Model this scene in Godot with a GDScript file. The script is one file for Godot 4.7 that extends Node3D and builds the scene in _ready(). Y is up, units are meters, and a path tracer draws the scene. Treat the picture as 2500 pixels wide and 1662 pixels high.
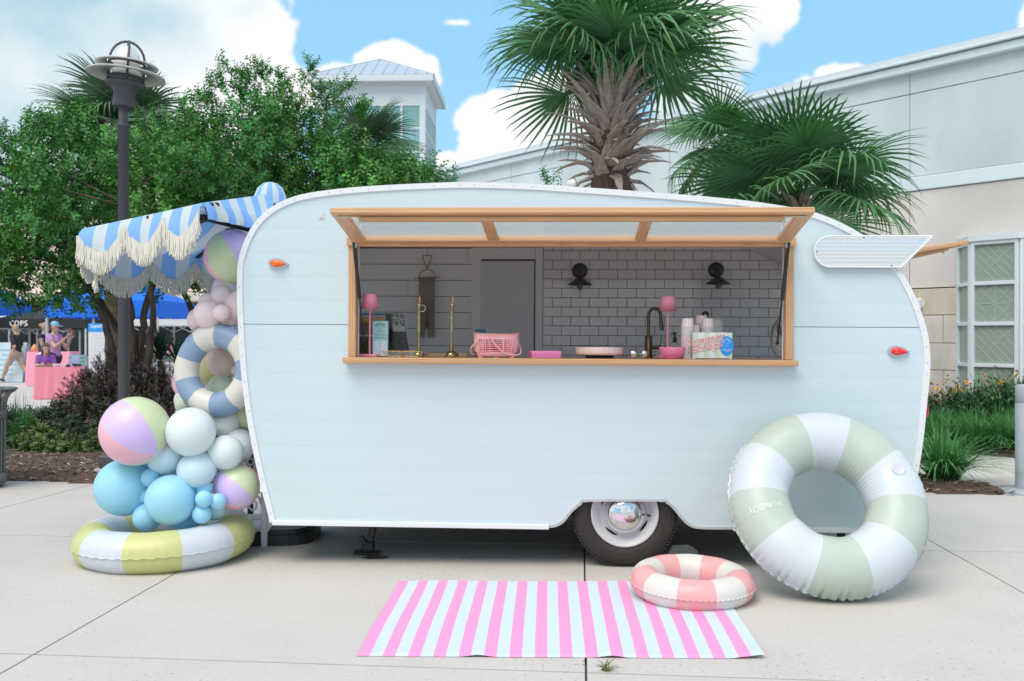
extends Node3D
# A white vintage caravan turned into a dessert bar on a concrete plaza, with balloons, swim rings, palms and a market behind it.

var rng := RandomNumberGenerator.new()
var names_used := {}
var mats := {}
var tex := {}
var caravan: Node3D
var caravan_at := Transform3D()


# ---------------------------------------------------------------- mesh builder
class MB:
	var v := PackedVector3Array()
	var c := PackedColorArray()
	var u := PackedVector2Array()
	var g := PackedInt32Array()
	var n := PackedVector3Array()
	var col := Color.WHITE
	var grp := 0
	var uvs := 1.0

	func tri(a: Vector3, b: Vector3, d: Vector3) -> void:
		v.append(a); v.append(d); v.append(b)
		for i in 3:
			c.append(col); g.append(grp); u.append(Vector2.ZERO)

	func tric(a: Vector3, b: Vector3, d: Vector3, ca: Color, cb: Color, cd: Color) -> void:
		v.append(a); v.append(d); v.append(b)
		c.append(ca); c.append(cd); c.append(cb)
		for i in 3:
			g.append(grp); u.append(Vector2.ZERO)

	func triuv(a: Vector3, b: Vector3, d: Vector3, ua: Vector2, ub: Vector2, ud: Vector2) -> void:
		v.append(a); v.append(d); v.append(b)
		u.append(ua); u.append(ud); u.append(ub)
		for i in 3:
			c.append(col); g.append(grp)

	func trin(a: Vector3, b: Vector3, d: Vector3, na: Vector3, nb: Vector3, nd: Vector3) -> void:
		tri(a, b, d)
		n.append(na); n.append(nd); n.append(nb)

	func quad(a: Vector3, b: Vector3, d: Vector3, e: Vector3) -> void:
		tri(a, b, d)
		tri(a, d, e)

	func quaduv(a: Vector3, b: Vector3, d: Vector3, e: Vector3, ua: Vector2, ub: Vector2, ud: Vector2, ue: Vector2) -> void:
		triuv(a, b, d, ua, ub, ud)
		triuv(a, d, e, ua, ud, ue)

	func away(p: Array, from: Vector3) -> void:  # a flat face turned away from a point
		var mid := Vector3.ZERO
		for q in p:
			mid += q
		mid /= p.size()
		var nn: Vector3 = (p[1] - p[0]).cross(p[2] - p[0])
		if nn.dot(mid - from) < 0.0:
			p.reverse()
		for i in range(1, p.size() - 1):
			tri(p[0], p[i], p[i + 1])

	func box(at: Vector3, size: Vector3, b := 0.0, turn := Basis.IDENTITY) -> void:
		var h := size / 2.0
		var old := grp
		grp = -1
		if b <= 0.0:
			for ax in 3:
				for s in [-1.0, 1.0]:
					var p := []
					for k in [[-1.0, -1.0], [1.0, -1.0], [1.0, 1.0], [-1.0, 1.0]]:
						var q := Vector3.ZERO
						q[ax] = s * h[ax]
						q[(ax + 1) % 3] = k[0] * h[(ax + 1) % 3]
						q[(ax + 2) % 3] = k[1] * h[(ax + 2) % 3]
						p.append(at + turn * q)
					away(p, at)
		else:
			var pt := func(ax: int, s: Vector3) -> Vector3:
				var q := Vector3.ZERO
				for k in 3:
					q[k] = s[k] * (h[k] if k == ax else h[k] - b)
				return at + turn * q
			for ax in 3:
				var a1 := (ax + 1) % 3
				var a2 := (ax + 2) % 3
				for s in [-1.0, 1.0]:
					var p := []
					for k in [[-1.0, -1.0], [1.0, -1.0], [1.0, 1.0], [-1.0, 1.0]]:
						var sg := Vector3.ZERO
						sg[ax] = s
						sg[a1] = k[0]
						sg[a2] = k[1]
						p.append(pt.call(ax, sg))
					away(p, at)
					for t in [-1.0, 1.0]:
						var lo := Vector3.ZERO
						lo[ax] = s
						lo[a1] = t
						lo[a2] = -1.0
						var hi := lo
						hi[a2] = 1.0
						away([pt.call(ax, lo), pt.call(ax, hi), pt.call(a1, hi), pt.call(a1, lo)], at)
			for sx in [-1.0, 1.0]:
				for sy in [-1.0, 1.0]:
					for sz in [-1.0, 1.0]:
						var sg := Vector3(sx, sy, sz)
						away([pt.call(0, sg), pt.call(1, sg), pt.call(2, sg)], at)
		grp = old

	func tube(pts: Array, radii, sides := 8, caps := true, flat := 1.0) -> void:
		var prev: Vector3 = (pts[1] - pts[0]).normalized()
		var nx := prev.cross(Vector3.UP)
		if nx.length() < 0.05:
			nx = prev.cross(Vector3.RIGHT)
		nx = nx.normalized()
		var rings := []
		for i in pts.size():
			var t: Vector3
			if i == 0:
				t = pts[1] - pts[0]
			elif i == pts.size() - 1:
				t = pts[i] - pts[i - 1]
			else:
				t = pts[i + 1] - pts[i - 1]
			t = t.normalized()
			nx = (nx - t * nx.dot(t)).normalized()
			var ny := t.cross(nx)
			var r: float = radii[i] if radii is Array else radii
			var ring := []
			for k in sides:
				var a := TAU * k / sides
				ring.append(pts[i] + nx * cos(a) * r + ny * sin(a) * r * flat)
			rings.append(ring)
		for i in rings.size() - 1:
			for k in sides:
				var k2 := (k + 1) % sides
				quad(rings[i][k], rings[i][k2], rings[i + 1][k2], rings[i + 1][k])
		if caps:
			var old := grp
			grp = -1
			for k in range(1, sides - 1):
				tri(rings[0][0], rings[0][k + 1], rings[0][k])
				tri(rings[-1][0], rings[-1][k], rings[-1][k + 1])
			grp = old

	func lathe(prof: Array, segs := 20, at := Transform3D(), arc := TAU) -> void:  # prof from bottom to top, r and y
		for i in prof.size() - 1:
			for k in segs:
				var a := arc * k / segs
				var b := arc * (k + 1) / segs
				var p0: Vector2 = prof[i]
				var p1: Vector2 = prof[i + 1]
				var q0 := at * Vector3(p0.x * cos(a), p0.y, -p0.x * sin(a))
				var q1 := at * Vector3(p0.x * cos(b), p0.y, -p0.x * sin(b))
				var q2 := at * Vector3(p1.x * cos(b), p1.y, -p1.x * sin(b))
				var q3 := at * Vector3(p1.x * cos(a), p1.y, -p1.x * sin(a))
				if p0.x > 0.00001:
					tri(q0, q1, q2)
				if p1.x > 0.00001:
					tri(q0, q2, q3)

	func grid(nu: int, nv: int, f: Callable, cf = null, flip := false) -> void:  # f(u, v) on 0..1; cf(u, v) at the middle of each cell
		var p := []
		for j in nv + 1:
			for i in nu + 1:
				p.append(f.call(float(i) / nu, float(j) / nv))
		for j in nv:
			for i in nu:
				if cf != null:
					col = cf.call((i + 0.5) / nu, (j + 0.5) / nv)
				var a: Vector3 = p[j * (nu + 1) + i]
				var b: Vector3 = p[j * (nu + 1) + i + 1]
				var d: Vector3 = p[(j + 1) * (nu + 1) + i + 1]
				var e: Vector3 = p[(j + 1) * (nu + 1) + i]
				var ua := Vector2(float(i) / nu, float(j) / nv) * uvs
				var ub := Vector2((i + 1.0) / nu, float(j) / nv) * uvs
				var ud := Vector2((i + 1.0) / nu, (j + 1.0) / nv) * uvs
				var ue := Vector2(float(i) / nu, (j + 1.0) / nv) * uvs
				if flip:
					if not (a.is_equal_approx(b)):
						triuv(a, d, b, ua, ud, ub)
					if not (d.is_equal_approx(e)):
						triuv(a, e, d, ua, ue, ud)
				else:
					if not (a.is_equal_approx(b)):
						triuv(a, b, d, ua, ub, ud)
					if not (d.is_equal_approx(e)):
						triuv(a, d, e, ua, ud, ue)

	func ball(at: Vector3, r: Vector3, nu := 16, nv := 10) -> void:
		grid(nu, nv, func(a: float, b: float) -> Vector3:
			var la := (b - 0.5) * PI
			var lo := a * TAU
			return at + Vector3(cos(la) * cos(lo), sin(la), -cos(la) * sin(lo)) * r)

	func prism(poly: PackedVector2Array, z0: float, z1: float, at := Transform3D()) -> void:  # z0 < z1
		var old := grp
		var p := poly.duplicate()
		if Geometry2D.is_polygon_clockwise(p):
			p.reverse()
		var t := Geometry2D.triangulate_polygon(p)
		grp = -1
		for i in range(0, t.size(), 3):
			var a := p[t[i]]
			var b := p[t[i + 1]]
			var d := p[t[i + 2]]
			if (b - a).cross(d - a) < 0.0:
				var sw := b
				b = d
				d = sw
			tri(at * Vector3(a.x, a.y, z1), at * Vector3(b.x, b.y, z1), at * Vector3(d.x, d.y, z1))
			tri(at * Vector3(a.x, a.y, z0), at * Vector3(d.x, d.y, z0), at * Vector3(b.x, b.y, z0))
		for i in p.size():
			var a := p[i]
			var b := p[(i + 1) % p.size()]
			quad(at * Vector3(a.x, a.y, z0), at * Vector3(b.x, b.y, z0), at * Vector3(b.x, b.y, z1), at * Vector3(a.x, a.y, z1))
		grp = old

	func mesh() -> ArrayMesh:
		var st := SurfaceTool.new()
		st.begin(Mesh.PRIMITIVE_TRIANGLES)
		var own := n.size() == v.size()
		for i in v.size():
			st.set_smooth_group(g[i] if g[i] >= 0 else 0xFFFFFFFF)
			st.set_color(c[i])
			st.set_uv(u[i])
			if own:
				st.set_normal(n[i])
			st.add_vertex(v[i])
		st.index()
		if not own:
			st.generate_normals()
		return st.commit()


# ---------------------------------------------------------------- objects
func numbered(called: String) -> String:
	if not names_used.has(called):
		names_used[called] = 0
		return called
	names_used[called] += 1
	return "%s_%03d" % [called, names_used[called]]


func tag(o: Node, label: String, category: String, group := "", kind := "") -> Node:
	if label:
		o.set_meta("label", label)
	if category:
		o.set_meta("category", category)
	if group:
		o.set_meta("group", group)
	if kind:
		o.set_meta("kind", kind)
	return o


func thing(called: String, label: String, category: String, at := Transform3D(), group := "") -> Node3D:
	var o := Node3D.new()
	o.name = numbered(called)
	add_child(o)
	o.transform = at
	tag(o, label, category, group)
	return o


func part(called: String, m, mat: Material, parent: Node, at := Transform3D(), kind := "") -> MeshInstance3D:
	var o := MeshInstance3D.new()
	o.name = called
	o.mesh = m.mesh() if m is MB else m
	o.material_override = mat
	o.transform = at
	if kind:
		o.set_meta("kind", kind)
	parent.add_child(o, true)
	return o


func holder(called: String, parent: Node, at := Transform3D()) -> Node3D:
	var o := Node3D.new()
	o.name = called
	o.transform = at
	parent.add_child(o, true)
	return o


func solo(called: String, label: String, category: String, m, mat: Material, at := Transform3D(), group := "") -> MeshInstance3D:
	var o := MeshInstance3D.new()
	o.name = numbered(called)
	o.mesh = m.mesh() if m is MB else m
	o.material_override = mat
	o.transform = at
	add_child(o)
	tag(o, label, category, group)
	return o


func structure(called: String, m, mat: Material, at := Transform3D()) -> MeshInstance3D:
	var o := MeshInstance3D.new()
	o.name = numbered(called)
	if m != null:
		o.mesh = m.mesh() if m is MB else m
	o.material_override = mat
	o.transform = at
	add_child(o)
	o.set_meta("kind", "structure")
	return o


func copy(o: Node3D, label: String, at: Transform3D) -> Node3D:
	var k: Node3D = o.duplicate()
	var base: String = String(o.name)
	var cut := RegEx.create_from_string("_\\d+$")
	k.name = numbered(cut.sub(base, ""))
	add_child(k)
	k.transform = at
	k.set_meta("label", label)
	return k


func many(called: String, m, mat: Material, parent: Node, places: Array, tints: Array, kind := "stuff") -> MultiMeshInstance3D:
	var mm := MultiMesh.new()
	mm.transform_format = MultiMesh.TRANSFORM_3D
	mm.use_colors = tints.size() > 0
	mm.mesh = m.mesh() if m is MB else m
	mm.instance_count = places.size()
	for i in places.size():
		mm.set_instance_transform(i, places[i])
		if tints.size() > 0:
			mm.set_instance_color(i, tints[i % tints.size()])
	var o := MultiMeshInstance3D.new()
	o.name = called if parent != self else numbered(called)
	o.multimesh = mm
	o.material_override = mat
	if kind:
		o.set_meta("kind", kind)
	parent.add_child(o, true)
	return o


# ---------------------------------------------------------------- small maths
func at(p: Vector3, yaw := 0.0, pitch := 0.0, roll := 0.0) -> Transform3D:
	return Transform3D(Basis.from_euler(Vector3(deg_to_rad(pitch), deg_to_rad(yaw), deg_to_rad(roll))), p)


func along(a: Vector3, b: Vector3, up := Vector3.UP) -> Transform3D:  # local x runs from a to b, placed at the middle
	var x := (b - a).normalized()
	var z := x.cross(up).normalized()
	var y := z.cross(x)
	return Transform3D(Basis(x, y, z), (a + b) / 2.0)


func facing(p: Vector3, out: Vector3, up := Vector3.UP) -> Transform3D:  # local y points along out
	var y := out.normalized()
	var x := y.cross(up)
	if x.length() < 0.01:
		x = y.cross(Vector3.RIGHT)
	x = x.normalized()
	return Transform3D(Basis(x, y, x.cross(y)), p)


func rnd(a: float, b: float) -> float:
	return rng.randf_range(a, b)


func rdir() -> Vector3:
	var z := rnd(-1.0, 1.0)
	var a := rnd(0.0, TAU)
	var r := sqrt(1.0 - z * z)
	return Vector3(r * cos(a), z, r * sin(a))


func smooth_line(p: Array, steps := 6, closed := false) -> Array:  # Catmull-Rom through points
	var out := []
	var n := p.size()
	var last := n if closed else n - 1
	for i in last:
		var p0 = p[(i - 1 + n) % n] if closed or i > 0 else p[0]
		var p1 = p[i]
		var p2 = p[(i + 1) % n]
		var p3 = p[(i + 2) % n] if closed or i + 2 < n else p[n - 1]
		for k in steps:
			out.append(p1.cubic_interpolate(p2, p0, p3, float(k) / steps))
	if not closed:
		out.append(p[n - 1])
	return out


# ---------------------------------------------------------------- materials (colours are linear reflectances)
func mk(r: float, g: float, b: float, rough := 0.6, metal := 0.0) -> StandardMaterial3D:
	var key := "%.4f %.4f %.4f %.3f %.3f" % [r, g, b, rough, metal]
	if mats.has(key):
		return mats[key]
	var m := StandardMaterial3D.new()
	m.albedo_color = Color(r, g, b).linear_to_srgb()
	m.roughness = rough
	m.metallic = metal
	mats[key] = m
	return m


func fresh(r: float, g: float, b: float, rough := 0.6, metal := 0.0) -> StandardMaterial3D:
	var m := StandardMaterial3D.new()
	m.albedo_color = Color(r, g, b).linear_to_srgb()
	m.roughness = rough
	m.metallic = metal
	return m


func painted(rough := 0.6) -> StandardMaterial3D:  # colour from the vertices
	var key := "v%.3f" % rough
	if mats.has(key):
		return mats[key]
	var m := StandardMaterial3D.new()
	m.vertex_color_use_as_albedo = true
	m.roughness = rough
	mats[key] = m
	return m


func pane(r: float, g: float, b: float, alpha: float) -> StandardMaterial3D:
	var m := fresh(r, g, b, 0.03)
	m.albedo_color.a = alpha
	m.transparency = BaseMaterial3D.TRANSPARENCY_ALPHA
	return m


func noise_of(s: int, f: float, oct := 4) -> FastNoiseLite:
	var n := FastNoiseLite.new()
	n.seed = s
	n.noise_type = FastNoiseLite.TYPE_SIMPLEX_SMOOTH
	n.frequency = f
	n.fractal_octaves = oct
	return n


func picture(w: int, h: int, f: Callable) -> ImageTexture:  # f(x, y) gives an sRGB colour
	var im := Image.create_empty(w, h, false, Image.FORMAT_RGB8)
	for y in h:
		for x in w:
			im.set_pixel(x, y, f.call(x, y))
	return ImageTexture.create_from_image(im)


func grey_tex(w: int, h: int, f: Callable) -> ImageTexture:
	var im := Image.create_empty(w, h, false, Image.FORMAT_L8)
	for y in h:
		for x in w:
			var k: float = f.call(x, y)
			im.set_pixel(x, y, Color(k, k, k))
	return ImageTexture.create_from_image(im)


func seamless(n: FastNoiseLite, x: float, y: float, w: float, h: float) -> float:  # repeats after w and h
	var fx := x / w
	var fy := y / h
	var a := n.get_noise_2d(x, y)
	var b := n.get_noise_2d(x - w, y)
	var c := n.get_noise_2d(x, y - h)
	var d := n.get_noise_2d(x - w, y - h)
	return lerpf(lerpf(a, b, fx), lerpf(c, d, fx), fy) * 1.25


func make_textures() -> void:
	# oak: light and dark grain running along the first axis
	var n1 := noise_of(11, 0.02, 4)
	var n2 := noise_of(12, 0.006, 2)
	tex.wood = picture(256, 256, func(x: int, y: int) -> Color:
		var k := seamless(n1, x * 0.22, y * 3.0, 256 * 0.22, 768) * 0.5
		var ring := sin((y + 26.0 * seamless(n2, x, y * 2.0, 256, 512)) * 0.39) * 0.5 + 0.5
		var t := clampf(0.5 + k * 0.7 - pow(ring, 4.0) * 0.34, 0.0, 1.0)
		return Color(0.70, 0.515, 0.355).lerp(Color(0.94, 0.78, 0.60), t))
	# broom-finished concrete with small dark pits
	var c1 := noise_of(21, 0.004, 4)
	var c2 := noise_of(22, 0.06, 3)
	var c3 := noise_of(23, 0.075, 2)
	var c4 := noise_of(24, 0.011, 3)
	var shade := func(x: int, y: int) -> Color:
		var k := 0.772 + 0.022 * seamless(c1, x, y, 1024, 1024) + 0.028 * seamless(c2, x, y * 1.6, 1024, 1638) + rnd(-0.012, 0.012)
		var pit := seamless(c3, x * 1.0, y * 2.1, 1024, 2150) + 0.16 * seamless(c4, x, y, 1024, 1024)
		if pit > 0.62:
			k -= clampf((pit - 0.62) * 3.6, 0.0, 0.42)
		return Color(k * 1.0, k * 0.972, k * 0.938)
	tex.concrete = picture(1024, 1024, shade)
	tex.rough = grey_tex(256, 256, func(x: int, y: int) -> float: return 0.5 + 0.4 * seamless(c2, x * 1.0, y, 256, 256))
	# bark and dried leaf bases
	var b1 := noise_of(31, 0.03, 4)
	tex.bark = picture(256, 256, func(x: int, y: int) -> Color:
		var t := clampf(0.5 + 0.7 * seamless(b1, x * 2.4, y * 0.45, 614, 115), 0.0, 1.0)
		return Color(0.52, 0.48, 0.45).lerp(Color(0.97, 0.93, 0.90), t))
	# woven outdoor mat
	tex.weave = grey_tex(64, 64, func(x: int, y: int) -> float: return 0.5 + 0.5 * sin((x + y) * TAU / 8.0) * cos((x - y) * TAU / 16.0))
	# soft mottling for plaster and stone
	var s1 := noise_of(41, 0.012, 5)
	tex.stone = picture(256, 256, func(x: int, y: int) -> Color:
		var k := 0.95 + 0.14 * seamless(s1, x * 1.0, y * 0.5, 256, 128)
		return Color(k, k, k))
	tex.brush = grey_tex(256, 256, func(x: int, y: int) -> float: return 0.5 + 0.5 * seamless(b1, x * 0.1, y * 6.0, 26, 1536))


func wood() -> StandardMaterial3D:
	if not mats.has("wood"):
		var m := StandardMaterial3D.new()
		m.albedo_texture = tex.wood
		m.uv1_triplanar = true
		m.uv1_scale = Vector3(0.9, 6.0, 6.0)
		m.roughness = 0.42
		mats.wood = m
	return mats.wood


func say(text: String, height: float, depth: float, bold := true, face := "Droid Sans", lean := 0.0) -> ArrayMesh:
	var t := TextMesh.new()
	var f := SystemFont.new()
	f.font_names = PackedStringArray([face])
	f.font_weight = 700 if bold else 400
	t.font = f
	t.font_size = 64
	t.pixel_size = height / 46.0
	t.depth = depth
	t.text = text
	t.curve_step = 4.0
	return bend(t, func(p: Vector3) -> Vector3: return Vector3(p.x + p.y * lean, p.y, p.z))


func bend(m: Mesh, f: Callable) -> ArrayMesh:
	var out := ArrayMesh.new()
	for s in m.get_surface_count():
		var a := m.surface_get_arrays(s)
		var p: PackedVector3Array = a[Mesh.ARRAY_VERTEX]
		for i in p.size():
			p[i] = f.call(p[i])
		var arr := []
		arr.resize(Mesh.ARRAY_MAX)
		arr[Mesh.ARRAY_VERTEX] = p
		arr[Mesh.ARRAY_INDEX] = a[Mesh.ARRAY_INDEX]
		out.add_surface_from_arrays(Mesh.PRIMITIVE_TRIANGLES, arr)
	var st := SurfaceTool.new()
	st.create_from(out, 0)
	st.deindex()
	st.set_smooth_group(-1)
	st.generate_normals()
	return st.commit()



# ---------------------------------------------------------------- the scene
func _ready() -> void:
	rng.seed = 7
	# camera
	var cam := Camera3D.new()
	cam.name = "camera"
	add_child(cam)
	cam.position = Vector3(0, 1.4, 0)
	cam.rotation_degrees.x = -0.225
	cam.near = 0.1
	cam.far = 600.0
	var lens := CameraAttributesPhysical.new()
	lens.frustum_focal_length = 35.08
	lens.frustum_focus_distance = 6.0
	lens.exposure_aperture = 4.0
	cam.attributes = lens
	cam.fov = 37.76
	cam.current = true
	# sky, exposure
	var env := Environment.new()
	env.background_mode = Environment.BG_SKY
	var sky := Sky.new()
	var air := PanoramaSkyMaterial.new()
	air.panorama = sky_picture()
	sky.sky_material = air
	env.sky = sky
	env.background_energy_multiplier = 1.0
	env.tonemap_mode = Environment.TONE_MAPPER_LINEAR
	env.tonemap_exposure = 1.32
	env.sdfgi_enabled = true
	env.ssao_enabled = true
	env.ssil_enabled = true
	var we := WorldEnvironment.new()
	we.name = "world_environment"
	we.environment = env
	add_child(we)
	# the sun behind thin cloud, high over the left shoulder
	var sun := DirectionalLight3D.new()
	sun.name = "sun"
	sun.light_color = Color(1.0, 0.955, 0.90)
	sun.light_energy = 0.66
	sun.light_angular_distance = 42.0
	sun.shadow_enabled = true
	add_child(sun)
	sun.look_at_from_position(Vector3(-2.6, 8.5, 4.6), Vector3.ZERO)

	make_textures()
	build_ground()
	build_tower()
	build_long_building()
	build_shops()
	build_market()
	build_trees()
	build_beds()
	build_street_things()
	build_caravan()
	build_umbrella()
	build_counter_things()
	build_balloons()
	build_rings_and_mat()
	build_people()


# ---------------------------------------------------------------- sky: air and clouds by direction
func cloud_amount(d: Vector3, fine: FastNoiseLite, broad: FastNoiseLite) -> Vector2:  # cover, thickness
	var n := fine.get_noise_3dv(d * 100.0)
	var b := broad.get_noise_3dv(d * 100.0)
	var out := b * 1.7 + 0.18
	var s := out
	if d.z < -0.3:
		var x := d.x / -d.z
		var y := d.y / -d.z
		var inside := smoothstep(0.72, 0.56, absf(x)) * smoothstep(0.50, 0.36, y)
		if inside > 0.0:
			var best := -1.0
			for k in CLOUDS:
				var q := Vector2((x - k[0]) / k[2], (y - k[1]) / k[3]).length_squared()
				best = maxf(best, k[4] - q)
			s = lerpf(out, best, inside)
	return Vector2(smoothstep(0.0, 0.24, s + n * 1.25 + 0.03), s + n * 0.75)


# heaps of cloud: tangent of the bearing, tangent of the height, half widths, strength
const CLOUDS := [[-0.47, 0.26, 0.20, 0.16, 1.1], [-0.33, 0.22, 0.14, 0.16, 1.0], [-0.26, 0.27, 0.055, 0.07, 1.0], [-0.36, 0.34, 0.10, 0.06, 0.9], [-0.50, 0.40, 0.2, 0.1, 0.9],
	[-0.175, 0.25, 0.065, 0.032, 0.9], [-0.125, 0.275, 0.045, 0.022, 0.95], [-0.095, 0.262, 0.028, 0.026, 0.9],
	[-0.005, 0.20, 0.052, 0.05, 1.0], [0.04, 0.21, 0.065, 0.06, 0.9], [-0.06, 0.165, 0.022, 0.022, 0.8], [0.02, 0.15, 0.10, 0.05, 0.9],
	[0.215, 0.305, 0.05, 0.062, 1.0], [0.25, 0.325, 0.036, 0.045, 0.95], [0.19, 0.25, 0.055, 0.06, 0.9], [0.29, 0.247, 0.04, 0.018, 0.8], [0.33, 0.260, 0.032, 0.014, 0.8],
	[0.535, 0.31, 0.034, 0.035, 0.9], [0.56, 0.30, 0.06, 0.03, 0.8], [-0.05, 0.315, 0.035, 0.006, 0.36], [-0.19, 0.30, 0.02, 0.01, 0.3]]


func sky_color(d: Vector3, fine: FastNoiseLite, broad: FastNoiseLite, soft: FastNoiseLite) -> Color:
	var h := clampf(d.y, 0.0, 1.0)
	var blue := Color(0.40, 0.65, 0.82).lerp(Color(0.215, 0.475, 0.76), clampf(pow(h / 0.42, 0.7), 0.0, 1.0)).lerp(Color(0.13, 0.34, 0.70), smoothstep(0.4, 1.0, h))
	var c := cloud_amount(d, fine, broad)
	var g := soft.get_noise_3dv(d * 100.0)
	var above := cloud_amount((d + Vector3(0, 0.03, 0)).normalized(), fine, broad)
	var lit := clampf(0.80 + 1.15 * g + (c.y - above.y) * 0.55 - maxf(0.0, c.y - 0.75) * 0.25, 0.0, 1.0)
	var white := Color(0.36, 0.53, 0.62).lerp(Color(0.79, 0.80, 0.805), lit)
	return blue.lerp(white, c.x)


func sky_picture() -> ImageTexture:
	var fine := noise_of(5, 0.075, 6)
	var broad := noise_of(9, 0.012, 3)
	var soft := noise_of(31, 0.028, 4)
	var w := 3072
	fine.fractal_gain = 0.62
	var small := Image.create_empty(768, 384, false, Image.FORMAT_RGBF)
	for y in 384:
		var el := PI * (0.5 - (y + 0.5) / 384.0)
		if el < -0.05:
			continue
		for x in 768:
			var az := TAU * (x + 0.5) / 768.0
			small.set_pixel(x, y, sky_color(Vector3(sin(az) * cos(el), sin(el), -cos(az) * cos(el)), fine, broad, soft))
	small.fill_rect(Rect2i(0, 203, 768, 181), Color(0.55, 0.58, 0.60))
	small.resize(w, w / 2, Image.INTERPOLATE_BILINEAR)
	for y in range(490, 800):
		var el := PI * (0.5 - (y + 0.5) / (w / 2.0))
		for k in 620:
			var x := posmod(k - 310, w)
			var az := TAU * (x + 0.5) / w
			small.set_pixel(x, y, sky_color(Vector3(sin(az) * cos(el), sin(el), -cos(az) * cos(el)), fine, broad, soft))
	return ImageTexture.create_from_image(small)


# ---------------------------------------------------------------- ground
func cut(polys: Array, a: Vector2, b: Vector2) -> Array:  # every polygon split along the line through a and b
	var t := (b - a).normalized()
	var s := Vector2(-t.y, t.x)
	var out := []
	for side in [1.0, -1.0]:
		var half := PackedVector2Array([a - t * 900.0 + s * side * 0.005, a + t * 900.0 + s * side * 0.005, a + t * 900.0 + s * side * 900.0, a - t * 900.0 + s * side * 900.0])
		for p in polys:
			for r in Geometry2D.intersect_polygons(p, half):
				if r.size() > 2:
					out.append(r)
	return out


func split_by(polys: Array, a: Vector2, b: Vector2, test: Callable) -> Array:
	var out := []
	for p in polys:
		var mid := Vector2.ZERO
		for q in p:
			mid += q / p.size()
		if test.call(mid):
			out.append_array(cut([p], a, b))
		else:
			out.append(p)
	return out


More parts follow.
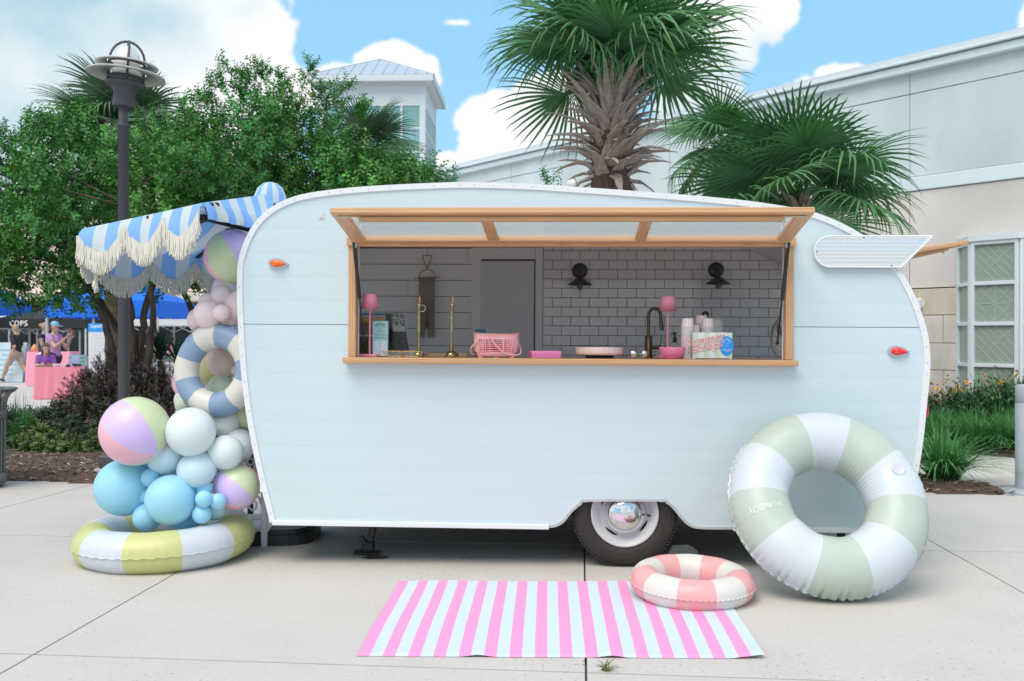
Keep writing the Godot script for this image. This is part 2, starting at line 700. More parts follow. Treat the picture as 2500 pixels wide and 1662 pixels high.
func build_ground() -> void:
	var m := MB.new()
	m.quad(Vector3(-500, -0.03, 60), Vector3(500, -0.03, 60), Vector3(500, -0.03, -500), Vector3(-500, -0.03, -500))
	structure("ground", m, mk(0.16, 0.15, 0.14, 0.95))
	var conc := StandardMaterial3D.new()
	conc.albedo_texture = tex.concrete
	conc.roughness = 0.86
	conc.heightmap_enabled = true
	conc.heightmap_texture = tex.rough
	conc.heightmap_scale = 0.15
	var root := structure("pavement", null, null)
	# one joint straight away from the camera, cross joints, and the slanting ones at both sides
	var v0 := Vector2(0.440, -6.017)
	var v1 := Vector2(0.316, -4.246)
	var h0 := Vector2(-1.863, -4.356)
	var h1 := Vector2(0.256, -4.147)
	var k0 := Vector2(-3.422, -7.004)
	var k1 := Vector2(3.169, -6.480)
	var polys := [PackedVector2Array([Vector2(-26, 9), Vector2(26, 9), Vector2(26, -56), Vector2(-26, -56)])]
	polys = cut(polys, v0, v1)
	polys = cut(polys, h0, h1)
	polys = cut(polys, k0, k1)
	polys = split_by(polys, Vector2(-1.987, -5.995), Vector2(-2.110, -4.374), func(c: Vector2) -> bool: return c.x < 0.4 and c.y > -9.0)
	polys = split_by(polys, Vector2(-4.181, -8.122), Vector2(-3.986, -9.520), func(c: Vector2) -> bool: return c.x < 0.4 and c.y < -9.0)
	polys = split_by(polys, Vector2(2.880, -6.943), Vector2(2.799, -5.436), func(c: Vector2) -> bool: return c.x > 0.4)
	polys = split_by(polys, Vector2(-10, -14.0), Vector2(10, -14.2), func(c: Vector2) -> bool: return c.y < -8.0)
	polys = split_by(polys, Vector2(-10, -21.0), Vector2(10, -21.2), func(c: Vector2) -> bool: return c.y < -14.0)
	polys = split_by(polys, Vector2(-10, -30.0), Vector2(10, -30.2), func(c: Vector2) -> bool: return c.y < -20.0)
	for p in polys:
		var s := MB.new()
		s.grp = -1
		var turn := rnd(0.0, TAU)
		var off := Vector2(rnd(0, 5), rnd(0, 5))
		var q: PackedVector2Array = p
		if Geometry2D.is_polygon_clockwise(q):
			q.reverse()
		var t := Geometry2D.triangulate_polygon(q)
		for i in range(0, t.size(), 3):
			var a := q[t[i]]
			var b := q[t[i + 1]]
			var d := q[t[i + 2]]
			if (b - a).cross(d - a) > 0.0:
				var sw := b
				b = d
				d = sw
			s.triuv(Vector3(a.x, 0, a.y), Vector3(b.x, 0, b.y), Vector3(d.x, 0, d.y), a.rotated(turn) / 2.6 + off, b.rotated(turn) / 2.6 + off, d.rotated(turn) / 2.6 + off)
		for i in q.size():
			var a := q[i]
			var b := q[(i + 1) % q.size()]
			s.quad(Vector3(b.x, -0.028, b.y), Vector3(a.x, -0.028, a.y), Vector3(a.x, 0, a.y), Vector3(b.x, 0, b.y))
		part("slab", s, conc, root)
	# tuft of dry grass in the joint, and the stain by the jack
	var st := MB.new()
	var blot := PackedVector2Array()
	for i in 26:
		var a := TAU * i / 26.0
		blot.append(Vector2(cos(a) * (0.085 + rnd(-0.02, 0.015)), sin(a) * (0.045 + rnd(-0.012, 0.01))))
	for i in 26:
		var a: Vector2 = blot[i]
		var b: Vector2 = blot[(i + 1) % 26]
		st.tri(Vector3.ZERO, Vector3(b.x, 0, b.y), Vector3(a.x, 0, a.y))
	solo("oil_stain", "dark brown damp stain on the concrete under the caravan jack", "stain", st, mk(0.06, 0.05, 0.042, 0.6), Transform3D(Basis.IDENTITY, Vector3(-0.862, 0.000, -6.301) + Vector3(0, 0.003, 0)))
	var gr := MB.new()
	for i in 26:
		var a := rnd(0, TAU)
		var r := rnd(0.02, 0.07)
		var hgt := rnd(0.015, 0.05)
		gr.col = Color(0.36, 0.29, 0.13).lerp(Color(0.16, 0.24, 0.07), rnd(0, 1))
		gr.tube([Vector3(rnd(-.02, .02), 0, rnd(-.01, .01)), Vector3(cos(a) * r * 0.5, hgt * 0.8, sin(a) * r * 0.5), Vector3(cos(a) * r, hgt, sin(a) * r)], [0.0022, 0.0016, 0.0005], 4, false)
	solo("grass_tuft", "small dry grass tuft growing from the joint before the striped mat", "weed", gr, painted(0.8), Transform3D(Basis.IDENTITY, Vector3(0.395, 0.000, -4.164)))



# ---------------------------------------------------------------- buildings
func build_tower() -> void:
	# square lantern tower: its own axes, the glazed corner towards the camera is at local (half, half)
	var t := thing("glazed_tower", "white square tower with grey metal pyramid roof and teal glazing behind the trees", "tower", at(Vector3(-5.62, 0, -42.6), -1.5))
	var white := fresh(0.66, 0.71, 0.73, 0.6)
	var metal := fresh(0.50, 0.56, 0.60, 0.4, 0.2)
	var frame := fresh(0.72, 0.76, 0.78, 0.5)
	var glass := pane(0.30, 0.66, 0.63, 0.42)
	var half := 2.15
	var m := MB.new()
	for s in 4:  # corner posts and a solid band over and under the glazing
		var b := Basis(Vector3.UP, s * PI / 2.0)
		m.box(b * Vector3(half - 0.11, 5.85, half - 0.11), Vector3(0.24, 11.7, 0.24), 0.01, b)
		m.box(b * Vector3(0, 11.27, half - 0.08), Vector3(half * 2 - 0.24, 0.86, 0.14), 0.0, b)
		m.box(b * Vector3(0, 3.95, half - 0.08), Vector3(half * 2 - 0.24, 7.9, 0.14), 0.0, b)
	part("wall", m, white, t)
	m = MB.new()
	m.box(Vector3(0, 11.74, 0), Vector3(4.95, 0.08, 4.95))
	part("soffit", m, white, t)
	m = MB.new()
	var e := 2.56
	for s in 4:
		var b := Basis(Vector3.UP, s * PI / 2.0)
		m.box(b * Vector3(0, 11.80, e - 0.03), Vector3(e * 2, 0.26, 0.06), 0.01, b)
	part("fascia", m, white, t)
	var roof := MB.new()
	roof.grp = -1
	var apex := Vector3(0, 13.25, 0)
	for s in 4:
		var b := Basis(Vector3.UP, s * PI / 2.0)
		roof.tri(b * Vector3(-e, 11.93, e), b * Vector3(e, 11.93, e), apex)
	var rf := part("roof", roof, metal, t)
	for s in 4:  # standing seams and hip caps
		var b := Basis(Vector3.UP, s * PI / 2.0)
		for i in range(-5, 6):
			var x := i * 0.45
			var top := 1.0 - absf(x) / e
			var a0 := Vector3(x, 11.94, e)
			var a1 := Vector3(x, lerpf(11.94, 13.26, top), e * (1.0 - top))
			var seam := MB.new()
			seam.tube([b * a0, b * a1], 0.022, 4)
			part("seam", seam, metal, rf)
		var hip := MB.new()
		hip.tube([b * Vector3(e, 11.95, e), apex + Vector3(0, 0.02, 0)], 0.045, 6)
		part("hip_cap", hip, frame, rf)
	# glazing: mullions at five bays, rails at three rows; panes are single parts
	for s in 4:
		var b := Basis(Vector3.UP, s * PI / 2.0)
		var w := MB.new()
		var n := 5
		var wid := (half * 2 - 0.36) / n
		for i in n + 1:
			w.box(b * Vector3(-half + 0.18 + i * wid, 9.37, half - 0.06), Vector3(0.08, 2.94, 0.10), 0.0, b)
		for r in 4:
			w.box(b * Vector3(0, 7.94 + r * 0.955, half - 0.055), Vector3(half * 2 - 0.3, 0.075, 0.075), 0.0, b)
		var win := part("window", w, frame, t)
		for i in n:
			for r in 3:
				var g := MB.new()
				g.box(b * Vector3(-half + 0.18 + (i + 0.5) * wid, 8.42 + r * 0.955, half - 0.06), Vector3(wid - 0.08, 0.87, 0.012), 0.0, b)
				part("pane", g, glass, win)
	m = MB.new()
	m.box(Vector3(0.9, 9.4, -0.9), Vector3(0.34, 3.6, 0.34))
	m.box(Vector3(0, 7.85, 0), Vector3(4.1, 0.1, 4.1))
	part("inner_post", m, fresh(0.5, 0.62, 0.62, 0.7), t)


func build_long_building() -> void:
	# the wall runs away to the left; local x along it (towards the camera's right), local z out of it
	var from := Vector3(-3.4, 0, -29.4)
	var near := Vector3(11.38, 0, -10.24)
	var dir := (near - from).normalized()
	var length := (near - from).length()
	var t := thing("long_building", "long white and beige building with sloping eaves line and stone base beyond the caravan", "building", Transform3D(Basis(dir, Vector3.UP, dir.cross(Vector3.UP)), from))
	var pale := fresh(0.68, 0.78, 0.80, 0.75)
	pale.albedo_texture = tex.stone
	pale.uv1_triplanar = true
	pale.uv1_scale = Vector3(0.12, 0.12, 0.12)
	var beige := fresh(0.76, 0.715, 0.67, 0.8)
	beige.albedo_texture = tex.stone
	beige.uv1_triplanar = true
	beige.uv1_scale = Vector3(0.12, 0.12, 0.12)
	var trim := fresh(0.70, 0.80, 0.84, 0.6)
	var m := MB.new()
	var joint := length - 7.86
	# upper wall in tall panels with a narrow joint between them
	var edges := [0.0]
	var x := joint
	while x > 1.0:
		edges.insert(1, x)
		x -= 5.4
	edges.append(length)
	for i in edges.size() - 1:
		var a: float = edges[i] + 0.006
		var b: float = edges[i + 1] - 0.006
		for y in [[4.03, 5.39], [5.405, 5.75]]:
			m = MB.new()
			m.box(Vector3((a + b) / 2.0, (y[0] + y[1]) / 2.0, -0.15), Vector3(b - a, y[1] - y[0], 0.3), 0.004)
			part("wall_panel", m, pale, t)
		m = MB.new()
		m.box(Vector3((a + b) / 2.0, 2.985, -0.15), Vector3(b - a, 1.59, 0.3), 0.004)
		part("wall_panel", m, beige, t)
	m = MB.new()
	m.box(Vector3(length / 2.0, 3.905, -0.12), Vector3(length, 0.225, 0.3), 0.01)
	part("string_course", m, trim, t)
	m = MB.new()
	m.box(Vector3(length / 2.0, 2.9, -0.36), Vector3(length - 0.02, 5.8, 0.1))
	m.box(Vector3(0.06, 2.9, -4.0), Vector3(0.1, 5.7, 7.0))
	part("core_wall", m, beige, t)
	m = MB.new()  # eaves: a fascia, a thin shadow gap and a gutter edge
	m.box(Vector3(length / 2.0, 5.80, -0.05), Vector3(length + 0.3, 0.13, 0.34), 0.012)
	m.box(Vector3(length / 2.0, 5.905, -0.03), Vector3(length + 0.34, 0.045, 0.42), 0.008)
	part("eaves", m, trim, t)
	m = MB.new()
	m.box(Vector3(length / 2.0, 6.0, -3.6), Vector3(length + 0.2, 0.12, 7.2))
	part("roof", m, fresh(0.6, 0.64, 0.66, 0.5), t)
	# stone facing below: single panels, each row its own tone
	var tan_m := fresh(0.70, 0.62, 0.50, 0.85)
	tan_m.albedo_texture = tex.stone
	tan_m.uv1_triplanar = true
	tan_m.uv1_scale = Vector3(0.5, 0.7, 0.5)
	var grey_m := fresh(0.72, 0.66, 0.595, 0.85)
	grey_m.albedo_texture = tex.stone
	grey_m.uv1_triplanar = true
	grey_m.uv1_scale = Vector3(0.6, 0.5, 0.6)
	for r in 5:
		var px := length - 14.0 + (0.45 if r % 2 == 1 else 0.0)
		while px < length - 0.5:
			m = MB.new()
			m.box(Vector3(px + 0.45, 1.955 - r * 0.435, 0.015 + rnd(0, 0.006)), Vector3(0.89, 0.425, 0.06), 0.006)
			part("stone_panel", m, tan_m if r == 0 else grey_m, t)
			px += 0.90
	# small white wall lamp
	var lp := MB.new()
	lp.box(Vector3(length - 7.65, 1.93, 0.10), Vector3(0.12, 0.17, 0.09), 0.015)
	lp.box(Vector3(length - 7.65, 1.93, 0.05), Vector3(0.16, 0.1, 0.02), 0.005)
	part("wall_lamp", lp, fresh(0.8, 0.83, 0.85, 0.5), t)
	lp = MB.new()
	lp.ball(Vector3(length - 16.1, 4.88, 0.2), Vector3(0.14, 0.14, 0.14))
	var gl := part("globe_lamp", lp, fresh(0.75, 0.73, 0.66, 0.3), t)
	lp = MB.new()
	lp.lathe([Vector2(0.145, -0.012), Vector2(0.16, 0), Vector2(0.145, 0.012)], 20, Transform3D(Basis(Vector3.RIGHT, PI / 2.0), Vector3(length - 16.1, 4.88, 0.2)))
	part("guard_ring", lp, mk(0.1, 0.1, 0.11, 0.5), gl)
	# three-sided bay of square panes
	var bx := length - 6.23
	var bay := holder("bay_window", t, at(Vector3(bx, 0, 0)))
	var fr := fresh(0.70, 0.77, 0.80, 0.5)
	var frost := fresh(0.30, 0.375, 0.315, 0.14)
	var film := fresh(0.40, 0.475, 0.41, 0.4)
	var out := 0.42
	var side_w := 0.42
	var hw := 0.36
	var faces := [[Vector3(-hw, 0, out), Vector3(hw, 0, out), 1], [Vector3(-hw - side_w, 0, 0.02), Vector3(-hw, 0, out), 0], [Vector3(hw, 0, out), Vector3(hw + side_w, 0, 0.02), 0]]
	m = MB.new()
	for f in faces:
		var a: Vector3 = f[0]
		var b: Vector3 = f[1]
		var xf := along(a, b)
		var wd := a.distance_to(b)
		for s in [-1.0, 1.0]:
			m.box(xf * Vector3(s * (wd / 2.0 - 0.028), 1.42, 0), Vector3(0.056, 2.84, 0.075), 0.006, xf.basis)
		for k in 6:
			m.box(xf * Vector3(0, 2.81 - k * 0.612, 0.002), Vector3(wd - 0.112, 0.055, 0.07), 0.005, xf.basis)
	m.prism(PackedVector2Array([Vector2(-hw - side_w - 0.06, 0.0), Vector2(-hw - 0.02, -out - 0.06), Vector2(hw + 0.02, -out - 0.06), Vector2(hw + side_w + 0.06, 0.0)]), 2.84, 2.93, Transform3D(Basis(Vector3.RIGHT, -PI / 2.0), Vector3.ZERO))
	part("frame", m, fr, bay)
	for f in faces:
		var a: Vector3 = f[0]
		var b: Vector3 = f[1]
		var xf := along(a, b)
		var wd := a.distance_to(b) - 0.11
		for k in 5:
			var y := 2.504 - k * 0.612
			m = MB.new()
			m.box(xf * Vector3(0, y, -0.012), Vector3(wd, 0.556, 0.012), 0.0, xf.basis)
			part("pane", m, frost, bay)
			if f[2] == 1:  # etched lattice of slanting lines
				m = MB.new()
				var h := 0.27
				var lines := []
				if k % 2 == 1:
					lines = [[-h, 0, h, 0], [0, -h, 0, h], [-h, -h, h, h], [-h, h, h, -h], [-h, 0, 0, h], [0, h, h, 0], [h, 0, 0, -h], [0, -h, -h, 0], [-h, h / 2, -h / 2, h], [h / 2, h, h, h / 2], [-h, -h / 2, -h / 2, -h], [h / 2, -h, h, -h / 2]]
				else:
					lines = [[-h, h, h, -h], [-h / 2, h, h, -h / 2], [0, h, h, 0], [-h, h / 2, h / 2, -h], [-h, 0, 0, -h], [-h, -h / 2, h * 0.1, h * 0.6], [0, -h * 0.1, h, h * 0.9], [-h * 0.4, -h * 0.4, h * 0.5, h * 0.5]]
				for l in lines:
					var p0 := Vector3(l[0], y + l[1], 0.0)
					var p1 := Vector3(l[2], y + l[3], 0.0)
					var mid := (p0 + p1) / 2.0
					m.box(xf * Vector3(mid.x, mid.y, -0.004), Vector3(p0.distance_to(p1), 0.014, 0.004), 0.0, xf.basis * Basis(Vector3(0, 0, 1), atan2(p1.y - p0.y, p1.x - p0.x)))
				part("etched_lines", m, film, bay)


func build_shops() -> void:
	var t := thing("shop_building", "pale pinkish shop front with white columns and dark glazing behind the market tents", "building", at(Vector3(-15.5, 0, -41)))
	var wall := fresh(0.80, 0.66, 0.58, 0.8)
	var m := MB.new()
	m.box(Vector3(0, 4.6, -1.0), Vector3(26, 3.6, 1.0))
	for x in [-12.6, -7.2, -1.6, 3.9, 8.6, 12.6]:
		m.box(Vector3(x, 1.4, -1.0), Vector3(0.9, 2.8, 1.0))
	part("wall", m, wall, t)
	m = MB.new()
	m.box(Vector3(0, 6.5, -1.0), Vector3(26.6, 0.35, 1.5), 0.03)
	part("cornice", m, fresh(0.7, 0.66, 0.62, 0.7), t)
	var dark := fresh(0.035, 0.033, 0.032, 0.12)
	var fr := fresh(0.55, 0.57, 0.58, 0.5)
	for x in [-9.9, -4.4, 1.15, 6.25, 10.6]:
		m = MB.new()
		m.box(Vector3(x, 1.4, -1.3), Vector3(4.4, 2.8, 0.06))
		var w := part("window", m, dark, t)
		for k in 5:
			m = MB.new()
			m.box(Vector3(x - 2.1 + k * 1.05, 1.4, -1.24), Vector3(0.09, 2.8, 0.06))
			part("mullion", m, fr, w)
		m = MB.new()
		m.box(Vector3(x, 0.35, -1.235), Vector3(4.4, 0.5, 0.05))
		m.box(Vector3(x, 2.2, -1.235), Vector3(4.4, 0.08, 0.05))
		part("rail", m, fr, w)
	for x in [-11.4, -6.2, -0.6, 4.0, 7.4]:
		m = MB.new()
		m.lathe([Vector2(0.32, 0), Vector2(0.32, 0.25), Vector2(0.24, 0.3), Vector2(0.21, 2.4), Vector2(0.27, 2.45), Vector2(0.27, 2.6), Vector2(0.34, 2.65), Vector2(0.34, 2.8), Vector2(0.0, 2.8)], 16, at(Vector3(x, 0, 1.4)))
		part("column", m, fresh(0.68, 0.72, 0.74, 0.6), t)
	m = MB.new()
	m.box(Vector3(-1.5, 2.95, 0.4), Vector3(23, 0.3, 2.6))
	part("canopy", m, fresh(0.7, 0.62, 0.55, 0.7), t)


# ---------------------------------------------------------------- market tents, tables and signs
func tent(p: Vector3, w: float, eave: float, rise: float, drop: float, cloth: Material, label: String, yaw := 0.0) -> Node3D:
	var t := thing("canopy_tent", label, "tent", at(p, yaw))
	var m := MB.new()
	m.grp = -1
	var h := w / 2.0
	for s in 4:
		var b := Basis(Vector3.UP, s * PI / 2.0)
		m.quad(b * Vector3(-h, eave, h), b * Vector3(h, eave, h), b * Vector3(0.12, eave + rise, 0.12), b * Vector3(-0.12, eave + rise, 0.12))
	m.quad(Vector3(-.12, eave + rise, .12), Vector3(.12, eave + rise, .12), Vector3(.12, eave + rise, -.12), Vector3(-.12, eave + rise, -.12))
	part("roof", m, cloth, t)
	for s in 4:
		var b := Basis(Vector3.UP, s * PI / 2.0)
		m = MB.new()
		m.box(b * Vector3(0, eave - drop / 2.0, h + 0.012), Vector3(w, drop, 0.02), 0.0, b)
		part("valance", m, cloth, t)
		m = MB.new()
		m.box(b * Vector3(h - 0.03, eave / 2.0, h - 0.03), Vector3(0.055, eave, 0.055), 0.005, b)
		m.box(b * Vector3(h - 0.03, 0.02, h - 0.03), Vector3(0.14, 0.03, 0.14), 0.0, b)
		part("leg", m, mk(0.55, 0.57, 0.58, 0.4, 0.3), t)
		m = MB.new()
		for k in 4:
			var x0 := -h + k * w / 4.0
			m.tube([b * Vector3(x0, eave - (0.06 if k % 2 == 0 else 0.42), h - 0.05), b * Vector3(x0 + w / 4.0, eave - (0.42 if k % 2 == 0 else 0.06), h - 0.05)], 0.014, 5)
		part("scissor_bars", m, mk(0.55, 0.57, 0.58, 0.4, 0.3), t)
	return t


func draped_table(p: Vector3, w: float, d: float, h: float, mat: Material, label: String, yaw := 0.0) -> Node3D:
	var t := thing("draped_table", label, "table", at(p, yaw))
	var m := MB.new()
	m.box(Vector3(0, h - 0.012, 0), Vector3(w, 0.024, d), 0.006)
	part("table_top", m, mat, t)
	m = MB.new()  # cloth to the ground with folds
	var n := 96
	var rim := func(u: float, low: float) -> Vector3:
		var per := u * 2.0 * (w + d)
		var q := Vector3(-w / 2, 0, d / 2)
		if per < w:
			q = Vector3(-w / 2 + per, 0, d / 2)
		elif per < w + d:
			q = Vector3(w / 2, 0, d / 2 - (per - w))
		elif per < 2 * w + d:
			q = Vector3(w / 2 - (per - w - d), 0, -d / 2)
		else:
			q = Vector3(-w / 2, 0, -d / 2 + (per - 2 * w - d))
		var wave := (sin(u * 88.0) + 0.6 * sin(u * 141.0 + 1.0)) * 0.02 * low
		return Vector3(q.x * (1.0 + 0.05 * low) + signf(q.x) * wave, 0, q.z * (1.0 + 0.08 * low) + signf(q.z) * wave)
	m.grid(n, 6, func(u: float, v: float) -> Vector3:
		var q: Vector3 = rim.call(u, 1.0 - v)
		return Vector3(q.x, 0.012 + (h - 0.014) * v, q.z))
	part("tablecloth", m, mat, t)
	return t


func build_market() -> void:
	var blue := fresh(0.02, 0.24, 0.86, 0.7)
	blue.backlight_enabled = true
	blue.backlight = Color(0.03, 0.25, 0.8)
	var black := fresh(0.018, 0.02, 0.022, 0.7)
	var white := fresh(0.72, 0.74, 0.75, 0.7)
	white.backlight_enabled = true
	white.backlight = Color(0.5, 0.5, 0.5)
	tent(Vector3(-10.349, 1.400, -26.500) * Vector3(1, 0, 1), 2.85, 2.3, 0.72, 0.42, blue, "royal blue canopy tent right of the lamp post, behind the tree trunks")
	tent(Vector3(-17.786, 1.400, -32.000) * Vector3(1, 0, 1), 3.1, 2.5, 0.95, 0.42, blue, "royal blue canopy tent at the far left edge behind the leaves")
	var bt := tent(Vector3(-14.989, 1.400, -33.000) * Vector3(1, 0, 1), 3.0, 1.95, 0.36, 0.30, black, "low black canopy tent with white lettering behind the two women")
	part("lettering", say("COPS", 0.17, 0.012), mk(0.8, 0.8, 0.8), bt, at(Vector3(-0.62, 1.80, 1.54)))
	var bt2 := tent(Vector3(-15.127, 1.400, -36.000) * Vector3(1, 0, 1), 1.9, 1.92, 0.3, 0.30, black, "small black canopy tent with white lettering left of the blue topped sign")
	part("lettering", say("TROC", 0.19, 0.012), mk(0.8, 0.8, 0.8), bt2, at(Vector3(-0.36, 1.77, 0.98)))
	tent(Vector3(-10.959, 1.400, -33.000) * Vector3(1, 0, 1), 3.0, 1.95, 0.4, 0.22, white, "white canopy tent beside the pink flower display")
	tent(Vector3(-18.832, 1.400, -36.000) * Vector3(1, 0, 1), 2.6, 1.9, 0.5, 0.24, white, "white canopy tent beyond the walking man")
	var pink := fresh(0.98, 0.36, 0.47, 0.75)
	pink.backlight_enabled = true
	pink.backlight = Color(0.7, 0.25, 0.35)
	var pink2 := fresh(0.98, 0.38, 0.50, 0.75)
	draped_table(Vector3(-10.310, 0.000, -22.288) + Vector3(0, 0, -0.4), 0.94, 0.62, 0.72, pink, "small table in bright pink cloth in front of the two women", 14.0)
	draped_table(Vector3(-13.190, 1.400, -28.600) * Vector3(1, 0, 1), 1.25, 0.6, 0.98, pink2, "table in pink cloth behind the two women")
	draped_table(Vector3(-6.910, 1.400, -21.000) * Vector3(1, 0, 1), 1.1, 0.7, 0.86, white, "table in white cloth under the pink flower display")
	# papers and trinkets on the near pink table
	var top: Vector3 = Vector3(-10.310, 0.000, -22.288) + Vector3(0, 0.73, -0.4)
	var m := MB.new()
	m.box(Vector3(0, 0.012, 0), Vector3(0.30, 0.024, 0.2), 0.003)
	m.box(Vector3(0, 0.03, -0.02), Vector3(0.26, 0.012, 0.16), 0.002)
	solo("brown_tray", "flat brown cardboard tray on the near pink table before the girl", "tray", m, mk(0.24, 0.16, 0.11), at(top + Vector3(-0.30, 0, 0.12), 12))
	m = MB.new()
	m.box(Vector3(0, 0.13, 0), Vector3(0.16, 0.22, 0.012), 0.004, Basis(Vector3.RIGHT, -0.2))
	m.box(Vector3(0, 0.01, 0.0), Vector3(0.18, 0.02, 0.1), 0.004)
	solo("small_display_card", "small blue and white card standing on the near pink table", "card", m, mk(0.30, 0.40, 0.62), at(top + Vector3(0.34, 0, -0.02), 12))
	m = MB.new()
	for i in 14:
		m.ball(Vector3(rnd(-0.14, 0.14), rnd(0.02, 0.05), rnd(-0.06, 0.06)), Vector3(0.035, 0.03, 0.035), 8, 6)
	solo("dark_bag", "crumpled dark bag lying at the end of the near pink table", "bag", m, mk(0.02, 0.02, 0.025), at(top + Vector3(0.38, 0, 0.16)))
	m = MB.new()
	for i in 22:
		m.col = [Color(0.5, 0.6, 0.75), Color(0.7, 0.72, 0.78), Color(0.3, 0.38, 0.6), Color(0.75, 0.5, 0.6)][i % 4]
		m.box(Vector3(rnd(-0.2, 0.2), 0.02 + rnd(0, 0.02), rnd(-0.06, 0.06)), Vector3(0.05, 0.04, 0.04), 0.006)
	solo("trinket_pile", "pile of small pale blue wrapped trinkets on the near pink table", "trinkets", m, painted(0.5), at(top + Vector3(0.06, 0, 0.02), 12))
	# toys on the far pink table
	m = MB.new()
	m.lathe([Vector2(0.09, 0), Vector2(0.11, 0.02), Vector2(0.07, 0.14), Vector2(0.0, 0.22)], 12)
	solo("orange_basket", "orange and white gift basket on the far pink table", "basket", m, mk(0.75, 0.30, 0.12), at(Vector3(-13.689, 1.400, -28.600) * Vector3(1, 0, 1) + Vector3(0, 0.99, 0.1)))
	# folding chair and small cabinet by the far table
	m = MB.new()
	for s in [-0.2, 0.2]:
		m.tube([Vector3(s, 0, 0.2), Vector3(s, 0.9, -0.2)], 0.014, 6)
		m.tube([Vector3(s, 0, -0.2), Vector3(s, 0.46, 0.18)], 0.014, 6)
	var ch := thing("folding_chair", "teal folding chair between the far pink table and the blue topped sign", "chair", at(Vector3(-11.816, 1.400, -27.000) * Vector3(1, 0, 1), 20))
	part("frame", m, mk(0.2, 0.42, 0.38, 0.5), ch)
	m = MB.new()
	m.box(Vector3(0, 0.45, 0), Vector3(0.42, 0.03, 0.4), 0.008)
	part("seat", m, mk(0.2, 0.45, 0.40, 0.5), ch)
	for y in [0.66, 0.77, 0.88]:
		m = MB.new()
		m.box(Vector3(0, y, -0.1 - (y - 0.66) * 0.45), Vector3(0.42, 0.07, 0.02), 0.006, Basis(Vector3.RIGHT, -0.42))
		part("back_slat", m, mk(0.2, 0.45, 0.40, 0.5), ch)
	m = MB.new()
	m.box(Vector3(0, 0.32, 0), Vector3(0.34, 0.64, 0.34), 0.01)
	var cb := solo("grey_cabinet", "small grey green cabinet beside the teal folding chair", "cabinet", m, mk(0.20, 0.23, 0.2), at(Vector3(-10.755, 1.400, -25.000) * Vector3(1, 0, 1)))
	for y in [0.16, 0.42]:
		m = MB.new()
		m.box(Vector3(0, y, 0.172), Vector3(0.3, 0.2, 0.012), 0.004)
		part("drawer", m, mk(0.24, 0.27, 0.24), cb)
	# blue topped sign board
	var sg := thing("sign_board", "tall white sign board with bright blue heading behind the tree trunks", "sign", at(Vector3(-9.680, 1.400, -23.500) * Vector3(1, 0, 1)))
	m = MB.new()
	m.box(Vector3(0, 0.98, 0), Vector3(0.66, 1.42, 0.03), 0.006)
	part("board", m, mk(0.72, 0.75, 0.78), sg)
	m = MB.new()
	m.box(Vector3(0, 1.60, 0.017), Vector3(0.66, 0.20, 0.006))
	part("heading", m, mk(0.01, 0.33, 0.87), sg)
	part("lettering", say("Spotlight", 0.085, 0.004), mk(0.8, 0.84, 0.88), sg, at(Vector3(-0.02, 1.63, 0.021)))
	part("lettering", say("ing", 0.07, 0.004), mk(0.8, 0.84, 0.88), sg, at(Vector3(0.12, 1.54, 0.021)))
	m = MB.new()
	for i in 13:
		m.box(Vector3(rnd(-0.06, 0.0), 1.42 - i * 0.072, 0.017), Vector3(0.40 + rnd(-0.1, 0.06), 0.014, 0.003))
	part("small_print", m, mk(0.55, 0.62, 0.70), sg)
	m = MB.new()
	for s in [-0.25, 0.25]:
		m.box(Vector3(s, 0.15, 0), Vector3(0.04, 0.3, 0.03))
		m.box(Vector3(s, 0.02, 0), Vector3(0.05, 0.03, 0.4), 0.005)
	part("foot", m, mk(0.3, 0.3, 0.32), sg)
	# aqua A-frame board by the walking man
	var af := thing("floor_sign", "pale aqua floor sign behind the walking man's legs", "sign", at(Vector3(-15.649, 1.400, -31.000) * Vector3(1, 0, 1)))
	for s in [-1.0, 1.0]:
		m = MB.new()
		m.box(Vector3(0, 0.62, s * 0.16), Vector3(1.05, 1.25, 0.03), 0.006, Basis(Vector3.RIGHT, -s * 0.22))
		part("board", m, mk(0.62, 0.74, 0.78), af)
	m = MB.new()
	for i in 6:
		m.box(Vector3(rnd(-0.1, 0.1), 0.25 + i * 0.15, 0.181 + (0.62 - 0.25 - i * 0.15) * 0.223), Vector3(0.6 + rnd(-0.2, 0.2), 0.05, 0.006), 0.0, Basis(Vector3.RIGHT, -0.22))
	part("print", m, mk(0.30, 0.58, 0.72), af)
	m = MB.new()
	m.box(Vector3(0, 0.15, 0), Vector3(1.3, 0.3, 0.7), 0.03)
	solo("blue_cooler", "low pale blue box on the plaza left of the near pink table", "box", m, mk(0.25, 0.52, 0.72), at(Vector3(-17.262, 1.400, -36.000) * Vector3(1, 0, 1)))
	# framed red poster and pink flower display
	var po := thing("poster_stand", "red framed poster board before the white column", "poster", at(Vector3(-8.682, 1.400, -24.000) * Vector3(1, 0, 1)))
	m = MB.new()
	m.box(Vector3(0, 1.08, 0), Vector3(0.24, 0.34, 0.03), 0.004)
	part("frame", m, mk(0.45, 0.07, 0.04), po)
	m = MB.new()
	m.box(Vector3(0, 1.08, 0.017), Vector3(0.19, 0.28, 0.006))
	part("print", m, mk(0.5, 0.34, 0.26), po)
	m = MB.new()
	m.box(Vector3(0, 0.45, -0.01), Vector3(0.03, 0.92, 0.03))
	m.box(Vector3(0, 0.015, 0), Vector3(0.3, 0.03, 0.25), 0.005)
	part("stand", m, mk(0.2, 0.2, 0.2), po)
	var fl := thing("flower_display", "bright pink star shaped flower display on the white table", "flowers", at(Vector3(-7.121, 1.400, -21.000) * Vector3(1, 0, 1) + Vector3(0, 0.87, 0)))
	m = MB.new()
	m.lathe([Vector2(0.05, 0), Vector2(0.08, 0.05), Vector2(0.055, 0.16), Vector2(0.07, 0.18)], 12)
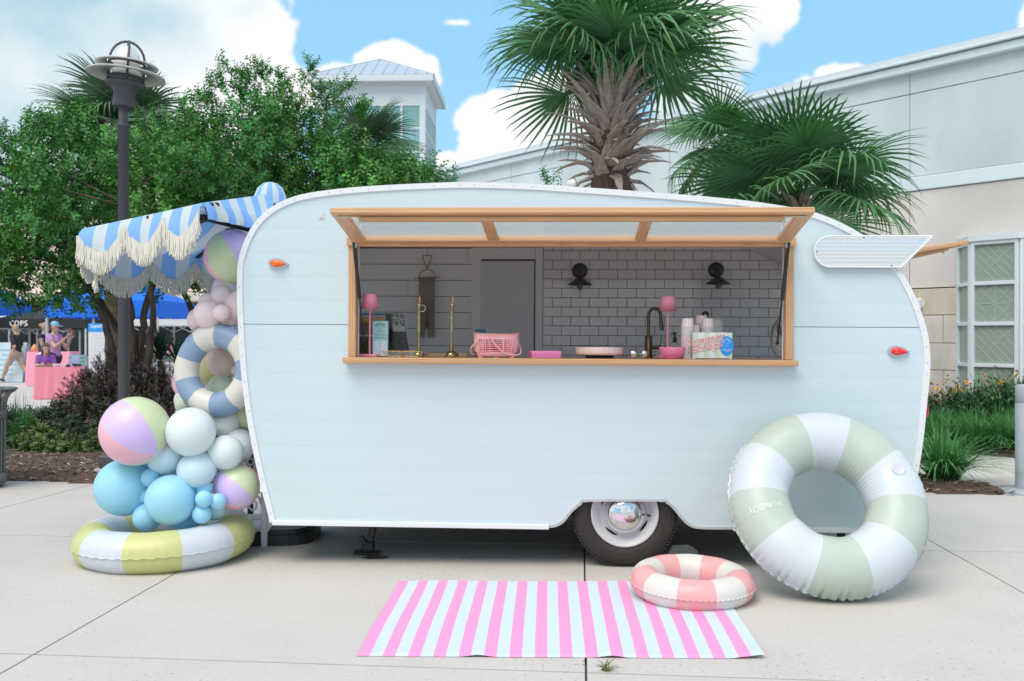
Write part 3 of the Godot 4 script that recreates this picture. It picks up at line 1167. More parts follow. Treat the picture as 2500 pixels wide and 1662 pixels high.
	part("vase", m, mk(0.35, 0.55, 0.2), fl)
	for i in 11:
		m = MB.new()
		var a := TAU * i / 11.0 + rnd(-0.2, 0.2)
		var up := rnd(0.1, 1.0)
		var d := Vector3(cos(a), up, sin(a)).normalized()
		m.tube([Vector3(0, 0.17, 0), Vector3(0, 0.17, 0) + d * 0.12, Vector3(0, 0.17, 0) + d * 0.24 + Vector3(0, 0.02, 0), Vector3(0, 0.17, 0) + d * 0.33], [0.01, 0.045, 0.03, 0.003], 6, true, 0.5)
		part("petal", m, mk(0.9, 0.30 + 0.25 * (i % 3) / 2.0, 0.55), fl)



# ---------------------------------------------------------------- plants
func leaf_mat(r: float, g: float, b: float, rough := 0.55) -> StandardMaterial3D:
	var m := StandardMaterial3D.new()
	m.albedo_color = Color(r, g, b).linear_to_srgb()
	m.vertex_color_use_as_albedo = true
	m.roughness = rough
	m.metallic_specular = 0.3
	m.backlight_enabled = true
	m.backlight = Color(r * 0.9, g * 0.9, b * 0.5).linear_to_srgb()
	return m


func sprig(leaves: int, length: float, leaf: float, wide: float, s: int) -> ArrayMesh:  # a twig along +y with leaves on both sides
	var r := RandomNumberGenerator.new()
	r.seed = s
	var m := MB.new()
	m.col = Color(0.55, 0.45, 0.4)
	m.tube([Vector3.ZERO, Vector3(0.01, length * 0.5, 0), Vector3(0, length, 0.01)], [0.0035, 0.0025, 0.001], 3, false)
	m.grp = -1
	for i in leaves:
		var t := (i + 0.6) / leaves
		var a := i * 2.4 + r.randf_range(-0.5, 0.5)
		var out := Vector3(cos(a), r.randf_range(0.15, 0.9), sin(a)).normalized()
		var p := Vector3(0, length * t, 0)
		var l := leaf * r.randf_range(0.75, 1.15)
		var side := out.cross(Vector3.UP).normalized().rotated(out, r.randf_range(-0.5, 0.5)) * wide * 0.5
		var lift := side.cross(out).normalized() * l * 0.12
		var k := r.randf_range(0.8, 1.15)
		m.col = Color(k, k, k)
		var b0 := p + out * l * 0.06
		var mid := p + out * l * 0.5 - lift
		var tip := p + out * l
		m.quad(b0, b0.lerp(tip, 0.45) + side + lift * 0.6, tip - Vector3(0, l * 0.12, 0), mid)
		m.quad(b0, mid, tip - Vector3(0, l * 0.12, 0), b0.lerp(tip, 0.45) - side + lift * 0.6)
	return m.mesh()


func limb(m: MB, pts: Array, r0: float, r1: float, sides := 7) -> void:
	var line := smooth_line(pts, 4)
	var rad := []
	for i in line.size():
		rad.append(lerpf(r0, r1, float(i) / (line.size() - 1)))
		line[i] += Vector3(rnd(-1, 1), rnd(-0.5, 0.5), rnd(-1, 1)) * rad[i] * 0.35
	m.tube(line, rad, sides)


func height_at(line: Array, x: float) -> float:
	for i in line.size() - 1:
		if x >= line[i].x and x <= line[i + 1].x:
			return lerpf(line[i].y, line[i + 1].y, (x - line[i].x) / (line[i + 1].x - line[i].x))
	return line[0].y if x < line[0].x else line[-1].y


func crape_tree(called: String, label: String, depth: float, tops: Array, lows: Array, stems: Array, base: Vector3, n_clump: int, n_sprig: int, twigs: Array, green: Material, sprigs: Array) -> void:
	var t := thing(called, label, "tree", at(base), "crape myrtles in the planting bed")
	var bark := fresh(0.20, 0.165, 0.14, 0.9)
	bark.albedo_texture = tex.bark
	bark.uv1_triplanar = true
	bark.uv1_scale = Vector3(1.6, 0.8, 1.6)
	var x0: float = tops[0].x
	var x1: float = tops[-1].x
	var clumps := []
	while clumps.size() < n_clump:
		var x := rnd(x0, x1)
		var hi := height_at(tops, x)
		var lo := height_at(lows, x)
		if hi - lo < 0.25:
			continue
		var y := lerpf(lo + 0.18, hi - 0.18, pow(rnd(0, 1), 0.9))
		var thick := 1.35 * sqrt(clampf(1.0 - pow((y - lo) / (hi - lo) * 1.6 - 0.7, 2.0), 0.05, 1.0))
		clumps.append(Vector3(x, y, -depth + rnd(-thick, thick)) - base)
	# stems rise from the base, limbs reach into the clumps
	var tips := []
	for s in stems:
		var m := MB.new()
		var pts := []
		for q in s:
			pts.append(q - base)
		limb(m, pts, 0.056, 0.024, 9)
		part("trunk", m, bark, t)
		tips.append(pts)
	var lm := MB.new()
	for i in clumps.size():
		var best: Vector3 = tips[0][-1]
		for p in tips:
			for k in range(p.size() / 2, p.size()):
				if p[k].y < clumps[i].y + 0.2 and p[k].distance_to(clumps[i]) < best.distance_to(clumps[i]):
					best = p[k]
		if i % 2 == 0:
			var mid := best.lerp(clumps[i], 0.5) + Vector3(rnd(-.15, .15), rnd(-0.05, 0.25), rnd(-.15, .15))
			limb(lm, [best, mid, clumps[i]], 0.022, 0.006, 5)
	var places := [[], [], []]
	var shades := [[], [], []]
	var tones := []
	for i in clumps.size():
		var k := rnd(0.55, 1.45)
		tones.append(Color(k * rnd(0.85, 1.35), k, k * rnd(0.75, 1.1)))
	var put := func(p: Vector3, dir: Vector3, sc: float, tone: Color) -> void:
		var b := Basis(facing(Vector3.ZERO, dir).basis) * Basis(Vector3.UP, rnd(0, TAU))
		var which := rng.randi() % 3
		places[which].append(Transform3D(b.scaled_local(Vector3.ONE * sc), p))
		var j := rnd(0.78, 1.22)
		shades[which].append(Color(2.2, 1.15, 0.8) if rnd(0, 1) < 0.012 else Color(tone.r * j, tone.g * j, tone.b * j))
	for i in n_sprig:
		var c: Vector3 = clumps[i % clumps.size()]
		var d := rdir()
		var r := rnd(0.10, 0.38) * (0.7 + 0.6 * float((i % clumps.size()) % 5) / 4.0)
		var p := c + Vector3(d.x * 1.25, d.y * 0.75, d.z * 1.1) * r
		if p.y + base.y > height_at(tops, p.x + base.x) + 0.12:
			continue
		put.call(p, (d + Vector3(0, rnd(0.1, 1.0), 0)), rnd(0.7, 1.2), tones[i % clumps.size()])
	for w in twigs:
		var a: Vector3 = w[0] - base
		var b: Vector3 = w[1] - base
		var mid := a.lerp(b, 0.5) + Vector3(rnd(-.08, .08), 0.03, rnd(-.1, .1))
		limb(lm, [a, mid, b], 0.009, 0.002, 4)
		for k in 34:
			var f := pow(rnd(0.0, 1.0), 0.8)
			var p := a.lerp(mid, f * 2.0) if f < 0.5 else mid.lerp(b, f * 2.0 - 1.0)
			var sp := (1.0 - f) * 0.2 + 0.02
			put.call(p + Vector3(rnd(-sp, sp), rnd(-sp, sp), rnd(-sp, sp)), (b - a).normalized() + rdir() * 0.8, rnd(0.55, 0.95), Color(1.1, 1.15, 0.9))
	part("limbs", lm, bark, t, Transform3D(), "stuff")
	for k in 3:
		many("crown", sprigs[k], green, t, places[k], shades[k])


func frond_mesh(s: int, size: float, droop: float, stalk: float, dead := 0.0) -> ArrayMesh:
	# a fan leaf: stalk from the origin along +x, then pleated blades spreading from its end
	var r := RandomNumberGenerator.new()
	r.seed = s
	var m := MB.new()
	m.grp = -1
	var stem := Color(0.75, 0.95, 0.55) if dead < 0.5 else Color(1.6, 1.1, 0.9)
	m.col = stem
	m.grp = 1
	m.tube([Vector3.ZERO, Vector3(stalk * 0.5, 0.03, 0), Vector3(stalk, 0.0, 0), Vector3(stalk + size * 0.25, -0.02, 0)], [0.028, 0.02, 0.016, 0.005], 6, true, 0.5)
	m.grp = -1
	var n := 46
	var spread := deg_to_rad(152)
	for i in n:
		var f := -1.0 + 2.0 * i / (n - 1.0)
		var ang := f * spread + r.randf_range(-0.02, 0.02)
		var l := size * (1.0 - 0.36 * f * f) * r.randf_range(0.88, 1.08)
		var dir := Vector3(cos(ang), 0, sin(ang))
		var side := Vector3(-sin(ang), 0, cos(ang))
		var hub := Vector3(stalk + size * 0.10 * maxf(0.0, cos(ang)), 0, 0)
		var hub0 := Vector3(stalk, 0, 0)
		var sag := droop * r.randf_range(0.7, 1.5)
		var fold := 0.16
		var k := r.randf_range(0.75, 1.2)
		var tone := Color(k * r.randf_range(0.85, 1.1), k, k * r.randf_range(0.85, 1.05))
		if dead > 0.5:
			tone = Color(k * 2.4, k * 1.25, k * 1.3)
		var tips := Color(tone.r * 2.2, tone.g * 1.25, tone.b * 0.9) if r.randf() < 0.4 else tone
		var ts := [0.03, 0.3, 0.52, 0.74, 0.9, 1.0]
		var ws := [0.006, 0.019, 0.018, 0.012, 0.006, 0.001]
		var row := []
		for j in ts.size():
			var tt: float = ts[j]
			var y := l * (0.20 * tt * (1.0 - tt * 0.5) * (0.6 + 0.4 * absf(f)) - sag * pow(tt, 3.0) - 0.22 * (1.0 - cos(ang)) * tt * 0.35)
			var back := 1.0 - sag * 0.35 * pow(tt, 3.0)
			var p := hub + dir * l * tt * back + Vector3(0, y, 0) + side * r.randf_range(-0.006, 0.006) * tt
			p = hub0 + (p - hub0).rotated(Vector3(0, 0, 1), -0.5)
			var w: float = ws[j] * size / 0.95
			row.append([p + side * w + Vector3(0, w * fold * -2.0, 0), p + Vector3(0, w * fold * 3.0, 0), p - side * w + Vector3(0, w * fold * -2.0, 0)])
		for j in ts.size() - 1:
			m.col = tone.lerp(tips, clampf((j - 2.0) / 2.0, 0.0, 1.0))
			m.quad(row[j][0], row[j + 1][0], row[j + 1][1], row[j][1])
			m.quad(row[j][1], row[j + 1][1], row[j + 1][2], row[j][2])
	return m.mesh()


func palm(label: String, base: Vector3, height: float, trunk_r: float, size: float, fronds: int, green: Material, shapes: Array, boots: int, boot_low: float, boot_len: float, from_deg: float, seed_no: int) -> void:
	rng.seed = seed_no
	var t := thing("palm_tree", label, "palm tree", at(base), "sabal palms round the plaza")
	var husk := fresh(0.20, 0.145, 0.115, 0.95)
	husk.albedo_texture = tex.bark
	husk.uv1_triplanar = true
	husk.uv1_scale = Vector3(2.4, 1.6, 2.4)
	var m := MB.new()
	var n := noise_of(seed_no, 3.0, 3)
	m.grid(28, 30, func(u: float, v: float) -> Vector3:
		var a := u * TAU
		var y := v * (height + 0.05)
		var r := trunk_r * (1.0 + 0.10 * n.get_noise_3d(cos(a), y * 1.5, sin(a)) + 0.05 * sin(y * 26.0 + 3.0 * sin(a * 2.0)))
		r *= lerpf(1.0, 0.55, smoothstep(height - 0.5, height, y))
		return Vector3(cos(a) * r, y, -sin(a) * r))
	part("trunk", m, husk, t)
	if boots > 0:
		var dry := fresh(0.80, 0.72, 0.68, 0.9)
		dry.albedo_texture = tex.bark
		dry.uv1_triplanar = true
		dry.uv1_scale = Vector3(3.0, 3.0, 3.0)
		var kinds := []
		for k in 4:
			var b := MB.new()
			var l := boot_len * (0.75 + 0.16 * k)
			var c := 0.10 * l * (1.0 if k % 2 == 0 else -0.6)
			b.tube([Vector3(-0.05, -0.10, 0), Vector3(0.05, 0.0, 0), Vector3(l * 0.42, l * 0.30, c * 0.4), Vector3(l * 0.75, l * 0.46, c), Vector3(l, l * 0.52, c * 1.5)], [0.07, 0.054, 0.033, 0.022, 0.007], 7, true, 0.42)
			if k != 1:
				b.tube([Vector3(-0.03, -0.13, 0.05), Vector3(0.03, -0.03, 0.05), Vector3(l * 0.3, l * 0.24, 0.045), Vector3(l * 0.52, l * 0.34, 0.06)], [0.05, 0.04, 0.024, 0.006], 6, true, 0.4)
			kinds.append(b.mesh())
		for i in boots:
			var f := (i + 0.5) / boots
			var y := lerpf(boot_low, height - 0.02, f)
			var a := i * 2.39996 + rnd(-0.25, 0.25)
			var r := trunk_r * lerpf(0.98, 0.72, f)
			var tip := rnd(-22.0, 10.0) + lerpf(-24.0, 14.0, f) + (-38.0 if i < 5 else 0.0)
			var bs := Basis(Vector3.UP, a) * Basis(Vector3(0, 0, 1), deg_to_rad(tip)) * Basis(Vector3.RIGHT, rnd(-0.35, 0.35))
			part("leaf_base", kinds[i % 4], dry, t, Transform3D(bs.scaled_local(Vector3.ONE * rnd(0.8, 1.2)), Vector3(cos(a) * r, y, -sin(a) * r)))
	for i in fronds:
		var f := (i + 0.5) / fronds
		var el := lerpf(from_deg, 84.0, f) + rnd(-7, 7)
		var a := i * 2.39996 + rnd(-0.3, 0.3)
		if boots > 50 and -sin(a) > 0.2:
			el = maxf(el, 44.0)
		var bs := Basis(Vector3.UP, a) * Basis(Vector3(0, 0, 1), deg_to_rad(el)) * Basis(Vector3.RIGHT, rnd(-0.9, 0.9))
		part("frond", shapes[i % shapes.size()], green, t, Transform3D(bs.scaled_local(Vector3.ONE * size * rnd(0.88, 1.1)), Vector3(cos(a) * 0.05, height - 0.12 + f * 0.12, -sin(a) * 0.05)))


func build_trees() -> void:
	rng.seed = 42
	var green := leaf_mat(0.092, 0.275, 0.078, 0.6)
	var sprigs := [sprig(13, 0.24, 0.072, 0.040, 1), sprig(11, 0.20, 0.066, 0.038, 2), sprig(15, 0.27, 0.070, 0.036, 3)]
	crape_tree("crape_myrtle", "broad leafy tree with several slim stems behind the lamp post, at the left", 13.0,
		[Vector2(-8.551, 3.921), Vector2(-7.362, 3.978), Vector2(-6.682, 3.921), Vector2(-6.115, 4.159), Vector2(-5.378, 4.272), Vector2(-4.812, 4.232), Vector2(-4.246, 4.091), Vector2(-3.510, 3.921), Vector2(-3.057, 3.638)],
		[Vector2(-8.556, 2.052), Vector2(-7.253, 1.825), Vector2(-6.686, 1.882), Vector2(-6.346, 2.109), Vector2(-6.120, 1.610), Vector2(-5.723, 1.627), Vector2(-5.382, 1.825), Vector2(-4.816, 1.740), Vector2(-4.305, 1.882), Vector2(-3.738, 2.165), Vector2(-3.057, 2.845)],
		[[Vector3(-5.162, 0.978, -12.900), Vector3(-5.218, 1.372, -12.900), Vector3(-5.352, 1.738, -12.900), Vector3(-5.522, 2.153, -12.800), Vector3(-5.866, 2.812, -12.700), Vector3(-6.148, 3.295, -12.600)],
			[Vector3(-4.953, 0.975, -13.000), Vector3(-4.986, 1.485, -13.000), Vector3(-5.008, 1.882, -13.000), Vector3(-5.280, 2.637, -13.200), Vector3(-5.545, 3.415, -13.400), Vector3(-5.632, 3.999, -13.400)],
			[Vector3(-4.900, 0.971, -13.100), Vector3(-4.876, 1.429, -13.100), Vector3(-4.807, 1.828, -13.100), Vector3(-4.577, 2.448, -13.000), Vector3(-4.237, 3.213, -12.800), Vector3(-4.125, 3.771, -12.800)],
			[Vector3(-4.746, 0.967, -12.900), Vector3(-4.695, 1.372, -12.900), Vector3(-4.583, 1.705, -12.700), Vector3(-4.592, 2.346, -12.400), Vector3(-4.677, 2.969, -12.200)],
			[Vector3(-5.087, 0.968, -13.200), Vector3(-5.149, 1.314, -13.200), Vector3(-5.345, 1.603, -13.300), Vector3(-5.986, 2.319, -13.600), Vector3(-6.915, 2.693, -13.800), Vector3(-7.817, 3.054, -13.800)]],
		Vector3(-4.932, 0.067, -13.000) * Vector3(1, 0, 1), 135, 5200,
		[[Vector3(-6.342, 3.808, -13.000), Vector3(-6.285, 4.204, -13.000)], [Vector3(-5.631, 3.994, -12.800), Vector3(-5.546, 4.350, -12.800)], [Vector3(-4.213, 3.958, -12.900), Vector3(-4.241, 4.435, -12.900)], [Vector3(-6.468, 3.659, -12.800), Vector3(-6.635, 4.005, -12.800)]],
		green, sprigs)
	crape_tree("crape_myrtle", "taller leafy tree behind the caravan roof with upright young shoots", 14.2,
		[Vector2(-4.824, 4.154), Vector2(-4.390, 4.525), Vector2(-4.080, 4.741), Vector2(-3.585, 4.865), Vector2(-3.028, 4.821), Vector2(-2.657, 4.710), Vector2(-2.398, 4.308), Vector2(-2.163, 3.919), Vector2(-1.854, 3.770), Vector2(-1.482, 3.690), Vector2(-1.111, 3.548)],
		[Vector2(-4.826, 2.422), Vector2(-4.331, 1.988), Vector2(-3.836, 1.988), Vector2(-2.968, 2.731), Vector2(-2.040, 2.978), Vector2(-1.111, 3.071)],
		[[Vector3(-4.363, 0.939, -14.100), Vector3(-4.455, 1.431, -14.100), Vector3(-4.620, 1.923, -14.100), Vector3(-4.758, 2.224, -14.000), Vector3(-4.750, 2.693, -13.800)],
			[Vector3(-4.394, 0.932, -14.300), Vector3(-4.437, 1.431, -14.300), Vector3(-4.361, 2.117, -14.300), Vector3(-3.835, 3.102, -14.200), Vector3(-3.339, 4.030, -14.200), Vector3(-3.029, 4.710, -14.200)],
			[Vector3(-4.320, 0.935, -14.200), Vector3(-4.208, 1.617, -14.200), Vector3(-3.562, 2.599, -14.100), Vector3(-2.682, 3.261, -14.000), Vector3(-1.827, 3.566, -14.000)]],
		Vector3(-4.365, -0.056, -14.200) * Vector3(1, 0, 1), 95, 3900,
		[[Vector3(-3.586, 4.586, -14.200), Vector3(-3.832, 5.174, -14.200)], [Vector3(-3.647, 4.648, -14.200), Vector3(-4.080, 5.266, -14.200)], [Vector3(-3.560, 4.687, -14.100), Vector3(-3.541, 5.288, -14.100)], [Vector3(-2.986, 4.602, -14.000), Vector3(-2.833, 5.212, -14.000)], [Vector3(-3.214, 4.586, -14.200), Vector3(-3.338, 5.143, -14.200)],
			[Vector3(-2.700, 4.441, -14.100), Vector3(-2.331, 4.963, -14.100)], [Vector3(-2.455, 4.318, -14.100), Vector3(-2.116, 4.687, -14.100)], [Vector3(-4.267, 4.359, -14.000), Vector3(-4.340, 4.755, -14.000)], [Vector3(-1.705, 3.627, -14.000), Vector3(-1.187, 3.700, -14.000)], [Vector3(-2.577, 4.503, -14.100), Vector3(-2.669, 4.902, -14.100)], [Vector3(-4.145, 4.542, -14.000), Vector3(-4.114, 5.078, -14.000)], [Vector3(-1.875, 3.672, -13.900), Vector3(-1.421, 3.805, -13.900)]],
		green, sprigs)
	# young tree whose shoots show over the caravan roof
	var t := thing("young_tree", "two small leafy shoots showing over the caravan roof left of the tall palm", "tree", at(Vector3(0.086, 0.416, -9.600) * Vector3(1, 0, 1)))
	var stem := MB.new()
	var b0 := Vector3.ZERO
	var org: Vector3 = Vector3(0.086, 0.416, -9.600) * Vector3(1, 0, 1)
	var pl := [[], [], []]
	for q in [Vector3(0.345, 2.948, -9.600), Vector3(-0.596, 2.948, -9.600)]:
		var tip: Vector3 = q - org
		limb(stem, [b0, Vector3(tip.x * 0.4, tip.y * 0.55, 0), Vector3(tip.x * 0.9, tip.y * 0.85, 0), tip], 0.03, 0.002, 6)
		for k in 9:
			var f := rnd(0.0, 1.0)
			pl[k % 3].append(Transform3D(facing(Vector3.ZERO, Vector3(rnd(-.8, .8), 1.0, rnd(-.5, .5))).basis.scaled_local(Vector3.ONE * 0.62), tip + Vector3(rnd(-.05, .05), -f * 0.22, rnd(-.05, .05))))
	part("trunk", stem, mk(0.2, 0.16, 0.13, 0.9), t)
	for k in 3:
		many("crown", sprigs[k], green, t, pl[k], [Color(1.2, 1.3, 1.0), Color(0.9, 1.0, 1.0)])
	# palms
	var fan := leaf_mat(0.125, 0.275, 0.125, 0.5)
	var shapes := []
	for k in 6:
		shapes.append(frond_mesh(100 + k, 1.0, [0.14, 0.24, 0.34, 0.18, 0.46, 0.28][k], [0.55, 0.66, 0.6, 0.72, 0.55, 0.62][k]))
	palm("tall fan palm with a trunk of grey pointed leaf stubs behind the caravan roof", Vector3(1.096, 1.400, -11.000) * Vector3(1, 0, 1), 4.22, 0.215, 1.04, 18, fan, shapes, 120, 3.16, 0.40, -2.0, 61)
	palm("lower fan palm behind the caravan's right shoulder, before the white building", Vector3(3.351, 1.400, -11.600) * Vector3(1, 0, 1), 3.02, 0.2, 0.92, 21, fan, shapes, 26, 2.4, 0.32, -26.0, 62)
	palm("fan palm half hidden between the tall palm and the lower palm", Vector3(3.110, 1.400, -14.600) * Vector3(1, 0, 1), 4.15, 0.2, 0.74, 13, fan, shapes, 30, 3.2, 0.32, -50.0, 63)
	var dull := leaf_mat(0.13, 0.21, 0.13, 0.5)
	palm("distant fan palm whose blades rise behind the lamp post head", Vector3(-7.155, 1.400, -18.000) * Vector3(1, 0, 1), 5.0, 0.2, 1.0, 20, dull, shapes, 0, 3.6, 0.4, -5.0, 64)
	palm("distant fan palm before the glazed tower", Vector3(-2.699, 1.400, -18.500) * Vector3(1, 0, 1), 4.8, 0.2, 0.72, 22, dull, shapes, 0, 3.4, 0.4, -60.0, 65)


func blade_clump(s: int, count: int, length: float, wide: float, spread: float) -> ArrayMesh:
	var r := RandomNumberGenerator.new()
	r.seed = s
	var m := MB.new()
	for i in count:
		var a := r.randf_range(0, TAU)
		var l := length * r.randf_range(0.6, 1.12)
		var lean := pow(r.randf(), 0.7) * spread
		var dir := Vector3(cos(a), 0, sin(a))
		var side := Vector3(-sin(a), 0, cos(a)) * wide * r.randf_range(0.7, 1.2)
		var k := r.randf_range(0.65, 1.35)
		m.col = Color(k * 1.05, k, k * 0.8) if r.randf() < 0.8 else Color(k * 2.6, k * 1.6, k * 1.0)
		var p := []
		var at0 := Vector3(r.randf_range(-1, 1), 0, r.randf_range(-1, 1)) * length * 0.14
		for j in 6:
			var t := j / 5.0
			var out := lean * l * (t * 0.75 + 0.5 * t * t)
			var up := l * (t - 0.62 * lean * t * t * 1.15)
			p.append(at0 + dir * out + Vector3(0, up, 0))
		for j in 5:
			var w0 := (1.0 - pow(j / 5.0, 2.0))
			var w1 := (1.0 - pow((j + 1) / 5.0, 2.0))
			m.quad(p[j] - side * w0, p[j] + side * w0, p[j + 1] + side * w1, p[j + 1] - side * w1)
	return m.mesh()


func mulch_bed(called: String, outline: PackedVector2Array, s: int) -> void:
	var n := noise_of(s, 0.9, 4)
	var m := MB.new()
	var box := Rect2(outline[0], Vector2.ZERO)
	for p in outline:
		box = box.expand(p)
	var step := 0.16
	var nx := int(ceil(box.size.x / step))
	var nz := int(ceil(box.size.y / step))
	var inset := Geometry2D.offset_polygon(outline, -0.12)
	var hgt := func(x: float, z: float) -> float:
		var q := Vector2(x, z)
		if not Geometry2D.is_point_in_polygon(q, outline):
			return -0.02
		var k := 0.02
		for poly in inset:
			if Geometry2D.is_point_in_polygon(q, poly):
				k = 0.055 + 0.04 * n.get_noise_2d(x, z)
		return k
	m.uvs = 6.0
	m.grid(nx, nz, func(u: float, v: float) -> Vector3:
		var x := box.position.x + u * nx * step
		var z := box.end.y - v * nz * step
		return Vector3(x, hgt.call(x, z), z))
	var soil := fresh(0.60, 0.52, 0.47, 0.95)
	soil.albedo_texture = soil_tex()
	soil.uv1_triplanar = true
	soil.uv1_scale = Vector3(0.7, 0.7, 0.7)
	var root := structure(called, m, soil)
	var chip := MB.new()
	chip.box(Vector3.ZERO, Vector3(1, 0.12, 0.28), 0.04)
	var pl := []
	var tints := [Color(0.14, 0.10, 0.08), Color(0.09, 0.064, 0.052), Color(0.21, 0.16, 0.13), Color(0.12, 0.085, 0.07), Color(0.32, 0.26, 0.22), Color(0.075, 0.055, 0.046), Color(0.45, 0.39, 0.34)]
	var area := box.get_area()
	for i in int(minf(area * 300.0, 14000.0)):
		var q := Vector2(rnd(box.position.x, box.end.x), box.end.y - pow(rnd(0, 1), 1.5) * box.size.y)
		if not Geometry2D.is_point_in_polygon(q, outline):
			continue
		var b := Basis.from_euler(Vector3(rnd(-0.4, 0.4), rnd(0, TAU), rnd(-0.4, 0.4)))
		pl.append(Transform3D(b.scaled_local(Vector3.ONE * rnd(0.02, 0.065)), Vector3(q.x, float(hgt.call(q.x, q.y)) + rnd(0.0, 0.015), q.y)))
	var cm := StandardMaterial3D.new()
	cm.vertex_color_use_as_albedo = true
	cm.roughness = 0.9
	many("bark_chips", chip, cm, root, pl, tints)


func soil_tex() -> ImageTexture:
	if not tex.has("soil"):
		var a := noise_of(71, 0.05, 4)
		var b := noise_of(72, 0.16, 3)
		tex.soil = picture(256, 256, func(x: int, y: int) -> Color:
			var t := clampf(0.5 + 0.55 * seamless(a, x * 1.0, y, 256, 256) + 0.5 * seamless(b, x * 1.0, y * 1.7, 256, 435), 0.0, 1.0)
			return Color(0.30, 0.25, 0.22).lerp(Color(0.60, 0.52, 0.46), t))
	return tex.soil


func shrub(label: String, p: Vector3, r: Vector3, n: int, mesh: ArrayMesh, mat: Material, tints: Array, called := "shrub", group := "") -> void:
	var t := thing(called, label, "shrub", at(p), group)
	var st := MB.new()
	for i in 7:
		var d := rdir()
		st.tube([Vector3(0, -0.02, 0), Vector3(d.x * r.x * 0.35, r.y * 0.4, d.z * r.z * 0.35), Vector3(d.x * r.x * 0.7, r.y * 0.75, d.z * r.z * 0.7)], [0.018, 0.012, 0.004], 5)
	part("stem", st, mk(0.12, 0.09, 0.07, 0.9), t)
	var pl := []
	var nn := noise_of(int(absf(p.x * 100)), 1.6, 2)
	for i in n:
		var d := rdir()
		d.y = absf(d.y)
		var k := pow(rnd(0.25, 1.0), 0.4) * (1.0 + 0.22 * nn.get_noise_3dv(d * 2.0))
		pl.append(Transform3D(facing(Vector3.ZERO, d + rdir() * 0.7 + Vector3(0, 0.3, 0)).basis.scaled_local(Vector3.ONE * rnd(0.6, 1.15)), Vector3(d.x * r.x, d.y * r.y, d.z * r.z) * k))
	many("foliage", mesh, mat, t, pl, tints)


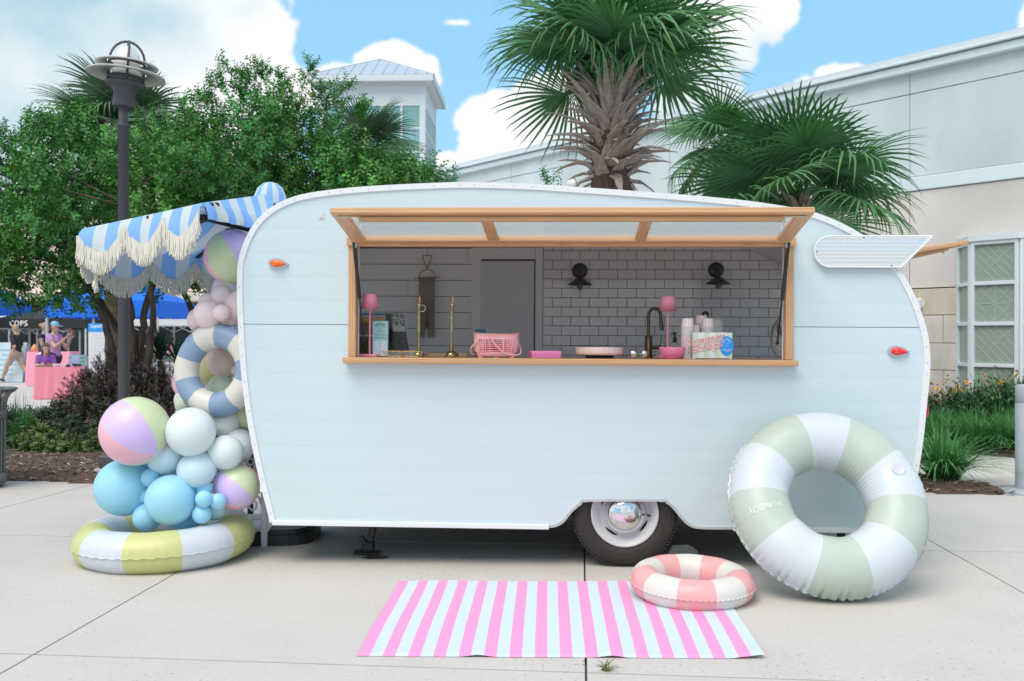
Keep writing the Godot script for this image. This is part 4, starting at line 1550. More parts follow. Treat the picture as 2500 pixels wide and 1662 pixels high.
func build_beds() -> void:
	rng.seed = 77
	mulch_bed("left_planting_bed", PackedVector2Array([Vector2(-8.147, -9.933), Vector2(-4.989, -9.693), Vector2(-4.483, -9.606), Vector2(-3.891, -9.492), Vector2(-3.118, -9.409), Vector2(-1.4, -9.9), Vector2(-0.6, -11.5), Vector2(-0.8, -15.4), Vector2(-12.0, -15.4), Vector2(-12.5, -11.0)]), 3)
	mulch_bed("front_right_planting_bed", PackedVector2Array([Vector2(2.907, -9.246), Vector2(3.629, -8.937), Vector2(4.035, -8.887), Vector2(4.420, -8.766), Vector2(4.505, -9.012), Vector2(4.464, -9.381), Vector2(4.297, -9.842), Vector2(4.065, -10.121), Vector2(3.525, -10.350), Vector2(2.980, -10.186)]), 4)
	mulch_bed("back_right_planting_bed", PackedVector2Array([Vector2(3.956, -12.584), Vector2(4.687, -12.201), Vector2(5.266, -12.063), Vector2(5.479, -11.840), Vector2(5.877, -11.419), Vector2(6.494, -11.103), Vector2(8.6, -13.9), Vector2(6.5, -16.6), Vector2(4.6, -17.8)]), 5)
	# left: a dark mound of purple leaved shrub running into green below
	var small := sprig(16, 0.13, 0.032, 0.020, 11)
	var fine := sprig(14, 0.15, 0.045, 0.024, 12)
	var lm := StandardMaterial3D.new()
	lm.vertex_color_use_as_albedo = true
	lm.roughness = 0.5
	var plum := [Color(0.070, 0.046, 0.046), Color(0.115, 0.076, 0.070), Color(0.047, 0.035, 0.035), Color(0.081, 0.068, 0.049), Color(0.054, 0.074, 0.041), Color(0.162, 0.108, 0.095)]
	var deep := [Color(0.041, 0.084, 0.041), Color(0.061, 0.121, 0.054), Color(0.081, 0.135, 0.074), Color(0.041, 0.068, 0.041), Color(0.068, 0.068, 0.047)]
	var lime := [Color(0.135, 0.216, 0.047), Color(0.095, 0.162, 0.047), Color(0.203, 0.243, 0.068), Color(0.068, 0.135, 0.041)]
	shrub("dark plum leaved mound behind the lamp post foot, left half", Vector3(-5.064, 1.400, -12.600) * Vector3(1, 0, 1), Vector3(0.66, 1.06, 0.75), 2600, small, lm, plum, "shrub", "plum shrubs of the left bed")
	shrub("dark plum leaved mound between the lamp post and the balloons", Vector3(-4.472, 1.400, -12.700) * Vector3(1, 0, 1), Vector3(0.72, 1.04, 0.75), 2300, small, lm, plum, "shrub", "plum shrubs of the left bed")
	shrub("deep green low shrub in front of the plum mound, left of the lamp post", Vector3(-5.157, 1.400, -12.350) * Vector3(1, 0, 1), Vector3(0.62, 0.62, 0.5), 1700, fine, lm, deep)
	shrub("green low shrub behind the big beach ball", Vector3(-4.603, 1.400, -12.000) * Vector3(1, 0, 1), Vector3(0.62, 0.46, 0.45), 1200, fine, lm, deep)
	shrub("deep green shrub at the left slope of the mound by the pink table", Vector3(-5.647, 1.400, -12.700) * Vector3(1, 0, 1), Vector3(0.42, 0.52, 0.5), 1200, fine, lm, deep)
	shrub("yellow green low plant nearest the pavement in the left bed", Vector3(-5.723, 1.400, -12.100) * Vector3(1, 0, 1), Vector3(0.36, 0.27, 0.3), 420, fine, lm, lime)
	shrub("yellow green spreading plant right of the lowest one in the left bed", Vector3(-5.346, 1.400, -12.000) * Vector3(1, 0, 1), Vector3(0.32, 0.18, 0.26), 300, fine, lm, lime)
	shrub("sparse yellow green plant under the green shrub by the beach ball", Vector3(-4.886, 1.400, -11.700) * Vector3(1, 0, 1), Vector3(0.24, 0.22, 0.22), 240, fine, lm, lime)
	shrub("thin leafy plant behind the slatted bin", Vector3(-6.333, 1.400, -12.800) * Vector3(1, 0, 1), Vector3(0.5, 0.42, 0.5), 520, fine, lm, deep)
	var blade := leaf_mat(0.105, 0.30, 0.115, 0.5)
	var clumps := [blade_clump(1, 440, 0.44, 0.0062, 1.25), blade_clump(2, 440, 0.44, 0.0062, 1.3), blade_clump(3, 420, 0.46, 0.0062, 1.2)]
	var i := 0
	for q in [[Vector3(-6.081, 1.400, -12.400), "tall grass clump beside the slatted bin"], [Vector3(-5.990, 1.400, -12.700), "grass clump left of the green shrubs in the left bed"], [Vector3(-6.478, 1.400, -12.900), "grass clump half behind the slatted bin"]]:
		var g := thing("grass_clump", q[1], "ornamental grass", at(q[0] * Vector3(1, 0, 1), i * 70.0), "grass clumps in the left bed")
		part("blades", clumps[i % 3], blade, g, Transform3D(Basis.from_scale(Vector3(1.3, 1.55, 1.3)), Vector3.ZERO))
		i += 1
	# spiky plants behind the mound
	var spike := leaf_mat(0.035, 0.085, 0.055, 0.4)
	var sp := MB.new()
	for k in 46:
		var a := k * 2.4
		var el := rnd(0.25, 1.45)
		var d := Vector3(cos(a) * cos(el), sin(el), sin(a) * cos(el))
		var sd := d.cross(Vector3.UP).normalized() * 0.018
		var l := rnd(0.4, 0.62)
		sp.col = Color.WHITE * rnd(0.7, 1.3)
		sp.quad(d * 0.03 - sd, d * 0.03 + sd, d * l * 0.55 + sd, d * l * 0.55 - sd)
		sp.tri(d * l * 0.55 - sd, d * l * 0.55 + sd, d * l)
	var spm := sp.mesh()
	for q in [[Vector3(-4.743, 1.184, -13.400), "spiky green plant left of the white table", 0.9], [Vector3(-4.352, 1.134, -13.000), "spiky green plant in front of the white table", 0.8], [Vector3(-4.036, 1.043, -12.600), "spiky green plant beside the ring with blue bands", 0.7]]:
		var y: float = q[0].y - 0.1
		var g := thing("yucca", q[1], "spiky plant", at(q[0] * Vector3(1, 0, 1)), "spiky plants behind the mound")
		var tr := MB.new()
		tr.tube([Vector3.ZERO, Vector3(0.02, y * 0.5, 0), Vector3(0, y, 0)], [0.05, 0.045, 0.04], 8)
		part("stem", tr, mk(0.14, 0.11, 0.09, 0.9), g)
		part("blades", spm, spike, g, Transform3D(Basis.from_scale(Vector3.ONE * q[2]), Vector3(0, y, 0)))
	# right: liriope clumps
	i = 0
	for q in [[2176, 9.5, 1.3, "large grass clump at the corner of the front right bed, beside the caravan"], [2120, 12.3, 1.0, "grass clump just right of the caravan's rear edge"], [2172, 12.5, 1.0, "grass clump behind the large corner clump"],
			[2215, 12.2, 1.05, "grass clump over the pale path, before the flowers"], [2262, 12.1, 1.05, "grass clump in the middle of the back right bed"], [2312, 12.0, 1.1, "grass clump left of the grey bollard"], [2356, 12.0, 1.1, "grass clump behind the grey bollard"],
			[2140, 13.4, 1.0, "grass clump deep in the back bed beside the caravan"], [2235, 13.2, 1.0, "grass clump in the back row under the orange flowers"], [2295, 13.1, 1.0, "grass clump in the back row left of the bollard"], [2185, 13.3, 1.0, "grass clump in the back row under the flower stems"], [2345, 13.0, 1.0, "grass clump in the back row behind the bollard"], [2082, 11.4, 1.0, "grass clump half behind the caravan's rear edge"]]:
		var x: float = (q[0] - 1179.5) / 2293.0 * q[1]
		var g := thing("grass_clump", q[3], "ornamental grass", at(Vector3(x, 0.03, -q[1]), i * 53.0), "grass clumps in the right beds")
		part("blades", clumps[i % 3], blade, g, Transform3D(Basis.from_scale(Vector3(q[2], q[2], q[2]) * 1.2), Vector3.ZERO))
		i += 1
	# black eyed flowers
	var petal := MB.new()
	petal.grp = -1
	for k in 11:
		var a := TAU * k / 11.0
		petal.col = Color(0.95, 0.42, 0.015)
		petal.quad(Vector3.ZERO, Vector3(cos(a - 0.22), 0.1, sin(a - 0.22)) * 0.7, Vector3(cos(a), 0.0, sin(a)), Vector3(cos(a + 0.22), 0.1, sin(a + 0.22)) * 0.7)
	petal.col = Color(0.03, 0.018, 0.012)
	petal.ball(Vector3(0, 0.15, 0), Vector3(0.3, 0.26, 0.3), 8, 6)
	var flower := petal.mesh()
	var head := MB.new()
	head.col = Color(0.035, 0.022, 0.016)
	head.ball(Vector3.ZERO, Vector3(0.3, 0.34, 0.3), 8, 6)
	var seed_head := head.mesh()
	var stalks := MB.new()
	for k in 80:
		var a := rnd(0, TAU)
		var d := Vector3(cos(a), 0, sin(a)) * rnd(0.02, 0.32)
		stalks.col = Color(0.075, 0.19, 0.075) * rnd(0.6, 1.3)
		var top := Vector3(d.x * 1.3, rnd(0.3, 0.68), d.z * 1.3)
		stalks.tube([d * 0.3, d * 0.8 + Vector3(0, top.y * 0.5, 0), top], [0.004, 0.003, 0.002], 4, false)
		for j in 11:
			var p := (d * 0.3).lerp(top, rnd(0.1, 0.95))
			var o := rdir()
			var w := o.cross(Vector3.UP).normalized() * 0.012
			stalks.quad(p, p + o * 0.05 + w, p + o * rnd(0.08, 0.13), p + o * 0.05 - w)
	var sm := stalks.mesh()
	i = 0
	var fm := painted(0.6)
	for q in [[2150, 14.3, 0.95, "black eyed flower plant nearest the caravan, against the stone wall"], [2190, 14.2, 1.05, "black eyed flower plant under the bay's left pane"], [2228, 14.2, 1.12, "black eyed flower plant under the bay's white post"], [2268, 14.0, 1.2, "black eyed flower plant under the bay's front pane"], [2305, 13.8, 1.3, "dense black eyed flower plant under the bay's right edge"], [2345, 13.6, 1.38, "tall black eyed flower plant beside the grey bollard"], [2392, 13.4, 1.3, "black eyed flower plant behind the grey bollard"]]:
		var x: float = (q[0] - 1179.5) / 2293.0 * q[1]
		var sc: float = q[2]
		var g := thing("flower_plant", q[3], "flowers", at(Vector3(x, 0.03, -q[1]), i * 77.0), "orange flowers along the bay window")
		part("foliage", sm, fm, g, Transform3D(Basis.from_scale(Vector3(sc, sc, sc)), Vector3.ZERO), "stuff")
		part("foliage", sm, fm, g, Transform3D(Basis(Vector3.UP, 2.0).scaled_local(Vector3(sc * 1.1, sc * 0.8, sc * 1.1)), Vector3.ZERO), "stuff")
		var pl := []
		var pd := []
		for k in 27:
			var a := rnd(0, TAU)
			var r := rnd(0.05, 0.42) * sc
			var f := Transform3D(Basis.from_euler(Vector3(rnd(-0.2, 1.1), rnd(0, TAU), rnd(-0.5, 0.5))).scaled_local(Vector3.ONE * rnd(0.030, 0.042)), Vector3(cos(a) * r, rnd(0.42, 0.68) * sc, sin(a) * r))
			if k % 3 == 2:
				pd.append(f.translated(Vector3(0, rnd(0.03, 0.14), 0)))
			else:
				pl.append(f)
		many("blossoms", flower, fm, g, pl, [])
		many("seed_heads", seed_head, fm, g, pd, [])
		i += 1



# ---------------------------------------------------------------- street furniture
func build_street_things() -> void:
	rng.seed = 91
	var iron := fresh(0.075, 0.075, 0.085, 0.55)
	var p: Vector3 = Vector3(-3.905, 1.400, -10.000) * Vector3(1, 0, 1)
	var t := thing("lamp_post", "dark grey lamp post with ringed lantern head standing among the leafy trees", "lamp post", at(p))
	var m := MB.new()
	m.box(Vector3(0, 0.05, 0), Vector3(0.44, 0.1, 0.44), 0.012)
	part("footing", m, fresh(0.42, 0.41, 0.39, 0.9), t)
	m = MB.new()
	m.box(Vector3(0, 0.165, 0), Vector3(0.38, 0.13, 0.38), 0.02)
	m.lathe([Vector2(0.13, 0.23), Vector2(0.075, 0.32)], 20)
	part("base", m, iron, t)
	m = MB.new()
	m.lathe([Vector2(0.057, 0.3), Vector2(0.052, 3.50), Vector2(0.066, 3.505), Vector2(0.066, 3.525), Vector2(0.046, 3.53), Vector2(0.045, 3.74)], 20)
	part("post", m, iron, t)
	var head := holder("lantern", t, at(Vector3(0, 3.7, 0), 25, 0, -4.5))
	m = MB.new()
	m.lathe([Vector2(0.0, 0.0), Vector2(0.105, 0.0), Vector2(0.108, 0.015), Vector2(0.105, 0.15), Vector2(0.13, 0.19), Vector2(0.13, 0.2), Vector2(0.192, 0.205), Vector2(0.192, 0.25), Vector2(0.18, 0.255), Vector2(0.12, 0.255), Vector2(0.0, 0.256)], 32)
	part("neck", m, iron, head)
	m = MB.new()
	m.lathe([Vector2(0.135, 0.256), Vector2(0.14, 0.29), Vector2(0.132, 0.40), Vector2(0.126, 0.47), Vector2(0.108, 0.54), Vector2(0.074, 0.59), Vector2(0.04, 0.612), Vector2(0.0, 0.617)], 28)
	part("globe", m, fresh(0.86, 0.84, 0.77, 0.25), head)
	for q in [[0.375, 0.325, 0.03], [0.30, 0.43, 0.026]]:
		m = MB.new()
		var r: float = q[0]
		var y: float = q[1]
		m.lathe([Vector2(r, y - 0.012), Vector2(r + 0.004, y - 0.006), Vector2(r, y), Vector2(0.195, y + q[2]), Vector2(0.19, y + q[2] - 0.006), Vector2(r - 0.01, y - 0.012), Vector2(r, y - 0.012)], 40)
		part("shade_disc", m, fresh(0.60, 0.60, 0.57, 0.5), head)
	m = MB.new()
	for q in [0.285, 0.445]:
		m.lathe([Vector2(0.165, q - 0.016), Vector2(0.178, q - 0.016), Vector2(0.178, q + 0.016), Vector2(0.165, q + 0.016), Vector2(0.165, q - 0.016)], 28)
	part("band", m, iron, head)
	for k in 2:
		m = MB.new()
		var pts := []
		var b := Basis(Vector3.UP, k * PI / 2.0)
		for i in 15:
			var a := PI * i / 14.0
			pts.append(b * Vector3(cos(a) * 0.168, 0.45 + sin(a) * 0.215, 0))
		pts.push_front(b * Vector3(0.168, 0.24, 0))
		pts.append(b * Vector3(-0.168, 0.24, 0))
		m.tube(pts, 0.013, 6)
		part("guard_hoop", m, iron, head)

	# slatted bin at the left edge
	t = thing("litter_bin", "grey metal slatted bin with flared rim at the left edge of the pavement", "bin", at(Vector3(-5.03, 0, -9.25)))
	var steel := fresh(0.17, 0.19, 0.185, 0.45, 0.3)
	for i in 26:
		m = MB.new()
		var a := TAU * i / 26.0
		var d := Vector3(cos(a), 0, sin(a))
		m.tube(smooth_line([d * 0.27 + Vector3(0, 0.03, 0), d * 0.275 + Vector3(0, 0.3, 0), d * 0.278 + Vector3(0, 0.68, 0), d * 0.288 + Vector3(0, 0.80, 0), d * 0.32 + Vector3(0, 0.87, 0), d * 0.37 + Vector3(0, 0.905, 0)], 3), 0.0115, 6)
		part("slat", m, steel, t)
	for q in [[0.09, 0.05], [0.68, 0.045]]:
		m = MB.new()
		m.lathe([Vector2(0.284, q[0] - q[1]), Vector2(0.294, q[0] - q[1]), Vector2(0.294, q[0] + q[1]), Vector2(0.284, q[0] + q[1]), Vector2(0.284, q[0] - q[1])], 40)
		part("band", m, steel, t)
	m = MB.new()
	m.lathe([Vector2(0.30, 0.905), Vector2(0.385, 0.908), Vector2(0.39, 0.915), Vector2(0.385, 0.924), Vector2(0.30, 0.92), Vector2(0.30, 0.905)], 40)
	part("rim", m, steel, t)
	m = MB.new()
	m.lathe([Vector2(0.0, 0.06), Vector2(0.25, 0.06), Vector2(0.25, 0.85), Vector2(0.24, 0.85), Vector2(0.24, 0.1), Vector2(0, 0.1)], 28)
	part("liner", m, fresh(0.03, 0.03, 0.03, 0.7), t)
	m = MB.new()
	m.lathe([Vector2(0.26, 0.0), Vector2(0.26, 0.05), Vector2(0.0, 0.05)], 28)
	part("foot_ring", m, steel, t)

	# round bollard at the right edge
	t = thing("bollard", "smooth pale grey round bollard on a flat disc at the right edge", "bollard", at(Vector3(4.655, 0, -8.95)))
	var grey := fresh(0.40, 0.45, 0.49, 0.4)
	m = MB.new()
	m.lathe([Vector2(0.112, 0.03), Vector2(0.112, 0.80), Vector2(0.108, 0.805), Vector2(0.108, 0.815), Vector2(0.112, 0.82), Vector2(0.112, 0.955), Vector2(0.10, 0.972), Vector2(0.0, 0.98)], 32)
	part("post", m, grey, t)
	m = MB.new()
	m.lathe([Vector2(0.26, 0.0), Vector2(0.262, 0.02), Vector2(0.25, 0.034), Vector2(0.0, 0.045)], 36)
	part("base_disc", m, grey, t)

	# white pierced metal screen on legs beside the caravan nose
	t = thing("pierced_screen", "white metal garden screen pierced with honeycomb holes behind the balloons", "screen", at(Vector3(-1.636, 0.000, -6.641) + Vector3(-0.02, 0, 0), 8))
	var wm := fresh(0.66, 0.64, 0.68, 0.5)
	for s in [0.0, -0.60]:
		m = MB.new()
		m.box(Vector3(s, 0.42, 0), Vector3(0.042, 0.84, 0.042), 0.005)
		part("leg", m, wm, t)
	# honeycomb sheet between the legs: each hole a real gap, made of little bars
	m = MB.new()
	var hx := 0.040
	for r in 26:
		for c in 22:
			var cx := -0.03 - c * hx * 1.0 - (hx * 0.5 if r % 2 == 1 else 0.0)
			var cy := 0.19 + r * hx * 0.86
			if cx < -0.57 or cy > 0.98 - 0.55 * pow(clampf((cx + 0.25) / 0.25, 0.0, 1.0), 2.0):
				continue
			if cy < 0.36 + 0.10 * sin(cx * 7.0) :
				continue
			for k in 3:
				var a := PI / 6.0 + k * PI / 3.0
				var b := a + PI / 3.0
				var p0 := Vector3(cx + cos(a) * hx * 0.577, cy + sin(a) * hx * 0.577, 0)
				var p1 := Vector3(cx + cos(b) * hx * 0.577, cy + sin(b) * hx * 0.577, 0)
				m.box((p0 + p1) / 2.0, Vector3(p0.distance_to(p1) + 0.008, 0.010, 0.012), 0.0, Basis(Vector3(0, 0, 1), atan2(p1.y - p0.y, p1.x - p0.x)))
	part("honeycomb_sheet", m, wm, t, Transform3D(), "stuff")
	for i in 6:  # scrolls along the foot
		m = MB.new()
		var cx := -0.07 - i * 0.094
		var pts := []
		for k in 14:
			var a := k * 0.62
			pts.append(Vector3(cx + cos(a) * (0.048 - 0.0028 * k) * (1.0 if i % 2 == 0 else -1.0), 0.285 + sin(a) * (0.075 - 0.0045 * k), 0))
		m.tube(pts, 0.0085, 5)
		part("scroll", m, wm, t)
	m = MB.new()
	m.box(Vector3(-0.30, 0.20, 0), Vector3(0.56, 0.035, 0.03), 0.004)
	m.box(Vector3(-0.30, 0.37, 0), Vector3(0.56, 0.016, 0.02), 0.003)
	part("rail", m, wm, t)
	m = MB.new()
	m.box(Vector3(-0.28, 0.11, -0.16), Vector3(0.62, 0.025, 0.30), 0.004)
	m.prism(PackedVector2Array([Vector2(0.02, 0.10), Vector2(0.02, 0.20), Vector2(0.10, 0.20)]), -0.02, 0.02)
	part("shelf", m, wm, t)


# ---------------------------------------------------------------- caravan
const PROFILE := [-2.166, 0.249, -2.177, 0.307, -2.230, 0.509, -2.301, 0.834, -2.341, 1.112, -2.362, 1.352, -2.375, 1.616, -2.374, 1.805, -2.356, 1.898, -2.318, 1.998, -2.265, 2.083, -2.197, 2.150, -2.105, 2.206, -1.986, 2.247, -1.817, 2.274, -1.573, 2.297, -1.171, 2.316, -0.924, 2.320, -0.571, 2.308, -0.356, 2.293, 0.036, 2.265, 0.654, 2.212, 1.036, 2.153, 1.186, 2.108, 1.298, 2.056, 1.397, 1.997, 1.504, 1.915, 1.602, 1.806, 1.660, 1.714, 1.714, 1.598, 1.753, 1.482, 1.776, 1.389, 1.785, 1.286, 1.783, 1.191, 1.767, 1.005, 1.752, 0.838, 1.736, 0.711, 1.716, 0.593, 1.655, 0.258]
const ARCH := [0.646, 0.253, 0.455, 0.252, 0.385, 0.268, 0.336, 0.313, 0.286, 0.373, 0.247, 0.402, 0.198, 0.413, -0.217, 0.407, -0.268, 0.388, -0.329, 0.335, -0.376, 0.276, -0.425, 0.250, -0.467, 0.246]


func points_of(a: Array) -> Array:
	var out := []
	for i in range(0, a.size(), 2):
		out.append(Vector2(a[i], a[i + 1]))
	return out


func plane_wood(parent: Node, called: String, a: Vector3, b: Vector3, tall: float, deep: float, up := Vector3.UP, bev := 0.004) -> MeshInstance3D:
	var m := MB.new()
	m.box(Vector3.ZERO, Vector3(a.distance_to(b), tall, deep), bev)
	return part(called, m, wood(), parent, along(a, b, up))


func build_caravan() -> void:
	rng.seed = 17
	caravan_at = at(Vector3(0.682, 0, -6.0), -3.0, 0, -0.32)
	caravan = thing("caravan", "white vintage caravan with a long wood framed serving window propped open", "caravan", caravan_at)
	var t := caravan
	var paint := fresh(0.60, 0.71, 0.745, 0.36)
	paint.clearcoat_enabled = true
	paint.clearcoat = 0.25
	paint.clearcoat_roughness = 0.2
	paint.heightmap_enabled = true
	paint.heightmap_texture = tex.rough
	paint.heightmap_scale = 0.12
	paint.uv1_triplanar = true
	paint.uv1_scale = Vector3(0.45, 0.8, 0.45)
	var white := fresh(0.78, 0.80, 0.82, 0.35)
	var prof := smooth_line(points_of(PROFILE), 3)
	var arch := smooth_line(points_of(ARCH), 3)
	var outline := PackedVector2Array()
	for q in prof:
		outline.append(q)
	for q in arch:
		outline.append(q)
	var hole := PackedVector2Array([Vector2(-1.655, 1.235), Vector2(0.955, 1.235), Vector2(0.955, 1.975), Vector2(-1.655, 1.975)])
	# side cladding: gently rolled sheets, one part each, overlapping like siding
	var pitch := 0.147
	var k0 := -9
	for k in range(k0, 7):
		var y0 := 1.459 + k * pitch
		var y1 := y0 + pitch
		var lo := y0
		var hi := y1
		var seam := k == 0 or k == -1
		var gap := 0.0035 if k == 0 else 0.0
		var m := MB.new()
		var rows := 5
		for r in rows:
			var a := lerpf(lo + gap, hi, float(r) / rows)
			var b := lerpf(lo + gap, hi, float(r + 1) / rows)
			var band := PackedVector2Array([Vector2(-3, a), Vector2(3, a), Vector2(3, b), Vector2(-3, b)])
			for piece in Geometry2D.intersect_polygons(outline, band):
				for rest in Geometry2D.clip_polygons(piece, hole):
					if Geometry2D.is_polygon_clockwise(rest):
						rest.reverse()
					var tr := Geometry2D.triangulate_polygon(rest)
					for i in range(0, tr.size(), 3):
						var q := [rest[tr[i]], rest[tr[i + 1]], rest[tr[i + 2]]]
						if (q[1] - q[0]).cross(q[2] - q[0]) < 0.0:
							q = [q[0], q[2], q[1]]
						var vv := []
						var nn := []
						for w in q:
							var f: float = (w.y - y0) / pitch
							vv.append(Vector3(w.x, w.y, 0.0008 * sin(f * PI) + 0.0004 * (1.0 - f)))
							nn.append(Vector3(0, -(0.0008 * PI * cos(f * PI) - 0.0004) / pitch, 1).normalized())
						m.trin(vv[0], vv[1], vv[2], nn[0], nn[1], nn[2])
		if m.v.size() > 30:
			part("siding_sheet", m, paint, t)
	# roof and end skin
	var deep := -1.98
	var m := MB.new()
	var segs := []
	for i in prof.size() - 1:
		segs.append([prof[i], prof[i + 1]])
	for sg in segs:
		var a: Vector2 = sg[0]
		var b: Vector2 = sg[1]
		var open: bool = (a.x > 1.5 and a.y < 1.86 and b.y > 1.22) or (a.x < -2.2 and a.y > 1.25 and b.y < 1.95)
		for z in [[0.0, -0.3], [-0.3, -1.7], [-1.7, deep]]:
			if open and z[0] == -0.3:
				continue
			m.quad(Vector3(a.x, a.y, z[0]), Vector3(b.x, b.y, z[0]), Vector3(b.x, b.y, z[1]), Vector3(a.x, a.y, z[1]))
	part("roof_skin", m, paint, t)
	m = MB.new()
	var back := outline.duplicate()
	m.prism(back, deep - 0.01, deep)
	part("far_side", m, paint, t)
	# edge trim: a folded strip round the outline with screws
	m = MB.new()
	for side in [[0.0, 1.0], [deep - 0.01, -1.0]]:
		var z: float = side[0]
		var s: float = side[1]
		for i in prof.size() - 1:
			var a: Vector2 = prof[i]
			var b: Vector2 = prof[i + 1]
			var na := edge_normal(prof, i)
			var nb := edge_normal(prof, i + 1)
			var ring := []
			for q in [[a, na], [b, nb]]:
				var c: Vector2 = q[0]
				var n: Vector2 = q[1]
				ring.append([c + n * 0.010, c + n * 0.010, c - n * 0.024, c - n * 0.027])
			var zs := [z - s * 0.045, z + s * 0.011, z + s * 0.011, z - s * 0.002]
			for j in 3:
				var p0 := Vector3(ring[0][j].x, ring[0][j].y, zs[j])
				var p1 := Vector3(ring[1][j].x, ring[1][j].y, zs[j])
				var p2 := Vector3(ring[1][j + 1].x, ring[1][j + 1].y, zs[j + 1])
				var p3 := Vector3(ring[0][j + 1].x, ring[0][j + 1].y, zs[j + 1])
				if s > 0:
					m.quad(p0, p3, p2, p1)
				else:
					m.quad(p0, p1, p2, p3)
	m.g.fill(-1)
	part("edge_trim", m, white, t)
	m = MB.new()
	var run := 0.0
	for i in prof.size() - 1:
		run += prof[i].distance_to(prof[i + 1])
		if run > 0.075:
			run = 0.0
			var n := edge_normal(prof, i)
			var c: Vector2 = prof[i] - n * 0.008
			m.ball(Vector3(c.x, c.y, 0.012), Vector3(0.003, 0.003, 0.0025), 6, 4)
	part("screws", m, mk(0.35, 0.37, 0.38, 0.3, 0.6), t, Transform3D(), "stuff")
	m = MB.new()
	m.box(Vector3(-1.31, 0.2475, 0.006), Vector3(1.70, 0.03, 0.02), 0.003)
	m.box(Vector3(1.145, 0.255, 0.006), Vector3(1.0, 0.03, 0.02), 0.003)
	part("bottom_trim", m, white, t)
	m = MB.new()
	for i in arch.size() - 1:
		var a: Vector2 = arch[i]
		var b: Vector2 = arch[i + 1]
		m.box(Vector3((a.x + b.x) / 2.0, (a.y + b.y) / 2.0 + 0.004, 0.0), Vector3(a.distance_to(b) + 0.004, 0.014, 0.022), 0.0, Basis(Vector3(0, 0, 1), atan2(b.y - a.y, b.x - a.x)))
	part("arch_trim", m, mk(0.5, 0.5, 0.5, 0.4), t)
	# underside, wheel box and running gear
	var black := mk(0.012, 0.012, 0.013, 0.8)
	m = MB.new()
	m.box(Vector3(-1.32, 0.285, -0.99), Vector3(1.66, 0.03, 1.93))
	m.box(Vector3(1.13, 0.285, -0.99), Vector3(1.0, 0.03, 1.93))
	m.box(Vector3(0.06, 0.285, -0.99), Vector3(1.1, 0.03, 1.2))
	m.box(Vector3(-1.3, 0.235, -0.42), Vector3(1.6, 0.08, 0.06))
	m.box(Vector3(-0.2, 0.235, -1.5), Vector3(3.6, 0.08, 0.06))
	m.box(Vector3(1.1, 0.235, -0.42), Vector3(1.0, 0.08, 0.06))
	part("chassis", m, black, t)
	for z in [-0.17, -1.80]:
		m = MB.new()
		m.box(Vector3(0.0, 0.72, z), Vector3(0.86, 0.02, 0.30))
		m.box(Vector3(-0.50, 0.48, z), Vector3(0.02, 0.48, 0.30))
		m.box(Vector3(0.48, 0.48, z), Vector3(0.02, 0.48, 0.30))
		m.box(Vector3(0.0, 0.50, z + (-0.16 if z > -1 else 0.16)), Vector3(0.98, 0.46, 0.02))
		part("wheel_box", m, black, t)
	m = MB.new()
	m.tube([Vector3(0, 0.33, -0.2), Vector3(0, 0.33, -1.78)], 0.03, 8)
	part("axle", m, black, t)
	for z in [[-0.115, 0.0], [-1.865, PI]]:
		wheel(t, Transform3D(Basis(Vector3.UP, z[1]), Vector3(0.0, 0.327, z[0])))
	for j in [[Vector3(-1.603, 0.167, -0.290), Vector3(-1.622, -0.009, -0.290)], [Vector3(1.357, 0.192, -0.300), Vector3(1.344, 0.083, -0.300)]]:
		var jk := holder("stabiliser_jack", t)
		var a: Vector3 = j[0] + Vector3(0.02, 0.05, 0)
		var b: Vector3 = Vector3(j[1].x, 0.02, j[1].z)
		m = MB.new()
		m.box(Vector3.ZERO, Vector3(a.distance_to(b) + 0.02, 0.055, 0.04), 0.004)
		part("arm", m, mk(0.025, 0.027, 0.03, 0.5, 0.4), jk, along(a, b, Vector3.BACK))
		m = MB.new()
		m.box(b + Vector3(0.0, 0.035, 0), Vector3(0.075, 0.06, 0.07), 0.006)
		m.box(b + Vector3(-0.03, 0.075, 0.02), Vector3(0.03, 0.05, 0.04), 0.004, Basis(Vector3(0, 0, 1), 0.5))
		m.box(b + Vector3(-0.01, -0.008, 0.0), Vector3(0.16, 0.012, 0.10), 0.003)
		part("foot", m, mk(0.025, 0.027, 0.03, 0.5, 0.4), jk)
	interior(t, prof)
	serving_window(t)
	fittings(t)


func edge_normal(p: Array, i: int) -> Vector2:
	var a: Vector2 = p[maxi(0, i - 1)]
	var b: Vector2 = p[mini(p.size() - 1, i + 1)]
	var d := (b - a).normalized()
	return Vector2(-d.y, d.x)


